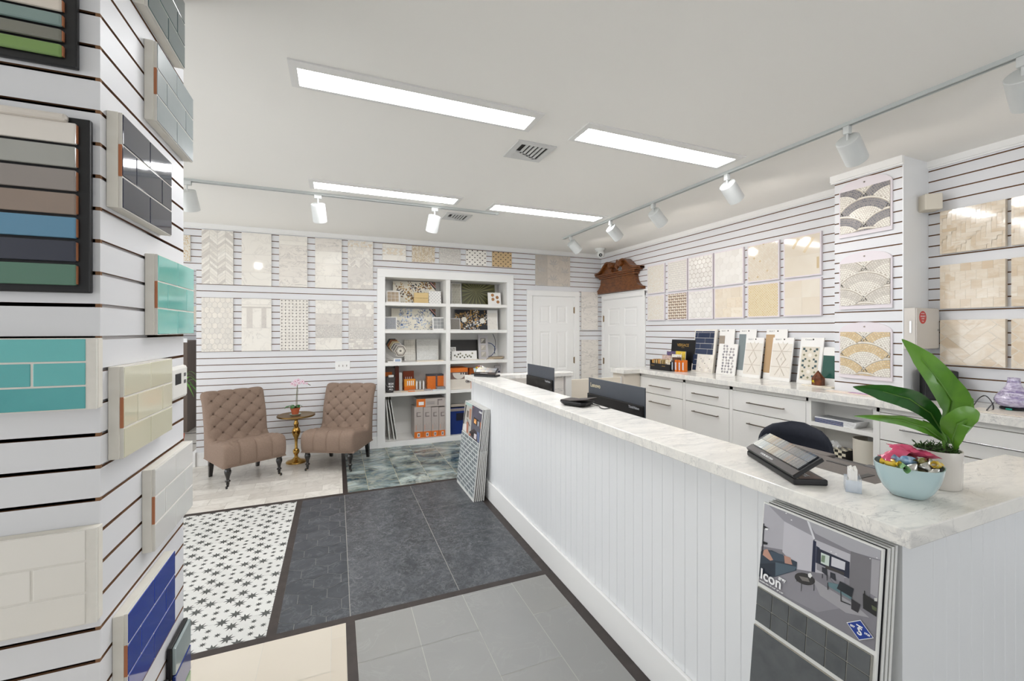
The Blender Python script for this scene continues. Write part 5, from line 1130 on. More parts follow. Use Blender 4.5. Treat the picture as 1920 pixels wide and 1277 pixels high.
# keypad device
t = thing('desk_device', 'black wedge shaped electronic device with a cable on the marble countertop', 'device', Zrot(1.36, 2.262, CT + .0005, R(-64))); M0 = t.matrix_world.copy()
mesh_t = mat('device_texture', (64, 54, 50), .5, noise=(200, .8, (24, 22, 22), 5))
mb = MB(); rows = [[(x * s, y * s2, z) for x, y in ((-.085, -.055), (-.06, -.068), (.07, -.068), (.09, -.04), (.09, .05), (.06, .062), (-.07, .062), (-.088, .04))] for z, s, s2 in ((0, .78, .8), (.012, .95, .95), (.022, 1.02, 1.02), (.027, 1, 1))]; mb.grid(rows, black_m, 0, False, True); mb.face(rows[0][::-1], black_m); mb.face(rows[-1], black_m); mb.build('body', t, M0)
mb = MB(); mb.box(-.085, -.01, -.055, .055, .027, .032, mesh_t, bev=.002); mb.build('keypad', t, M0)
mb = MB(); mb.box(-.055, .07, -.06, .06, 0, .006, mesh_t, bev=.002); mb.build('top_plate', t, M0 @ Matrix.Translation((.03, .01, .033)) @ Matrix.Rotation(R(-9), 4, 'Y'))
mb = MB(); mb.tube(crom([(.08, .03, .012), (.13, .04, .004), (.16, .0, .004), (.2, -.02, .004), (.215, .03, .004)], 6), .003, black_m); mb.build('cable', t, M0)
# monitors
scr = mat('monitor_back', (72, 76, 83), .45, noise=(30, .2, (66, 70, 77))); mlow = mat('monitor_back_lower', (22, 21, 22), .25, noise=(30, .2, (32, 30, 30)))
def monitor(lb, ya, yb, X, zt, zb, logo, az):
    W_ = ya - yb; t = thing('computer_monitor', lb, 'monitor', T(X, ya, zb, -90 + az), 'computer monitors behind the counter'); M0 = t.matrix_world.copy(); h = zt - zb
    mb = MB(); mb.box(0, W_, 0, .008, 0, h, scr, bev=.002); mb.build('back_cover', t, M0)
    mb = MB(); mb.box(.004, W_ - .004, -.016, 0, .0, h * .68, mlow, bev=.006); mb.build('lower_housing', t, M0)
    mb = MB(); mb.box(.006, W_ - .006, .008, .009, .01, h - .006, mat('dark_screen', (12, 12, 14), .1, noise=(4, .1, (16, 16, 18)))); mb.build('screen', t, M0)
    mb = MB(); mb.box(W_ / 2 - .02, W_ / 2 + .02, -.045, -.016, -(zb - .76), h * .4, black_m, bev=.004); mb.box(W_ / 2 - .12, W_ / 2 + .12, -.12, .08, -(zb - .746), -(zb - .757), black_m, bev=.003); mb.build('stand', t, M0)
    if logo: textmesh('Lenovo', .042, mat('logo_gold', (206, 194, 164), .4, noise=(9, .1, (196, 184, 152))), t, (.025, -.0006, h - .062), bold=.0006)
    textmesh('ThinkVision', .0215, mat('logo_silver', (186, 188, 192), .3, .4, noise=(9, .1, (176, 178, 182))), t, (W_ - .135, -.0166, h * .60), bold=.0005)
monitor('dark widescreen monitor back with a gold brand name, nearer the middle of the counter', 2.665, 2.05, 1.70, 1.180, .84, True, 0)
monitor('smaller dark monitor back further along the counter, in front of the rear door', 3.74, 3.205, 1.70, 1.203, .88, False, 0)
# desk chairs
navy = mat('navy_upholstery', (22, 26, 38), .75, noise=(60, .5, (32, 36, 50)), bump=(300, .2))
def deskchair(lb, x, y, zt, az):
    t = thing('desk_chair', lb, 'desk chair', T(x, y, .001, az), 'navy desk chairs behind the counter'); M0 = t.matrix_world.copy()
    rows = []
    for i in range(17):
        a = math.pi * i / 16; rows.append([])
    hb = .40; mb = MB(); rows = []
    for j in range(15):
        v = j / 14; z = zt - hb + hb * v; half = .215 * (1 - max(0, v - .3) ** 3.2 * 1.9) ** .5 if v < 1 else .02
        half = .205 * math.sqrt(max(.03, 1 - (max(0, v - .35) / .65) ** 4.5)); row = []
        for k in range(25):
            u = -1 + 2 * k / 24; row.append((u * half, -.20 - .0 + .11 * (u * half / .225) ** 2 - .02 * math.sin(v * 3.1) * 1, z))
        for k in range(24, -1, -1):
            u = -1 + 2 * k / 24; th = .045 * math.sqrt(max(0, 1 - abs(u) ** 6)) * min(1, (1 - v) * 6 + .15); row.append((u * half, -.20 + .11 * (u * half / .225) ** 2 - .02 * math.sin(v * 3.1) + th, z))
        rows.append(row)
    mb.grid(rows, navy, 0, True, True); mb.face(rows[-1], navy); mb.face(rows[0][::-1], navy); mb.build('backrest', t, M0)
    mb = MB(); mb.lathe([(0, .42), (.20, .42), (.235, .44), (.24, .47), (.22, .49), (0, .50)], navy, 32, sy=.95); mb.build('seat', t, M0)
    mb = MB(); mb.box(-.03, .03, -.215, -.205 + .03, .40, zt - .2, black_m, bev=.004); mb.box(-.03, .03, -.21, 0, .40, .42, black_m); mb.build('back_support', t, M0)
    mb = MB(); mb.lathe([(.03, .06), (.03, .3), (.02, .3), (.02, .42)], black_m, 16); mb.build('column', t, M0)
    for k in range(5):
        a = k * 1.2566; d = Vector((math.cos(a), math.sin(a), 0)); mb = MB(); mb.tube([Vector((0, 0, .09)), d * .28 + Vector((0, 0, .06))], [.02, .013], black_m); mb.build('base_arm', t, M0)
        mb = MB(); mb.lathe([(0, -.02), (.028, -.02), (.028, .02), (0, .02)], black_m, 16, axis=Matrix.Translation(d * .28 + Vector((0, 0, .03))) @ Matrix.Rotation(a, 4, 'Z') @ Matrix.Rotation(R(90), 4, 'X')); mb.build('caster', t, M0)
deskchair('navy desk chair with a rounded back, behind the near colour chip display', 2.43, 1.70, .962, 106)
deskchair('navy desk chair further along, peeking out left of the large monitor', 2.45, 3.58, .965, 106)
# printer
pr = mat('printer_top', (114, 106, 102), .5, noise=(200, .35, (82, 76, 72)))
t = thing('printer', 'large grey-brown flat topped printer behind the marble countertop', 'printer', T(1.50, .785, .7465)); M0 = t.matrix_world.copy(); ph_ = .265
mb = MB(); mb.box(0, .345, 0, .50, 0, ph_, black_m, bev=.01); mb.build('body', t, M0)
mb = MB(); mb.box(-.003, .29, -.003, .503, ph_, ph_ + .018, pr, bev=.008); mb.box(.29, .348, .30, .503, ph_, ph_ + .018, pr, bev=.004); mb.box(.29, .348, -.003, .06, ph_, ph_ + .018, pr, bev=.004); mb.build('lid', t, M0)
mb = MB(); mb.box(.292, .345, .062, .298, ph_, ph_ + .008, black_m, bev=.002); mb.box(.30, .34, .07, .18, ph_ + .008, ph_ + .014, mat('printer_panel', (60, 66, 74), .3, noise=(30, .2, (50, 56, 64))), bev=.002); mb.build('document_feeder', t, M0)
for q in ((.09, .20, .09, .11), (.22, .235, .18, .26)): mb = MB(); mb.box(*q, ph_ + .018, ph_ + .0195, black_m, bev=.0005); mb.build('lid_slot', t, M0)
# card holder
acr = mat('clear_acrylic', (226, 236, 248), .04, noise=(3, .02, (214, 228, 244)), alpha=.3)
t = thing('card_holder', 'clear acrylic holder of white business cards near the blue bowl', 'card holder', Zrot(1.372, .762, CT + .0005, R(-146))); M0 = t.matrix_world.copy()
mb = MB(); mb.solid([(-.03, 0), (.03, 0), (.03, .032), (-.03, .032)], -.018, -.0165, acr); mb.box(-.03, .03, -.018, .018, 0, .0015, acr); mb.box(-.03, .03, .0165, .018, 0, .04, acr); mb.box(-.03, -.0285, -.018, .018, 0, .034, acr); mb.box(.0285, .03, -.018, .018, 0, .034, acr); mb.build('holder', t, M0)
for k in range(6): mb = MB(); mb.box(-.0235, .0235, -.010 + k * .0032, -.0070 + k * .0032, .002, .060 + .002 * (k % 3), card_m); mb.box(-.015, .012, -.0102 + k * .0032, -.010 + k * .0032, .03, .034, greyline); mb.build('card', t, M0)
# bowls and sweets
bowlm = mat('blue_ceramic', (178, 200, 202), .12, noise=(5, .15, (170, 194, 197)), coat=.5)
def bowl(lb, c, r, h, sxx=1.0, az=0):
    mb = MB(); pr_ = [(0, .002), (r * .46, 0), (r * .54, .003), (r * .74, h * .25), (r * .90, h * .55), (r * .98, h * .85), (r, h), (r * .965, h), (r * .94, h * .85), (r * .85, h * .5), (r * .6, h * .16), (0, h * .1)]
    mb.lathe(pr_, bowlm, 48, pw=2.5, sx=sxx, sy=1.0); return tag(mb.build('bowl', None, Zrot(c[0], c[1], c[2], az)), lb, 'bowl')
BC = Vector((1.478, .675, CT + .0005)) + Vector((CA, -SA, 0)) * -.008; bowl('pale blue ceramic bowl full of sweets at the near corner of the counter', BC, .074, .088, 1.0, R(20))
pinkm = mat('pink_wrapper', (206, 66, 106), .2, noise=(26, .5, (226, 110, 140), 3), bump=(30, .6), coat=.4); silv = mat('silver_foil', (214, 212, 206), .32, .75, noise=(60, .5, (150, 148, 144), 4), bump=(90, .8)); yelw = mat('yellow_wrapper', (224, 186, 44), .25, noise=(40, .5, (236, 216, 120), 3), coat=.3, bump=(60, .6)); grw = mat('green_wrapper', (96, 160, 84), .2, noise=(40, .6, (196, 220, 190), 3), coat=.3, bump=(60, .6)); bluw = mat('blue_wrapper', (96, 142, 180), .2, noise=(40, .6, (220, 230, 236), 3), coat=.3, bump=(60, .6)); brw = mat('brown_wrapper', (116, 44, 50), .2, noise=(40, .5, (150, 80, 84), 3), coat=.3, bump=(60, .6)); olv = mat('olive_wrapper', (120, 116, 60), .25, noise=(40, .5, (160, 150, 90), 3), coat=.3)
def twist(mt, name, lb, p, L_, r, az, tilt, grp='sweets in the blue bowl'):
    """twist-wrapped sweet"""
    mb = MB(); M = Matrix.Translation(p) @ Matrix.Rotation(R(az), 4, 'Z') @ Matrix.Rotation(R(90 + tilt), 4, 'Y')
    mb.lathe([(r * .9, -L_ * .9), (r * .75, -L_ * .8), (r * .22, -L_ * .5), (r * .85, -L_ * .4), (r, -L_ * .2), (r, L_ * .2), (r * .85, L_ * .4), (r * .22, L_ * .5), (r * .75, L_ * .8), (r * .9, L_ * .9)], mt, 14, sy=.8, axis=M, cap=False, pw=1.4)
    tag(mb.build(name, None, None), lb, 'sweet', grp)
def kiss(lb, p, r, az):
    mb = MB(); mb.lathe([(0, 0), (r * .9, 0), (r, r * .2), (r * .85, r * .7), (r * .45, r * 1.2), (r * .15, r * 1.6), (0, r * 1.75)], silv, 16, axis=Matrix.Translation(p) @ Matrix.Rotation(R(az), 4, 'Z') @ Matrix.Rotation(R(35), 4, 'X')); tag(mb.build('wrapped_sweet', None, None), lb, 'sweet', 'sweets in the blue bowl')
F2 = Vector((SA, CA, 0)); R2 = Vector((CA, -SA, 0)); B0 = BC + Vector((0, 0, .088))
def BP(a, b, c): return B0 + R2 * a * .8 + F2 * b * .8 + Vector((0, 0, c))
for k, (a, b, c, az) in enumerate(((-.035, -.045, -.006, 20), (.005, -.05, -.004, 80), (.045, -.04, .0, 140), (.02, -.065, -.014, 10))): kiss('silver foil wrapped chocolate drop in the blue bowl, ' + ('leftmost', 'middle one', 'rightmost', 'nearest the front rim')[k], BP(a, b, c), .0135, az)
twist(grw, 'wrapped_sweet', 'green wrapped sweet at the left of the blue bowl', BP(-.055, -.035, .0), .045, .012, 40, 5); twist(yelw, 'wrapped_sweet', 'yellow wrapped sweet at the left rim of the blue bowl', BP(-.07, -.01, .004), .03, .011, 70, 8); twist(bluw, 'wrapped_sweet', 'pale blue wrapped sweet in the middle of the bowl', BP(-.02, -.02, .012), .045, .013, -20, 10); twist(yelw, 'wrapped_sweet', 'yellow wrapped sweet at the right rim of the blue bowl', BP(.066, -.035, .004), .034, .011, 10, 14); twist(brw, 'wrapped_sweet', 'dark red wrapped sweet at the right rim of the blue bowl', BP(.065, -.005, .002), .03, .012, 30, -4); twist(olv, 'wrapped_sweet', 'olive wrapped sweet under the silver drops in the blue bowl', BP(.03, -.02, .008), .04, .012, 0, 4); twist(brw, 'wrapped_sweet', 'dark red wrapped sweet under the pink packets', BP(.02, .02, .006), .045, .016, 90, 0)
mb = MB(); mb.lathe([(0, 0), (.055, 0), (.068, .02), (.06, .035), (.02, .042), (0, .042)], mat('mixed_foil', (150, 140, 120), .25, .4, noise=(45, .9, (90, 100, 60), 5), bump=(60, 1)), 24, c=(0, 0, 0)); tag(mb.build('wrapped_sweets', None, Matrix.Translation(BC + Vector((0, 0, .045)))), 'layer of mixed wrapped sweets filling the blue bowl', 'sweets', kind='stuff')
def packet(lb, P_, L_, W_, az, tz, ty, mt=pinkm, lab=False):
    t = thing('pink_packet', lb, 'sweet', Matrix.Translation(P_) @ Matrix.Rotation(R(az), 4, 'Z') @ Matrix.Rotation(R(tz), 4, 'Y') @ Matrix.Rotation(R(ty), 4, 'X'), 'sweets in the blue bowl'); M0 = t.matrix_world.copy(); mb = MB()
    for s in (1, -1):
        rows = []
        for i in range(13):
            u = -1 + i / 6; row = []
            for j in range(9):
                v = -1 + j / 4; z = s * .009 * max(0, (1 - abs(u) ** 4)) * max(0, 1 - v * v) + .003 * math.sin(u * 7 + v * 3); fl = 1 + .12 * abs(u) ** 6
                row.append((u * L_ / 2 + (.003 * math.cos(j * 3.1) if abs(u) == 1 else 0), v * W_ / 2 * fl, z))
            rows.append(row)
        mb.grid(rows, mt)
    mb.build('wrapper', t, M0)
    if lab: m2 = MB(); m2.face([(-.02, -.016, .0125), (.03, -.016, .0125), (.03, .006, .0125), (-.02, .006, .0125)], whiteink); m2.build('wrapper_label', t, M0); textmesh('SOUR', .009, bluw, t, (0, 0, 0)).matrix_world = M0 @ Matrix.Translation((-.012, -.01, .0129))
packet('long pink sweet packet lying on the left of the blue bowl', BP(-.035, .01, .024), .085, .034, -10, -14, 10); packet('pink sweet packet with a white label at the right of the blue bowl', BP(.055, .02, .024), .085, .038, -28, 12, -8, lab=True); packet('crumpled pink sweet packet on top in the middle of the blue bowl', BP(.01, .03, .035), .07, .036, -22, 4, 18)
# far bowl
FBc = Vector((1.345, 4.125, CT + .0005)); bowl('small pale blue bowl of sweets at the far end of the counter', FBc, .066, .07)
for k, (m_, a, b, c) in enumerate(((brw, -.01, 0, .085), (yelw, -.03, -.01, .075), (grw, -.005, -.02, .074), (silv, .025, -.01, .076), (whiteink, .01, .01, .08), (pinkm, .03, .015, .074))):
    nm = ('dark red', 'yellow', 'green', 'silver', 'white', 'pink')[k]; twist(m_, 'wrapped_sweet', nm + ' wrapped sweet in the small bowl at the far end', FBc + Vector((a, b, c)), .032, .013, k * 50, 6, 'sweets in the far bowl')
# plant
PB = Vector((1.628, .697, CT + .0005)) + Vector((CA, -SA, 0)) * .018; t = thing('potted_plant', 'leafy green plant in a white pot at the near corner of the counter', 'potted plant', Matrix.Translation(PB)); M0 = t.matrix_world.copy()
potm = mat('white_pot', (216, 210, 202), .25, noise=(4, .1, (208, 202, 194)), coat=.2); moss = mat('moss', (54, 84, 30), .9, noise=(60, .7, (30, 44, 18), 3)); soil = mat('soil', (44, 32, 24), .95, noise=(60, .6, (26, 18, 14)))
mb = MB(); mb.lathe([(0, .001), (.052, 0), (.054, .003), (.056, .105), (.0555, .108), (.052, .108), (.050, .098), (0, .096)], potm, 40); mb.build('pot', t, M0)
mb = MB(); mb.lathe([(.050, .098), (.03, .108), (.0, .112)], soil, 24, cap=False)
mb.build('soil', t, M0)
mb = MB()
for k in range(170):
    a = rnd.random() * 6.283; r0 = .048 * math.sqrt(rnd.random()); p = Vector((r0 * math.cos(a), r0 * math.sin(a), .100)); q = [p]
    for _ in range(4): q.append(q[-1] + Vector((rnd.uniform(-.008, .008), rnd.uniform(-.008, .008), rnd.uniform(-.002, .009))))
    mb.tube(q, [.0012, .0016, .0014, .0012, .0006], moss, 4)
tag(mb.build('moss', t, M0), kind='stuff')
pg = mat('plant_leaf', (82, 136, 38), .3, col2=(108, 156, 50), noise=(10, .6, (56, 108, 28), 3), coat=.2); pg2 = mat('plant_leaf_dark', (44, 100, 40), .18, col2=(66, 118, 50), noise=(10, .5, (32, 78, 32), 3), coat=.5); stm = mat('plant_stem', (96, 140, 56), .4, noise=(20, .3, (80, 120, 46)))
D0 = 1.628 * SA + .697 * CA
def PV(x, y, dd=0.0):
    """point at a given distance in front of or behind the pot, seen at photo pixel x, y"""
    r = ray(x, y); k = D0 + dd; return Vector((r[0] * k, r[1] * k, CAM_H + r[2] * k))
def bleaf(name, pts, wid, mt, cup, lat, fv, stem=None, wave=.12, lb=None):
    mb = MB(); ribbon(mb, [PV(*p) for p in pts], wid, mt, cup=cup, lat=lat, nseg=9, fv=fv, wave=wave); o = mb.build(name, t, Matrix.Identity(4))
    mb = MB(); mb.tube([PV(p[0], p[1], p[2] - .003) if len(p) > 2 else PV(p[0], p[1]) for p in pts[:-1]], [.0018] * (len(pts) - 2) + [.0006], stm, 6); mb.build('midrib', o, Matrix.Identity(4))
    if stem: mb = MB(); mb.tube(crom([tuple(PV(*p)) for p in stem], 5), .0034, stm, 8); mb.build('stem', t, Matrix.Identity(4))
up_lat = Vector((R2.x * .75, R2.y * .75, .0)) + Vector((0, 0, .0))
bleaf('leaf', [(1781, 832, .0), (1779, 790, -.01), (1786, 752, -.03), (1762, 716, -.05), (1728, 672, -.03), (1691, 636, .0)], [.004, .030, .040, .036, .026, .001], pg, .25, R2 * .82 + Vector((0, 0, .5)) - F2 * .2, .7, [(1778, 862, 0), (1780, 840, 0)], .08)
bleaf('leaf', [(1768, 812, .02), (1745, 775, .01), (1705, 748, -.01), (1655, 734, -.02), (1599, 725, -.01)], [.004, .022, .031, .027, .001], pg2, .2, Vector((0, 0, 1)) + R2 * .35 - F2 * .55, .2, [(1772, 862, .01), (1775, 838, .015), (1768, 812, .02)], .06)
bleaf('leaf', [(1768, 826, -.01), (1735, 802, -.03), (1690, 788, -.05), (1650, 783, -.06), (1601, 780, -.06)], [.003, .016, .0145, .010, .001], pg, .3, Vector((0, 0, 1)) + R2 * .25 - F2 * .3, .4, [(1774, 864, -.01), (1771, 842, -.01), (1768, 826, -.01)], .12)
bleaf('leaf', [(1790, 850, -.02), (1786, 822, -.05), (1795, 795, -.075), (1815, 785, -.085), (1834, 790, -.085)], [.003, .020, .034, .034, .020], pg, .25, Vector((0, 0, .9)) - R2 * .55 - F2 * .2, .9, [(1784, 866, 0), (1787, 856, -.01), (1790, 846, -.02)], .06)
bleaf('leaf', [(1787, 842, .01), (1800, 820, .0), (1808, 808, -.01)], [.003, .014, .004], pg, .25, Vector((0, 0, .4)) + R2 * .7, .1, [(1788, 866, .01), (1794, 840, .005), (1805, 815, .0)], .05)
bleaf('leaf', [(1775, 826, .03), (1750, 802, .03), (1730, 788, .03)], [.003, .008, .001], stm, .3, Vector((0, 0, 1)) + R2 * .5, .1, [(1780, 862, .02), (1775, 826, .03)], .05)
bleaf('leaf', [(1800, 820, .03), (1813, 790, .03), (1806, 755, .02), (1790, 735, .02)], [.003, .022, .026, .004], pg, .2, R2 * .8 + Vector((0, 0, .3)), .8, [(1790, 862, .02), (1796, 838, .03), (1800, 820, .03)], .08)

# ================================================================== ON THE WALL WORKTOP
GRP = 'sample boards leaning on the wall worktop'
def leaner(lb, x0, x1, yt, Xb, pat, base=card_m, t=.008, build=None, edge=None, zb=None, name='sample_board', head=None):
    """board standing on the worktop and leaning on the slats; x0, x1: photo columns of its foot, yt: photo row of its top edge"""
    z0 = zb or WZ + .0008; a = on_x(x0, 690, Xb); b = on_x(x1, 690, Xb); c = on_x((x0 + x1) / 2 + 3, yt, Xb + .05); w_ = a.y - b.y; h_ = c.z - z0
    lean = min(9.5, math.degrees(math.asin(min(.9, (XR - .012 - t * 1.2 - Xb) / h_))))
    th = thing(name, lb, 'sample board', T(Xb, a.y, z0, FACE_R, lean), GRP); M0 = th.matrix_world.copy(); mb = MB(); mb.box(0, w_, 0, t, 0, h_, edge or base); mb.build('backing', th, M0)
    mb = MB(); add_tiles(mb, w_, h_, pat(w_, h_), 0, .0025); mb.build('tile_face', th, M0)
    if head:
        textmesh(head, .018, greyline, th, (w_ * .12, -.0004, h_ - .024), name='lettering')
        m2 = MB(); m2.prism(ngon(w_ * .55, h_ - .016, .007, 12), -.0006, 0, ventd); m2.build('hang_hole', th, M0)
    return th
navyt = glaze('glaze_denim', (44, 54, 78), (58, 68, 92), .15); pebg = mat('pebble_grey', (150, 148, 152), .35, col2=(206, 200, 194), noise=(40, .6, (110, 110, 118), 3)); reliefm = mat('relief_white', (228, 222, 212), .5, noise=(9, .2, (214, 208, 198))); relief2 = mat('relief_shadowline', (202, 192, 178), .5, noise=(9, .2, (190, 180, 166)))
leaner('white framed board of denim blue bricks leaning beside the black sample box', 1296, 1337, 617, 3.80, lambda w_, h_: [(clip([(x + .014, z + .01) for x, z in e[0]], .014, w_ - .03, .01, h_ - .02), e[1], e[2]) for e in p_brick(w_, h_, .17, .062, .004, [navyt], .37)], plaster, .022)
leaner('small white board with tiny black dots, in front of the denim brick board', 1304, 1335, 664, 3.77, lambda w_, h_: [(ngon(w_ * (i + .5) / 4, h_ * (j + .5) / 4, .019, 12), rnd.random(), [marb_w, marb_g][(i + j) % 2]) for i in range(4) for j in range(4)] + [(rect(w_ * (i + 1) / 4 - .004, h_ * (j + 1) / 4 - .004, w_ * (i + 1) / 4 + .004, h_ * (j + 1) / 4 + .004), .5, bk) for i in range(3) for j in range(3) if (i + j) % 2 == 0], plaster, .012)
leaner('white board with a taupe strip, behind the grey leaf board', 1344, 1372, 617, 3.83, lambda w_, h_: [(rect(0, .1, w_ * .38, h_ - .07), .5, mat('taupe_strip', (158, 146, 132), .4, noise=(9, .3, (146, 134, 120)))), (rect(w_ * .4, h_ * .55, w_, h_ - .04), .2, card_m)], card_m, head='SELECT')
leaner('white board of grey leaf shaped pebbles, third board from the black sample box', 1342, 1377, 644, 3.78, lambda w_, h_: [(leaf2(w_ * (.3 + .17 * (i % 4)) + rnd.uniform(-.006, .006), h_ * (.05 + .093 * (i // 4) * 1.0), h_ * .085, .012, 1.57 + rnd.uniform(-.5, .5)), rnd.random(), pebg) for i in range(38)], card_m, .012)
def relief(w_, h_):
    out = [(rect(w_ * .04, h_ * .08, w_ * .96, h_ * .86), .2, reliefm)]
    for cz in (.32, .68):
        for k in range(6):
            a = math.pi / 2 + k * math.pi / 3; x, z = w_ / 2, h_ * cz; L_ = w_ * .46; q = lambda r, b: (x + r * math.cos(b), z + r * math.sin(b))
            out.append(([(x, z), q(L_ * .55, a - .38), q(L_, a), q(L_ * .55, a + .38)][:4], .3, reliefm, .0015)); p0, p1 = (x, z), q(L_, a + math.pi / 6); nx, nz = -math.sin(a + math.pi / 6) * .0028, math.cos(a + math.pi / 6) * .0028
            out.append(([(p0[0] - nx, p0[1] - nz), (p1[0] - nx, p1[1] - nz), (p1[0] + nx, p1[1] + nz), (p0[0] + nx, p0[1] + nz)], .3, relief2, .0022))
    return out
for (a0, a1, b0, b1), sc_, nm in (((1380, 1411, 1391, 1424), (130, 140, 142), 'grey'), ((1430, 1469, 1441, 1480), (190, 160, 124), 'tan')):
    leaner('white board with a long %s stick tile, behind a geometric relief board' % nm, a0, a1, 617, 3.82, lambda w_, h_: [(rect(.0, .06, w_ * .42, h_ - .05), .5, mat('stick_' + nm, sc_, .3, noise=(9, .3, tuple(v - 12 for v in sc_))))], card_m, head='SELECT')
    leaner('white geometric star relief board in front of the %s stick board' % nm, b0, b1, 632, 3.775, relief, card_m, .012, head='SELECT')
dg = mat('teal_small', (74, 94, 96), .35, noise=(30, .4, (56, 74, 78))); og_ = mat('olive_small', (134, 132, 102), .35, noise=(30, .4, (116, 114, 84))); wt = mat('sand_tile', (216, 208, 192), .4, noise=(20, .3, (204, 196, 178)))
def quat(w_, h_):
    out = [(rect(w_ * .1, h_ * .08, w_ * .86, h_ * .80), .4, wt)]
    for j in range(2):
        cx, cz = w_ * .48, h_ * (.26 + .36 * j)
        for k in range(8):
            a = k * math.pi / 4; out.append((ngon(cx + w_ * .26 * math.cos(a), cz + h_ * .125 * math.sin(a), .0115, 4, a), .5, dg if k % 2 else og_, .0006))
        for k in range(4):
            a = math.pi / 4 + k * math.pi / 2; out.append((ngon(cx + w_ * .36 * math.cos(a) * 1.1, cz + h_ * .16 * math.sin(a) * 1.15, .014, 4, a), .5, dg, .0006))
        out.append((star(cx, cz, .022, 6, .6), .5, marb_w, .0006))
    return out
leaner('board with a green and white patterned cement tile, behind the small brown wooden ornament', 1493, 1536, 632, 3.79, quat, card_m, .010, head='   Ceramic')
leaner('board with a glossy dark green tile, half hidden by the pier', 1537, 1566, 650, 3.80, lambda w_, h_: [(rect(.006, h_ * .2, w_, h_ * .78), .5, glaze('glaze_forest', (58, 104, 92), (36, 76, 70), .08)), ], card_m, .010)
# VERSACE sample box
gold = mat('gold_print', (198, 160, 88), .3, .6, noise=(30, .2, (180, 142, 72)))
bM = T(3.50, 4.13, WZ + .0005, -90); t = thing('sample_box', 'black open box of patterned gold sample cards at the far end of the wall worktop', 'sample box', bM); M0 = bM
mb = MB(); BW_ = .34
mb.box(0, BW_, 0, .005, 0, .075, black_m); mb.box(0, .005, 0, .30, 0, .11, black_m); mb.box(BW_ - .005, BW_, 0, .30, 0, .11, black_m); mb.box(0, BW_, 0, .30, 0, .004, black_m); mb.box(0, BW_, .295, .30, 0, .11, black_m); mb.build('tray', t, M0)
mb = MB(); mb.box(-.02, BW_ + .02, 0, .012, 0, .355, black_m, bev=.003); lidm = M0 @ Matrix.Translation((.02, .302, 0)) @ Matrix.Rotation(R(-6), 4, 'X'); lid = mb.build('header_board', t, lidm); textmesh('VERSACE', .046, gold, lid, (BW_ / 2, -.0006, .275), align='CENTER', bold=.0008); textmesh('CERAMICS', .011, gold, lid, (BW_ / 2, -.0006, .258), align='CENTER')
textmesh('VERSACE', .014, gold, t, (.02, -.0006, .045)); textmesh('VERSACE', .014, gold, t, (.2, -.0006, .045))
cc = [(206, 150, 74), (230, 196, 120), (190, 120, 60), (236, 220, 180), (60, 46, 36), (196, 170, 116), (226, 210, 170), (96, 80, 60)]
for k in range(14):
    c = cc[k % len(cc)]; x = .012 + .0125 * k; mb = MB(); mb.box(x, x + .0095, .02, .12, .005, .115 + .004 * (k % 3), mat('card_%d_%d_%d' % c, c, .4, noise=(60, .6, tuple(max(0, v - 60) for v in c), 4)), bev=.001); tag(mb.build('sample_card', None, M0), 'thin gold and brown slab standing edge-on in the black sample box, %s from the left' % ORD[k], 'sample card', 'edge-on slabs in the black sample box')
flg = [mat('floral_gold', (214, 186, 120), .4), mat('floral_brown', (130, 90, 60), .4), mat('floral_white', (244, 240, 230), .4)]
for k, (x, y, z, w_, lbk) in enumerate(((.19, .06, .115, .14, 'white and gold floral card at the front right of the black sample box'), (.02, .16, .16, .15, 'small pinkish card in the middle row of the black sample box'), (.18, .16, .18, .15, 'white and black floral card in the middle row of the black sample box'), (.03, .22, .21, .14, 'purple striped card at the back left of the black sample box'), (.18, .22, .215, .15, 'yellow patterned card at the back right of the black sample box'))):
    base = [(236, 226, 206), (214, 190, 180), (236, 232, 226), (96, 84, 120), (226, 196, 70)][k]
    panel('sample_card', lbk, 'sample card', M0 @ T(x, y, .005, 0, 4), w_, z, .006, p_floral(w_, z, mat('cardb_%d_%d_%d' % base, base, .4, noise=(60, .3, tuple(v - 20 for v in base))), flg, 40, .03), None, 'patterned cards in the black sample box', edge=card_m)
orm = mat('orange_carton', (226, 122, 40), .45, noise=(9, .2, (214, 110, 32)))
for k in range(4):
    mb = MB(); y = 3.80 - k * .034; x = 3.52 + .02 * k; mb.box(x, x + .055, y - .028, y, WZ + .0005, WZ + .0005 + .125 + .006 * (k % 2), orm if k else mat('dark_carton', (70, 62, 60), .45, noise=(9, .2, (58, 52, 50))), bev=.002)
    mb.box(x - .0006, x, y - .024, y - .006, WZ + .02, WZ + .105, mat('pale_blue_label', (206, 216, 230), .5, noise=(60, .4, (170, 182, 204), 4)))
    tag(mb.build('small_carton', None, None), ('small dark carton with a pale label beside the black sample box', 'small orange carton with a pale label, next to the dark one', 'small orange carton, second of the row by the denim board', 'small orange carton nearest the denim brick board')[k], 'carton', 'small cartons beside the sample box')
mb = MB(); mb.box(3.60, 3.66, 3.79, 3.87, WZ + .0005, WZ + .155, mat('brown_carton', (96, 66, 50), .45, noise=(30, .4, (70, 46, 36))), bev=.002); tag(mb.build('small_carton', None, None), 'dark brown carton behind the small dark carton', 'carton', 'small cartons beside the sample box')
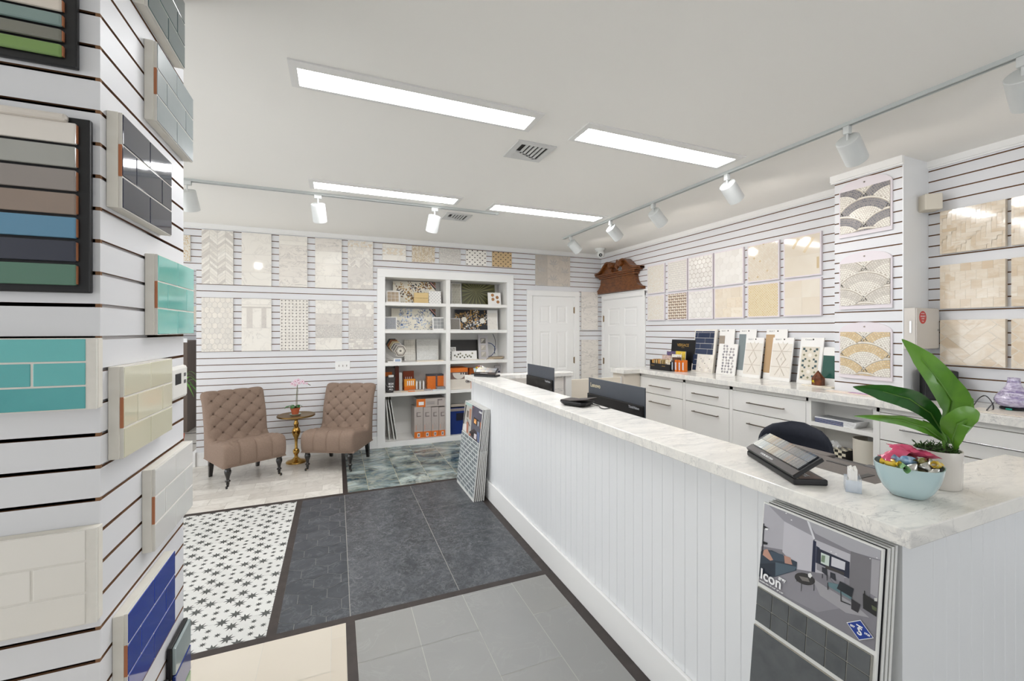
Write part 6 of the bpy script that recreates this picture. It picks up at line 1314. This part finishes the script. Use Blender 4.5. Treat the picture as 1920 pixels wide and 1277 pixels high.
# wooden ornament, papers
ow = mat('ornament_wood', (126, 68, 34), .4, noise=(30, .8, (70, 34, 16), 4)); p = on_x(1534, 720, 3.735); t = thing('wooden_ornament', 'small brown carved wooden ornament with a pointed top and yellow mark on the worktop', 'ornament', Matrix.Translation((p.x, p.y, WZ + .0095))); M0 = t.matrix_world.copy()
mb = MB(); mb.lathe([(0, 0), (.042, 0), (.042, .056), (.044, .058), (0, .118)], ow, 6, cap=False); 
for k in range(6): a = k * 1.0472; mb.tube([(.043 * math.cos(a), .043 * math.sin(a), 0), (.043 * math.cos(a), .043 * math.sin(a), .057), (0, 0, .12)], .003, ow, 5)
o = mb.build('body', t, M0)
for pg_ in o.data.polygons: pg_.use_smooth = False
textmesh('FL', .026, mat('yellow_mark', (226, 206, 40), .5, noise=(9, .1, (214, 190, 36))), t, (0, 0, 0), bold=.001, sx=1).matrix_world = M0 @ Matrix.Rotation(R(-90 - 16), 4, 'Z') @ Matrix.Translation((-.016, -.0405, .022)) @ Matrix.Rotation(R(90), 4, 'X')
mb = MB(); mb.box(-.06, .045, -.14, .10, 0, .008, marb_c, bev=.001); tag(mb.build('flat_tile', None, T(p.x + .0, p.y, WZ + .0005, 0)), 'flat cream tile lying under the small wooden ornament', 'tile')
mb = MB(); mb.box(0, .085, 0, .50, 0, .006, mat('leaflet_board', (236, 220, 206), .4, noise=(5, .2, (226, 208, 192))), bev=.001); tag(mb.build('flat_board', None, T(3.48, 1.62, WZ + .0005, 0)), 'long thin cream board lying flat at the foot of the pier', 'board')
mb = MB(); mb.box(0, .05, 0, .12, 0, .0015, mat('pink_leaflet', (206, 160, 196), .4, noise=(30, .5, (170, 120, 170), 3)), bev=.0004); tag(mb.build('leaflet', None, T(3.50, 1.86, WZ + .007, -4)), 'small pink and purple leaflet at the foot of the pier', 'leaflet')
# speaker
t = thing('speaker', 'black box speaker on the worktop behind the big green leaf', 'speaker', T(3.66, 1.60, WZ + .0005, -56)); M0 = t.matrix_world.copy()
mb = MB(); mb.box(0, .165, 0, .14, 0, .2, black_m, bev=.008); mb.build('cabinet', t, M0); mb = MB(); mb.box(.012, .153, -.003, 0, .012, .118, mat('speaker_grille', (40, 40, 42), .7, noise=(300, .8, (16, 16, 18), 5)), bev=.002); mb.build('grille', t, M0); mb = MB(); mb.box(.055, .11, -.002, .001, .13, .175, mat('speaker_display', (20, 30, 60), .1, noise=(30, .5, (60, 80, 130))), bev=.001); mb.build('display', t, M0)
mb = MB(); cpts = [on_z(1795, 756, WZ + .004), on_z(1812, 758, WZ + .004), on_z(1824, 764, WZ + .004)]; q = cpts[-1]
mb.tube(crom([tuple(v) for v in [on_z(1790, 753, WZ + .004), on_z(1812, 757, WZ + .004), on_z(1823, 762, WZ + .004), on_z(1836, 757, WZ + .004) + Vector((0, 0, .035)), on_z(1848, 757, WZ + .004) + Vector((0, 0, .05)), on_z(1860, 764, WZ + .004) + Vector((0, 0, .03)), on_z(1862, 768, WZ + .004), on_z(1850, 770, WZ + .004), on_z(1858, 762, WZ + .004) + Vector((0, 0, .006)), on_z(1868, 756, WZ + .004) + Vector((0, 0, .02))]], 6), .003, black_m); tag(mb.build('power_cable', None, None), 'looping black cable between the speaker and the purple vase', 'cable')
vp = on_z(1901, 768, WZ); t = thing('glass_vase_diffuser', 'purple swirled glass vase on a black base at the right edge', 'vase', Matrix.Translation((vp.x, vp.y, WZ + .0005))); M0 = t.matrix_world.copy()
gl = mat('purple_glass', (150, 132, 176), .06, col2=(120, 104, 150), noise=(6, 1, (214, 206, 228), 5), vein=[(6, 14, (60, 54, 74), .95), (4, 9, (232, 226, 240), .8)], stretch=(2.4, 2.4, 9.0, (.7, .5, 0)), coat=.8)
mb = MB(); rows = []; vpf = [(.045, .014), (.066, .024), (.078, .042), (.080, .06), (.073, .08), (.058, .1), (.042, .122), (.031, .145), (.026, .165), (.0245, .182), (.026, .186), (.023, .186), (.022, .17)]
for i, (r_, z_) in enumerate(crom(vpf, 3)):
    rows.append([((r_ + .0012 * math.sin(10 * (2 * math.pi * k / 60) + z_ * 55)) * math.cos(2 * math.pi * k / 60), (r_ + .0012 * math.sin(10 * (2 * math.pi * k / 60) + z_ * 55)) * math.sin(2 * math.pi * k / 60), z_) for k in range(60)])
mb.grid(rows, gl, .5, True, True); mb.face(rows[0][::-1], gl); mb.build('glass_body', t, M0)
mb = MB(); mb.lathe([(0, 0), (.055, 0), (.058, .004), (.058, .012), (.05, .016), (0, .016)], black_m, 40); mb.box(-.066, -.05, -.012, .012, .002, .011, mat('green_led', (40, 150, 130), .3, noise=(9, .1, (30, 130, 110)))); mb.build('base', t, M0)
mb = MB(); mb.box(3.40, 3.78, 1.02, 1.32, WZ + .0001, WZ + .0004, card_m); 
mb = MB(); mb.box(3.42, 3.60, 1.0, 1.31, WZ + .0004, WZ + .004, marb_c, bev=.001); tag(mb.build('flat_tile', None, None), 'thin cream sample slab lying on the worktop in front of the purple vase', 'tile')

# ================================================================== IN THE BOOKCASE
def shelf_item(x0, x1, yt, d, zb):
    """X range and height of a thing standing d behind the wall plane on shelf zb, from its photo columns and top row"""
    Yp = YB + d; a = on_y(x0, 600, Yp); b = on_y(x1, 600, Yp); c = on_y((x0 + x1) / 2, yt, Yp); return a.x, b.x - a.x, c.z - zb
def sb(lb, x0, x1, yt, d, zb, patf, base=card_m, t=.01, lean=7, name='sample_board', edge=None, inset=0.0, grp='samples in the bookcase', cat='sample board'):
    x, w_, h_ = shelf_item(x0, x1, yt, d, zb); h_ /= math.cos(R(lean))
    return panel(name, lb, cat, T(x, YB + d - h_ * math.sin(R(lean)) * .5, zb + .001, 0, lean), w_, h_, t, patf(w_, h_), base, grp, inset, .0012, edge)
fl_gold = C((190, 150, 80)); fl_brn = C((120, 84, 50)); fl_blk = C((60, 58, 58)); fl_cream = C((234, 228, 212)); fl_grey = C((176, 176, 178)); fl_blue = C((104, 124, 164)); fl_lblue = C((182, 194, 212)); fl_dark = C((34, 36, 42)); fl_tan = C((168, 128, 74)); fl_white = C((236, 232, 222)); olive1 = C((88, 86, 50)); olive2 = C((118, 116, 72)); olive3 = C((62, 60, 38))
tri = lambda w_, h_: [([(w_ - .10, h_), (w_ - .04, h_), (w_, h_ - .06), (w_, h_ - .12)], .5, fl_dark, .001), ([(w_ - .085, h_), (w_ - .06, h_), (w_, h_ - .07), (w_, h_ - .09)], .5, C((200, 150, 140)), .0012), ([(w_ - .04, h_), (w_, h_), (w_, h_ - .05)], .5, fl_brn, .001)]
sb('wide cream board with gold and grey leaves on the top left shelf', 737, 817, 528, .27, S1, lambda w_, h_: p_floral(w_, h_, fl_cream, [fl_gold, fl_brn, fl_blk, fl_gold, fl_grey], 95, .075) + tri(w_, h_))
sb('small tan grid tile board in a white frame on the top left shelf', 724, 750, 545, .16, S1, lambda w_, h_: [(e[0], e[1], e[2]) for e in p_brick(w_, h_, w_ / 3.6, h_ / 3.6, .004, [mat('tan_grid', (196, 176, 150), .4, col2=(180, 160, 134), noise=(12, .3, (168, 148, 122)))], 0, x0=w_ * .09, z0=h_ * .09)], card_m, inset=.018, lean=9)
for z in (0, 1):
    x, w_, h_ = shelf_item(776, 803, 549, .15, S1); mb = MB(); mb.box(x, x + w_, YB + .15 - .012, YB + .15, S1 + .001 + z * h_ * .5, S1 - .001 + (z + 1) * h_ * .5, mat('honey_brick', (218, 190, 134), .35, noise=(8, .2, (206, 178, 120))), bev=.003); tag(mb.build('honey_tile', None, None), 'plain honey yellow tile, %s of two on the top left shelf' % ('lower' if z == 0 else 'upper'), 'tile', 'samples in the bookcase')
sb('white board with small grey dots on the top left shelf', 804, 827, 546, .15, S1, lambda w_, h_: p_dots(w_, h_, w_ / 4, h_ / 8, .012, .010, card_m, fl_grey), lean=8)
sb('tall grey pebble hexagon board on the top right shelf', 846, 865, 531, .22, S1, lambda w_, h_: p_hex(w_, h_, .024, .002, [mat('grey_green_hex', (176, 172, 156), .4, col2=(160, 156, 140), noise=(12, .3, (150, 146, 130)))]), card_m, lean=5, inset=.01)
def palm(w_, h_):
    out = [(rect(0, 0, w_, h_), .5, olive1)]
    for k in range(26):
        a = R(175 - k * 6.8); out.append((leaf2(w_ * .42, h_ * .62, w_ * .75, .008, a), .5, [olive2, olive3][k % 2], .0004))
    for k in range(30):
        a = R(-5 - k * 6); out.append((leaf2(w_ * .42, h_ * .66, w_ * .6, .007, a), .5, [olive1, olive3, olive2][k % 3], .0007))
    out.append((rect(w_ * .415, 0, w_ * .43, h_ * .66), .5, olive2, .001)); return out
sb('dark green palm leaf picture board on the top right shelf', 866, 928, 533, .27, S1, palm, lean=7)
honey = mat('cork_hexagon', (184, 134, 84), .5, col2=(150, 98, 54), noise=(20, .5, (160, 112, 66)))
sb('small white board with four brown hexagons on the top right shelf', 915, 939, 549, .13, S1, lambda w_, h_: [(ngon(w_ * a, h_ * b, .026, 6, .5), c, honey) for a, b, c in ((.36, .80, .1), (.72, .62, .95), (.38, .46, .3), (.76, .26, .4))], lean=9)
sb('wide white board with blue and grey flowers on the second left shelf', 734, 817, 579, .27, S2, lambda w_, h_: p_floral(w_, h_, fl_cream, [fl_grey, fl_lblue, fl_grey, fl_grey, fl_blue], 70, .08, [fl_blue, fl_lblue, fl_grey], 3, .026) + tri(w_, h_))
sb('small grey penny tile board on the second left shelf', 720, 744, 594, .14, S2, lambda w_, h_: p_hex(w_ , h_, .011, .003, [C((128, 132, 142))]), card_m, lean=8, inset=.012)
sb('small grey grid tile board on the second left shelf', 811, 834, 595, .13, S2, lambda w_, h_: p_brick(w_, h_, w_ / 3.5, h_ / 3.5, .003, [mat('grey_grid', (160, 160, 158), .35, col2=(138, 140, 140), noise=(12, .3, (150, 150, 148)))], 0, x0=w_ * .08, z0=h_ * .08), card_m, lean=8, inset=.015)
sb('dark board with gold and white flowers on the second right shelf', 853, 915, 581, .27, S2, lambda w_, h_: p_floral(w_, h_, fl_dark, [fl_tan, fl_white, fl_tan, fl_gold, fl_grey], 85, .07, [fl_tan, fl_gold], 10, .024) + [(star(w_ * .27, h_ * .5, .045, 9, .8), .5, fl_white, .0013), (star(w_ * .82, h_ * .45, .045, 9, .8), .5, fl_white, .0013)])
sb('small brown mosaic board on the second right shelf', 844, 863, 597, .12, S2, lambda w_, h_: p_hex(w_, h_, .012, .002, [C((104, 96, 84))], .7), card_m, lean=8, inset=.008)
sb('plain white board on the second right shelf', 914, 933, 582, .25, S2, lambda w_, h_: [(rect(.008, .01, w_ - .01, h_ - .04), .5, marb_w)], card_m, lean=6)
# third row
hexw2 = C((214, 208, 196))
for k in range(6):
    cpx = (735, 738, 741, 744, 747, 751)[k]; cpy = (645, 647, 650, 653, 655.5, 658)[k]; d = .20 - k * .035; c = on_y(cpx, cpy, YB + d); r_ = .083; mb = MB()
    colr = [C((58, 70, 72)), C((150, 96, 50)), C((180, 160, 120)), C((200, 196, 186)), C((206, 202, 196)), hexw2][k]; mb.solid(ngon(0, 0, r_, 6), 0, .009, colr)
    if k == 5:
        for rr, cc_ in ((.074, C((120, 112, 104))), (.056, hexw2), (.05, C((110, 104, 98))), (.045, hexw2)): mb.prism(ngon(0, 0, rr, 6), -.0006 - (.08 - rr) * .02, 0, cc_)
        mb.prism(star(0, 0, .02, 6, .55), -.002, 0, C((110, 104, 98)))
    else:
        mb.prism(ngon(0, 0, r_ * .9, 6), -.0006, 0, [C((44, 56, 60)), C((120, 72, 40)), C((150, 136, 100)), C((90, 84, 78)), C((110, 104, 98))][k])
    tag(mb.build('hexagon_tile', None, T(c.x, c.y, c.z, -12)), ['dark slate', 'orange brown', 'sand patterned', 'grey and white patterned', 'black and white edged', 'front grey and white star patterned'][k] + ' hexagon tile in the fanned stand, third left shelf', 'tile', 'hexagon tiles in the fanned stand')
t = thing('hexagon_tile_stand', 'small grey angled stand holding the fan of hexagon tiles', 'stand', T(.62, YB + .02, S3 + .0008)); M0 = t.matrix_world.copy()
mb = MB(); mb.face([(0, .22, .06), (.10, .0, 0), (.10, .0, .04), (0, .22, .10)], card_m); mb.box(.075, .175, -.01, .0, 0, .05, card_m, bev=.001); mb.box(.0, .14, .0, .23, 0, .012, card_m); mb.build('body', t, M0); mb = MB(); mb.box(.09, .16, -.0112, -.0102, .01, .04, C((150, 166, 190))); mb.build('name_plate', t, M0)
glm = mat('glass_mosaic', (196, 188, 172), .08, col2=(216, 210, 196), noise=(20, .6, (176, 168, 150)), coat=.6); glm2 = mat('pearl_mosaic', (190, 188, 180), .08, col2=(206, 204, 198), noise=(30, .6, (168, 166, 160)), coat=.6)
sb('pale square glass mosaic board on the third left shelf', 758, 779, 637, .28, S3, lambda w_, h_: p_brick(w_, h_, .024, .024, .003, [glm], 0), lean=5)
sb('shimmering grey mosaic board in a clear frame on the third left shelf', 781, 822, 636, .26, S3, lambda w_, h_: p_brick(w_, h_, .03, .012, .002, [glm2], .5), lean=5, edge=C((170, 168, 160)))
mb = MB(); mb.box(1.00, 1.36, YB + .005, YB + .12, S3 + .0005, S3 + .012, C((226, 214, 196)), bev=.002); tag(mb.build('flat_tray', None, None), 'flat cream slab lying at the front of the third left shelf', 'tray')
sb('large plain black board on the third right shelf', 844, 896, 637, .30, S3, lambda w_, h_: [(rect(.002, .002, w_ - .002, h_ - .002), .5, C((44, 40, 38)))], lean=4)
sb('small speckled white board behind the pebble board, third right shelf', 843, 855, 651, .2, S3, lambda w_, h_: p_pebble(w_, h_, .02, [C((110, 106, 100))]), lean=6, inset=.01)
sb('long white board with grey pebble shapes on the third right shelf', 847, 894, 658, .14, S3, lambda w_, h_: [(ngon(w_ * a, h_ * b, .014, 8), .5, C((150, 146, 124) if k % 2 else (112, 110, 98))) for k, (a, b) in enumerate(((.12, .5), (.2, .35), (.26, .6), (.34, .7), (.33, .3), (.42, .45), (.5, .25), (.56, .55), (.62, .35), (.7, .45), (.76, .3), (.82, .7)))], lean=9)
t = sb('tall grey board with three square sample windows on the third right shelf', 897, 915, 628, .22, S3, lambda w_, h_: [(rect(w_ * .24, h_ * (.08 + .28 * k), w_ * .76, h_ * (.08 + .28 * k) + w_ * .52), .5, C((120, 116, 110) if k == 2 else (176, 170, 158))) for k in range(3)] + [([(w_ * .3, h_ * (.1 + .28 * k)), (w_ * .7, h_ * (.1 + .28 * k) + w_ * .42), (w_ * .3, h_ * (.1 + .28 * k) + w_ * .42)], .5, C((206, 200, 190)), .001) for k in range(3)], C((190, 186, 188)), lean=6)
mb = MB(); mb.tube(crom([tuple(on_y(x, y, YB + .25)) for x, y in ((915, 643), (922, 645), (928, 652), (927, 660), (921, 667), (914, 669))], 6), .005, mat('blue_cable', (30, 62, 120), .4, noise=(9, .2, (24, 50, 100)))); tag(mb.build('blue_cable', None, None), 'blue coiled cable on the third right shelf', 'cable')
mb = MB(); mb.tube(crom([tuple(on_y(x, y, YB + .27)) for x, y in ((924, 626), (928, 636), (929, 646), (927, 654), (928, 664))], 6), .004, black_m); tag(mb.build('thin_cable', None, None), 'thin dark cable hanging at the back of the third right shelf', 'cable')
for k, (x0, w_, y0, c) in enumerate(((2.05, .2, .12, (196, 176, 146)), (2.08, .19, .10, (214, 196, 168)), (2.10, .18, .09, (150, 136, 118)))):
    mb = MB(); mb.box(x0, x0 + w_, YB + y0, YB + y0 + .12, S3 + .0006 + k * .013, S3 + .0126 + k * .013, C(c), bev=.002); tag(mb.build('wood_sample', None, None), ('lowest', 'middle', 'top')[k] + ' flat wood sample stick in the pile on the third right shelf', 'wood sample', 'flat wood samples')
for k in range(2): mb = MB(); mb.box(1.62 + .36 * k, 1.95 + .14 * k, YB + .005, YB + .05, S3 + .0006, S3 + .010, C((226, 216, 200)), bev=.002); tag(mb.build('flat_tile', None, None), ('long flat cream tile strip in front of the pebble board, third right shelf', 'short flat cream tile under the three window board, third right shelf')[k], 'tile')
# fourth row
orng = mat('orange_card', (222, 118, 40), .5, noise=(12, .3, (204, 100, 30))); dkor = mat('dark_orange', (150, 66, 30), .5, noise=(12, .4, (110, 46, 24))); cg = C((104, 100, 98))
bkt = mat('grey_bucket', (76, 74, 74), .45, noise=(6, .2, (66, 64, 64)))
bx_, bwid, bh_ = shelf_item(722, 741, 708, .07, S4); t = thing('bucket', 'dark grey bucket with white capital letters on the fourth left shelf', 'bucket', Matrix.Translation((bx_ + bwid / 2, YB + .085, S4 + .0008))); M0 = t.matrix_world.copy()
mb = MB(); mb.lathe([(0, 0), (.058, 0), (.068, bh_), (.071, bh_), (.071, bh_ + .008), (.064, bh_ + .008), (.055, .01), (0, .01)], bkt, 28); mb.build('body', t, M0)
mb = MB(); mb.tube(crom([(-.07, 0, bh_), (-.06, -.05, bh_ * .6), (-.02, -.075, bh_ * .38), (.02, -.07, bh_ * .45)], 5), .002, chrome_m); mb.build('handle', t, M0)
for k, s_ in enumerate(('BOX', 'FOR', 'ALL')): textmesh(s_, .032, whiteink, t, (.006, -.068, bh_ * .55 - k * .036), align='CENTER', bold=.0008)
mb = MB(); mb.box(-.02, .045, -.02, .02, bh_ + .0, bh_ + .03, card_m); mb.build('label_card', t, M0)
def sbox(lb, x0, x1, yt, d, zb, dep, cols, name='carton', cat='carton', front=None, zoff=0, txt=None):
    x, w_, h_ = shelf_item(x0, x1, yt, d, zb); t = thing(name, lb, cat, T(x, YB + d, zb + .0008 + zoff), 'cartons in the bookcase'); M0 = t.matrix_world.copy(); h_ -= zoff
    mb = MB(); mb.box(0, w_, 0, dep, 0, h_, cols, bev=.002); mb.build('body', t, M0)
    if front: mb = MB(); front(mb, w_, h_); mb.build('printed_label', t, M0)
    if txt: textmesh(txt[0], txt[1], txt[2], t, (txt[3] * w_, -.0022, txt[4] * h_))
    return t
sbox('tall brown cardboard frame box behind the grey bucket, fourth left shelf', 721, 741, 690, .24, S4, .08, C((120, 106, 100)), front=lambda mb, w_, h_: (mb.box(.0, w_ * .7, -.001, 0, h_ * .55, h_ * .82, orng), mb.box(0, w_, -.0012, 0, h_ * .45, h_ * .58, C((160, 150, 146)))))
sbox('narrow dark red-brown box on edge, fourth left shelf', 741, 748, 687, .22, S4, .1, C((110, 50, 30)))
sbox('narrow upright white bar on the fourth left shelf', 748.5, 754, 699, .10, S4, .012, C((190, 188, 186)), name='tile_trim', cat='tile trim')
def blister(mb, w_, h_):
    mb.box(w_ * .1, w_ * .9, -.001, 0, h_ * .3, h_ * .75, dkor)
    for k in range(4): mb.box(w_ * (.2 + .18 * k), w_ * (.26 + .18 * k), -.004, 0, h_ * .35, h_ * .7, whiteink)
sbox('dark orange blister pack standing behind the bright orange one', 756, 776, 696, .22, S4, .03, dkor, 'blister_pack', 'blister pack', blister)
def blister2(mb, w_, h_):
    mb.box(0, w_, -.012, 0, 0, h_ * .38, orng, bev=.003)
    for k in range(4): mb.box(w_ * (.25 + .17 * k), w_ * (.33 + .17 * k), -.004, 0, h_ * .45, h_ * .85, whiteink)
sbox('bright orange blister pack at the front of the fourth left shelf', 758, 779, 711, .14, S4, .03, mat('amber_card', (232, 150, 40), .4, noise=(12, .3, (216, 134, 30))), 'blister_pack', 'blister pack', blister2)
for k in range(5):
    x, w_, h_ = shelf_item(780 + k * 3.2, 782.5 + k * 3.2, 714 + (k % 2), .15, S4); mb = MB(); mb.lathe([(0, 0), (.011, 0), (.011, h_ * .8), (.006, h_ * .86), (.006, h_), (0, h_)], whiteink if k % 2 == 0 else C((120, 104, 90)), 14, c=(x + .01, YB + .15, S4 + .0008)); tag(mb.build('small_bottle', None, None), ('white small bottle at the left end of the bottle row', 'brown small bottle second in the bottle row', 'white small bottle in the middle of the bottle row', 'brown small bottle fourth in the bottle row', 'white small bottle at the right end of the bottle row')[k], 'bottle', 'small bottles on the fourth left shelf')
x, w_, h_ = shelf_item(799, 833, 702, .13, S4); nb = 9
for k in range(nb):
    mb = MB(); z = S4 + .0008 + k * h_ / nb; mb.box(x + .02 - .002 * (k % 3), x + w_, YB + .13, YB + .25, z, z + h_ / nb - .001, orng if k < nb - 1 else C((70, 70, 76)), bev=.001); mb.box(x + w_ * .52, x + w_ * .62, YB + .1295, YB + .13, z, z + h_ / nb - .001, C((96, 84, 90)))
    tag(mb.build('orange_booklet', None, None), 'flat orange booklet on the fourth left shelf, %s from the bottom of the pile' % ORD[k] if k < nb - 1 else 'dark grey booklet on top of the orange pile, fourth left shelf', 'booklet', 'pile of orange booklets')
for k, (x0, x1, y0, c, lb) in enumerate(((752, 795, .01, (206, 190, 170), 'cream and orange striped tile strip lying at the front of the fourth left shelf'), (768, 808, .06, (150, 148, 150), 'grey pamphlet lying in front of the small bottles'), (812, 838, .0, (206, 210, 212), 'pale grey tray at the right front of the fourth left shelf'), (738, 752, .02, (196, 190, 182), 'small clear packet beside the bucket'))):
    a, wd, _ = shelf_item(x0, x1, 720, y0, S4); mb = MB(); mb.box(a, a + wd, YB + y0, YB + y0 + .045, S4 + .0006, S4 + .018, C(c), bev=.002)
    if k == 0: mb.box(a + wd * .3, a + wd * .6, YB + y0 - .0005, YB + y0, S4 + .003, S4 + .016, orng); 
    tag(mb.build('flat_sample', None, None), lb, 'sample')
a, wd, _ = shelf_item(820, 838, 720, .01, S4); mb = MB(); mb.box(a, a + wd, YB + .02, YB + .12, S4 + .0195, S4 + .045, C((140, 140, 142)), bev=.004); tag(mb.build('grey_case', None, None), 'small grey case on the pale tray, fourth left shelf', 'case')
def drainf(mb, w_, h_):
    mb.box(0, w_, -.001, 0, 0, h_ * .62, C((126, 104, 98))); cx = w_ * .5
    mb.prism([(cx + .09 * math.cos(a), h_ * .55 + .085 * math.sin(a)) for a in [math.pi + math.pi * k / 12 for k in range(13)]], -.002, 0, C((214, 208, 200)))
    for k in range(3): mb.box(w_ * (.58 + .13 * k), w_ * (.66 + .13 * k), -.0022, 0, h_ * .4, h_ * .6, C((84, 72, 74)))
def discf(mb, w_, h_): mb.prism(ngon(w_ * .8, h_ * .75, .042, 20, 0, 1, .6), -.0014, 0, C((150, 142, 138))); mb.prism(ngon(w_ * .8, h_ * .75, .014, 12, 0, 1, .6), -.0022, 0, C((60, 48, 46))); mb.box(w_ * .92, w_ * 1.0, -.001, 0, 0, h_, orng)
b1 = sbox('white carton with a round drain picture on the fourth right shelf', 843.8, 886, 711, .03, S4, .30, C((222, 214, 202)), front=discf)
h1 = shelf_item(843.8, 886, 711, .03, S4)[2]
sbox('orange topped carton with a round disc picture, on the white drain carton', 843.8, 877, 690, .04, S4, .28, orng, front=drainf, zoff=h1 + .001)
sbox('smaller orange carton at the back of the fourth right shelf', 880, 900, 690, .26, S4, .08, orng, front=lambda mb, w_, h_: mb.box(w_ * .15, w_ * .9, -.001, 0, .0, h_ * .7, C((90, 84, 84))))
sbox('small white carton at the right end of the fourth right shelf', 930, 941, 686, .24, S4, .08, C((200, 196, 196)), front=lambda mb, w_, h_: mb.prism(ngon(w_ * .5, h_ * .7, .016, 10), -.001, 0, C((60, 58, 90))))
# bottom row
for k, (x0, x1, lx) in enumerate(((722.3, 729, 0), (726, 738, 1), (731, 743, 2))):
    a = on_y(x0, 800, YB + .10); b = on_y(x1, 800, YB + .10); z1 = on_y(x0, 747, YB + .10).z; h_ = z1 - S5 - .008; ang = math.atan2(b.x - a.x, h_); mb = MB(); mb.box(0, .012, 0, .25, 0, h_ / math.cos(ang) - .01, board_w, bev=.002); 
    for q in range(7): mb.box(.012, .016, .02, .23, .05 + q * .08, .11 + q * .08, board_e)
    tag(mb.build('tile_board', None, Matrix.Translation((b.x, YB + .06, S5 + .003)) @ Matrix.Rotation(-ang, 4, 'Y')), ('first white edged tile board leaning on the left in the bottom compartment', 'second white edged tile board leaning in the bottom compartment', 'third white edged tile board leaning in the bottom compartment, nearest the cartons')[k], 'sample board', 'boards leaning in the bottom compartment')
cgrey = C((186, 176, 170)); 
def heat(mb, w_, h_):
    mb.box(0, w_, -.001, 0, 0, h_ * .2, orng); q = w_ * .3; mb.box(w_ * .25, w_ * .72, -.0014, 0, h_ * .83 - .008, h_ * .83, C((130, 120, 116))); mb.box(w_ * .25, w_ * .25 + .012, -.0014, 0, h_ * .7, h_ * .83, C((130, 120, 116))); mb.box(w_ * .25, w_ * .76, -.0014, 0, h_ * .7 - .006, h_ * .7 + .006, C((130, 120, 116)))
    for k in range(4): mb.box(w_ * (.18 + .18 * k), w_ * (.21 + .18 * k), -.0012, 0, h_ * .25, h_ * (.42 + .05 * (k % 2)), C((150, 140, 134)) if k else orng)
    mb.box(w_ * .35, w_ * .65, -.0016, 0, h_ * .03, h_ * .15, whiteink); mb.box(w_ * .4, w_ * .6, -.002, -.0016, h_ * .05, h_ * .13, greyline)
xs_ = [(777, 793.2), (793.8, 808.6), (809.2, 822.6), (823.2, 836.6)]
for k, (x0, x1) in enumerate(xs_):
    sbox(('grey and orange upright carton at the left of the row of four, bottom compartment', 'grey and orange upright carton second in the row of four', 'grey and orange upright carton third in the row of four', 'grey and orange upright carton at the right of the row of four, bottom compartment')[k], x0, x1, 763.5, .04, S5, .27, cgrey, front=heat)
hh = shelf_item(793.8, 808, 763.5, .04, S5)[2]
def heat2(mb, w_, h_): mb.box(0, w_ * .29, -.001, 0, 0, h_, orng); mb.box(w_ * .07, w_ * .24, -.0016, 0, h_ * .25, h_ * .65, whiteink); mb.box(w_ * .7, w_ * .86, -.0014, 0, h_ * .7, h_ * .85, C((130, 120, 116))); mb.box(w_ * .7, w_ * .73, -.0014, 0, h_ * .15, h_ * .85, C((130, 120, 116))); [mb.box(w_ * .33, w_ * .6, -.0012, 0, h_ * (.3 + .13 * k), h_ * (.34 + .13 * k), greyline) for k in range(3)]
sbox('grey and orange carton lying flat on top of the four upright cartons', 781, 837, 747, .045, S5, .26, cgrey, front=heat2, zoff=hh + .0015)
sbox('large deep blue crate in the bottom right compartment of the bookcase', 844, 872, 765, .05, S5, .28, mat('blue_crate', (24, 48, 112), .4, noise=(5, .2, (18, 38, 96))), 'crate', 'crate', front=lambda mb, w_, h_: (mb.box(0, w_, -.0015, 0, h_ * .88, h_ * .98, C((150, 140, 134))), mb.box(w_ * .4, w_, -.003, 0, h_ * .52, h_ * .8, C((30, 30, 44)))))
mb = MB(); mb.box(1.47, 1.72, YB + .07, YB + .3, .442, .455, black_m); mb.box(1.47, 1.70, YB + .05, YB + .07, .455, .49, C((170, 160, 150))); tag(mb.build('flat_case', None, None), 'dark flat case with a pale front lying on the blue crate', 'case')
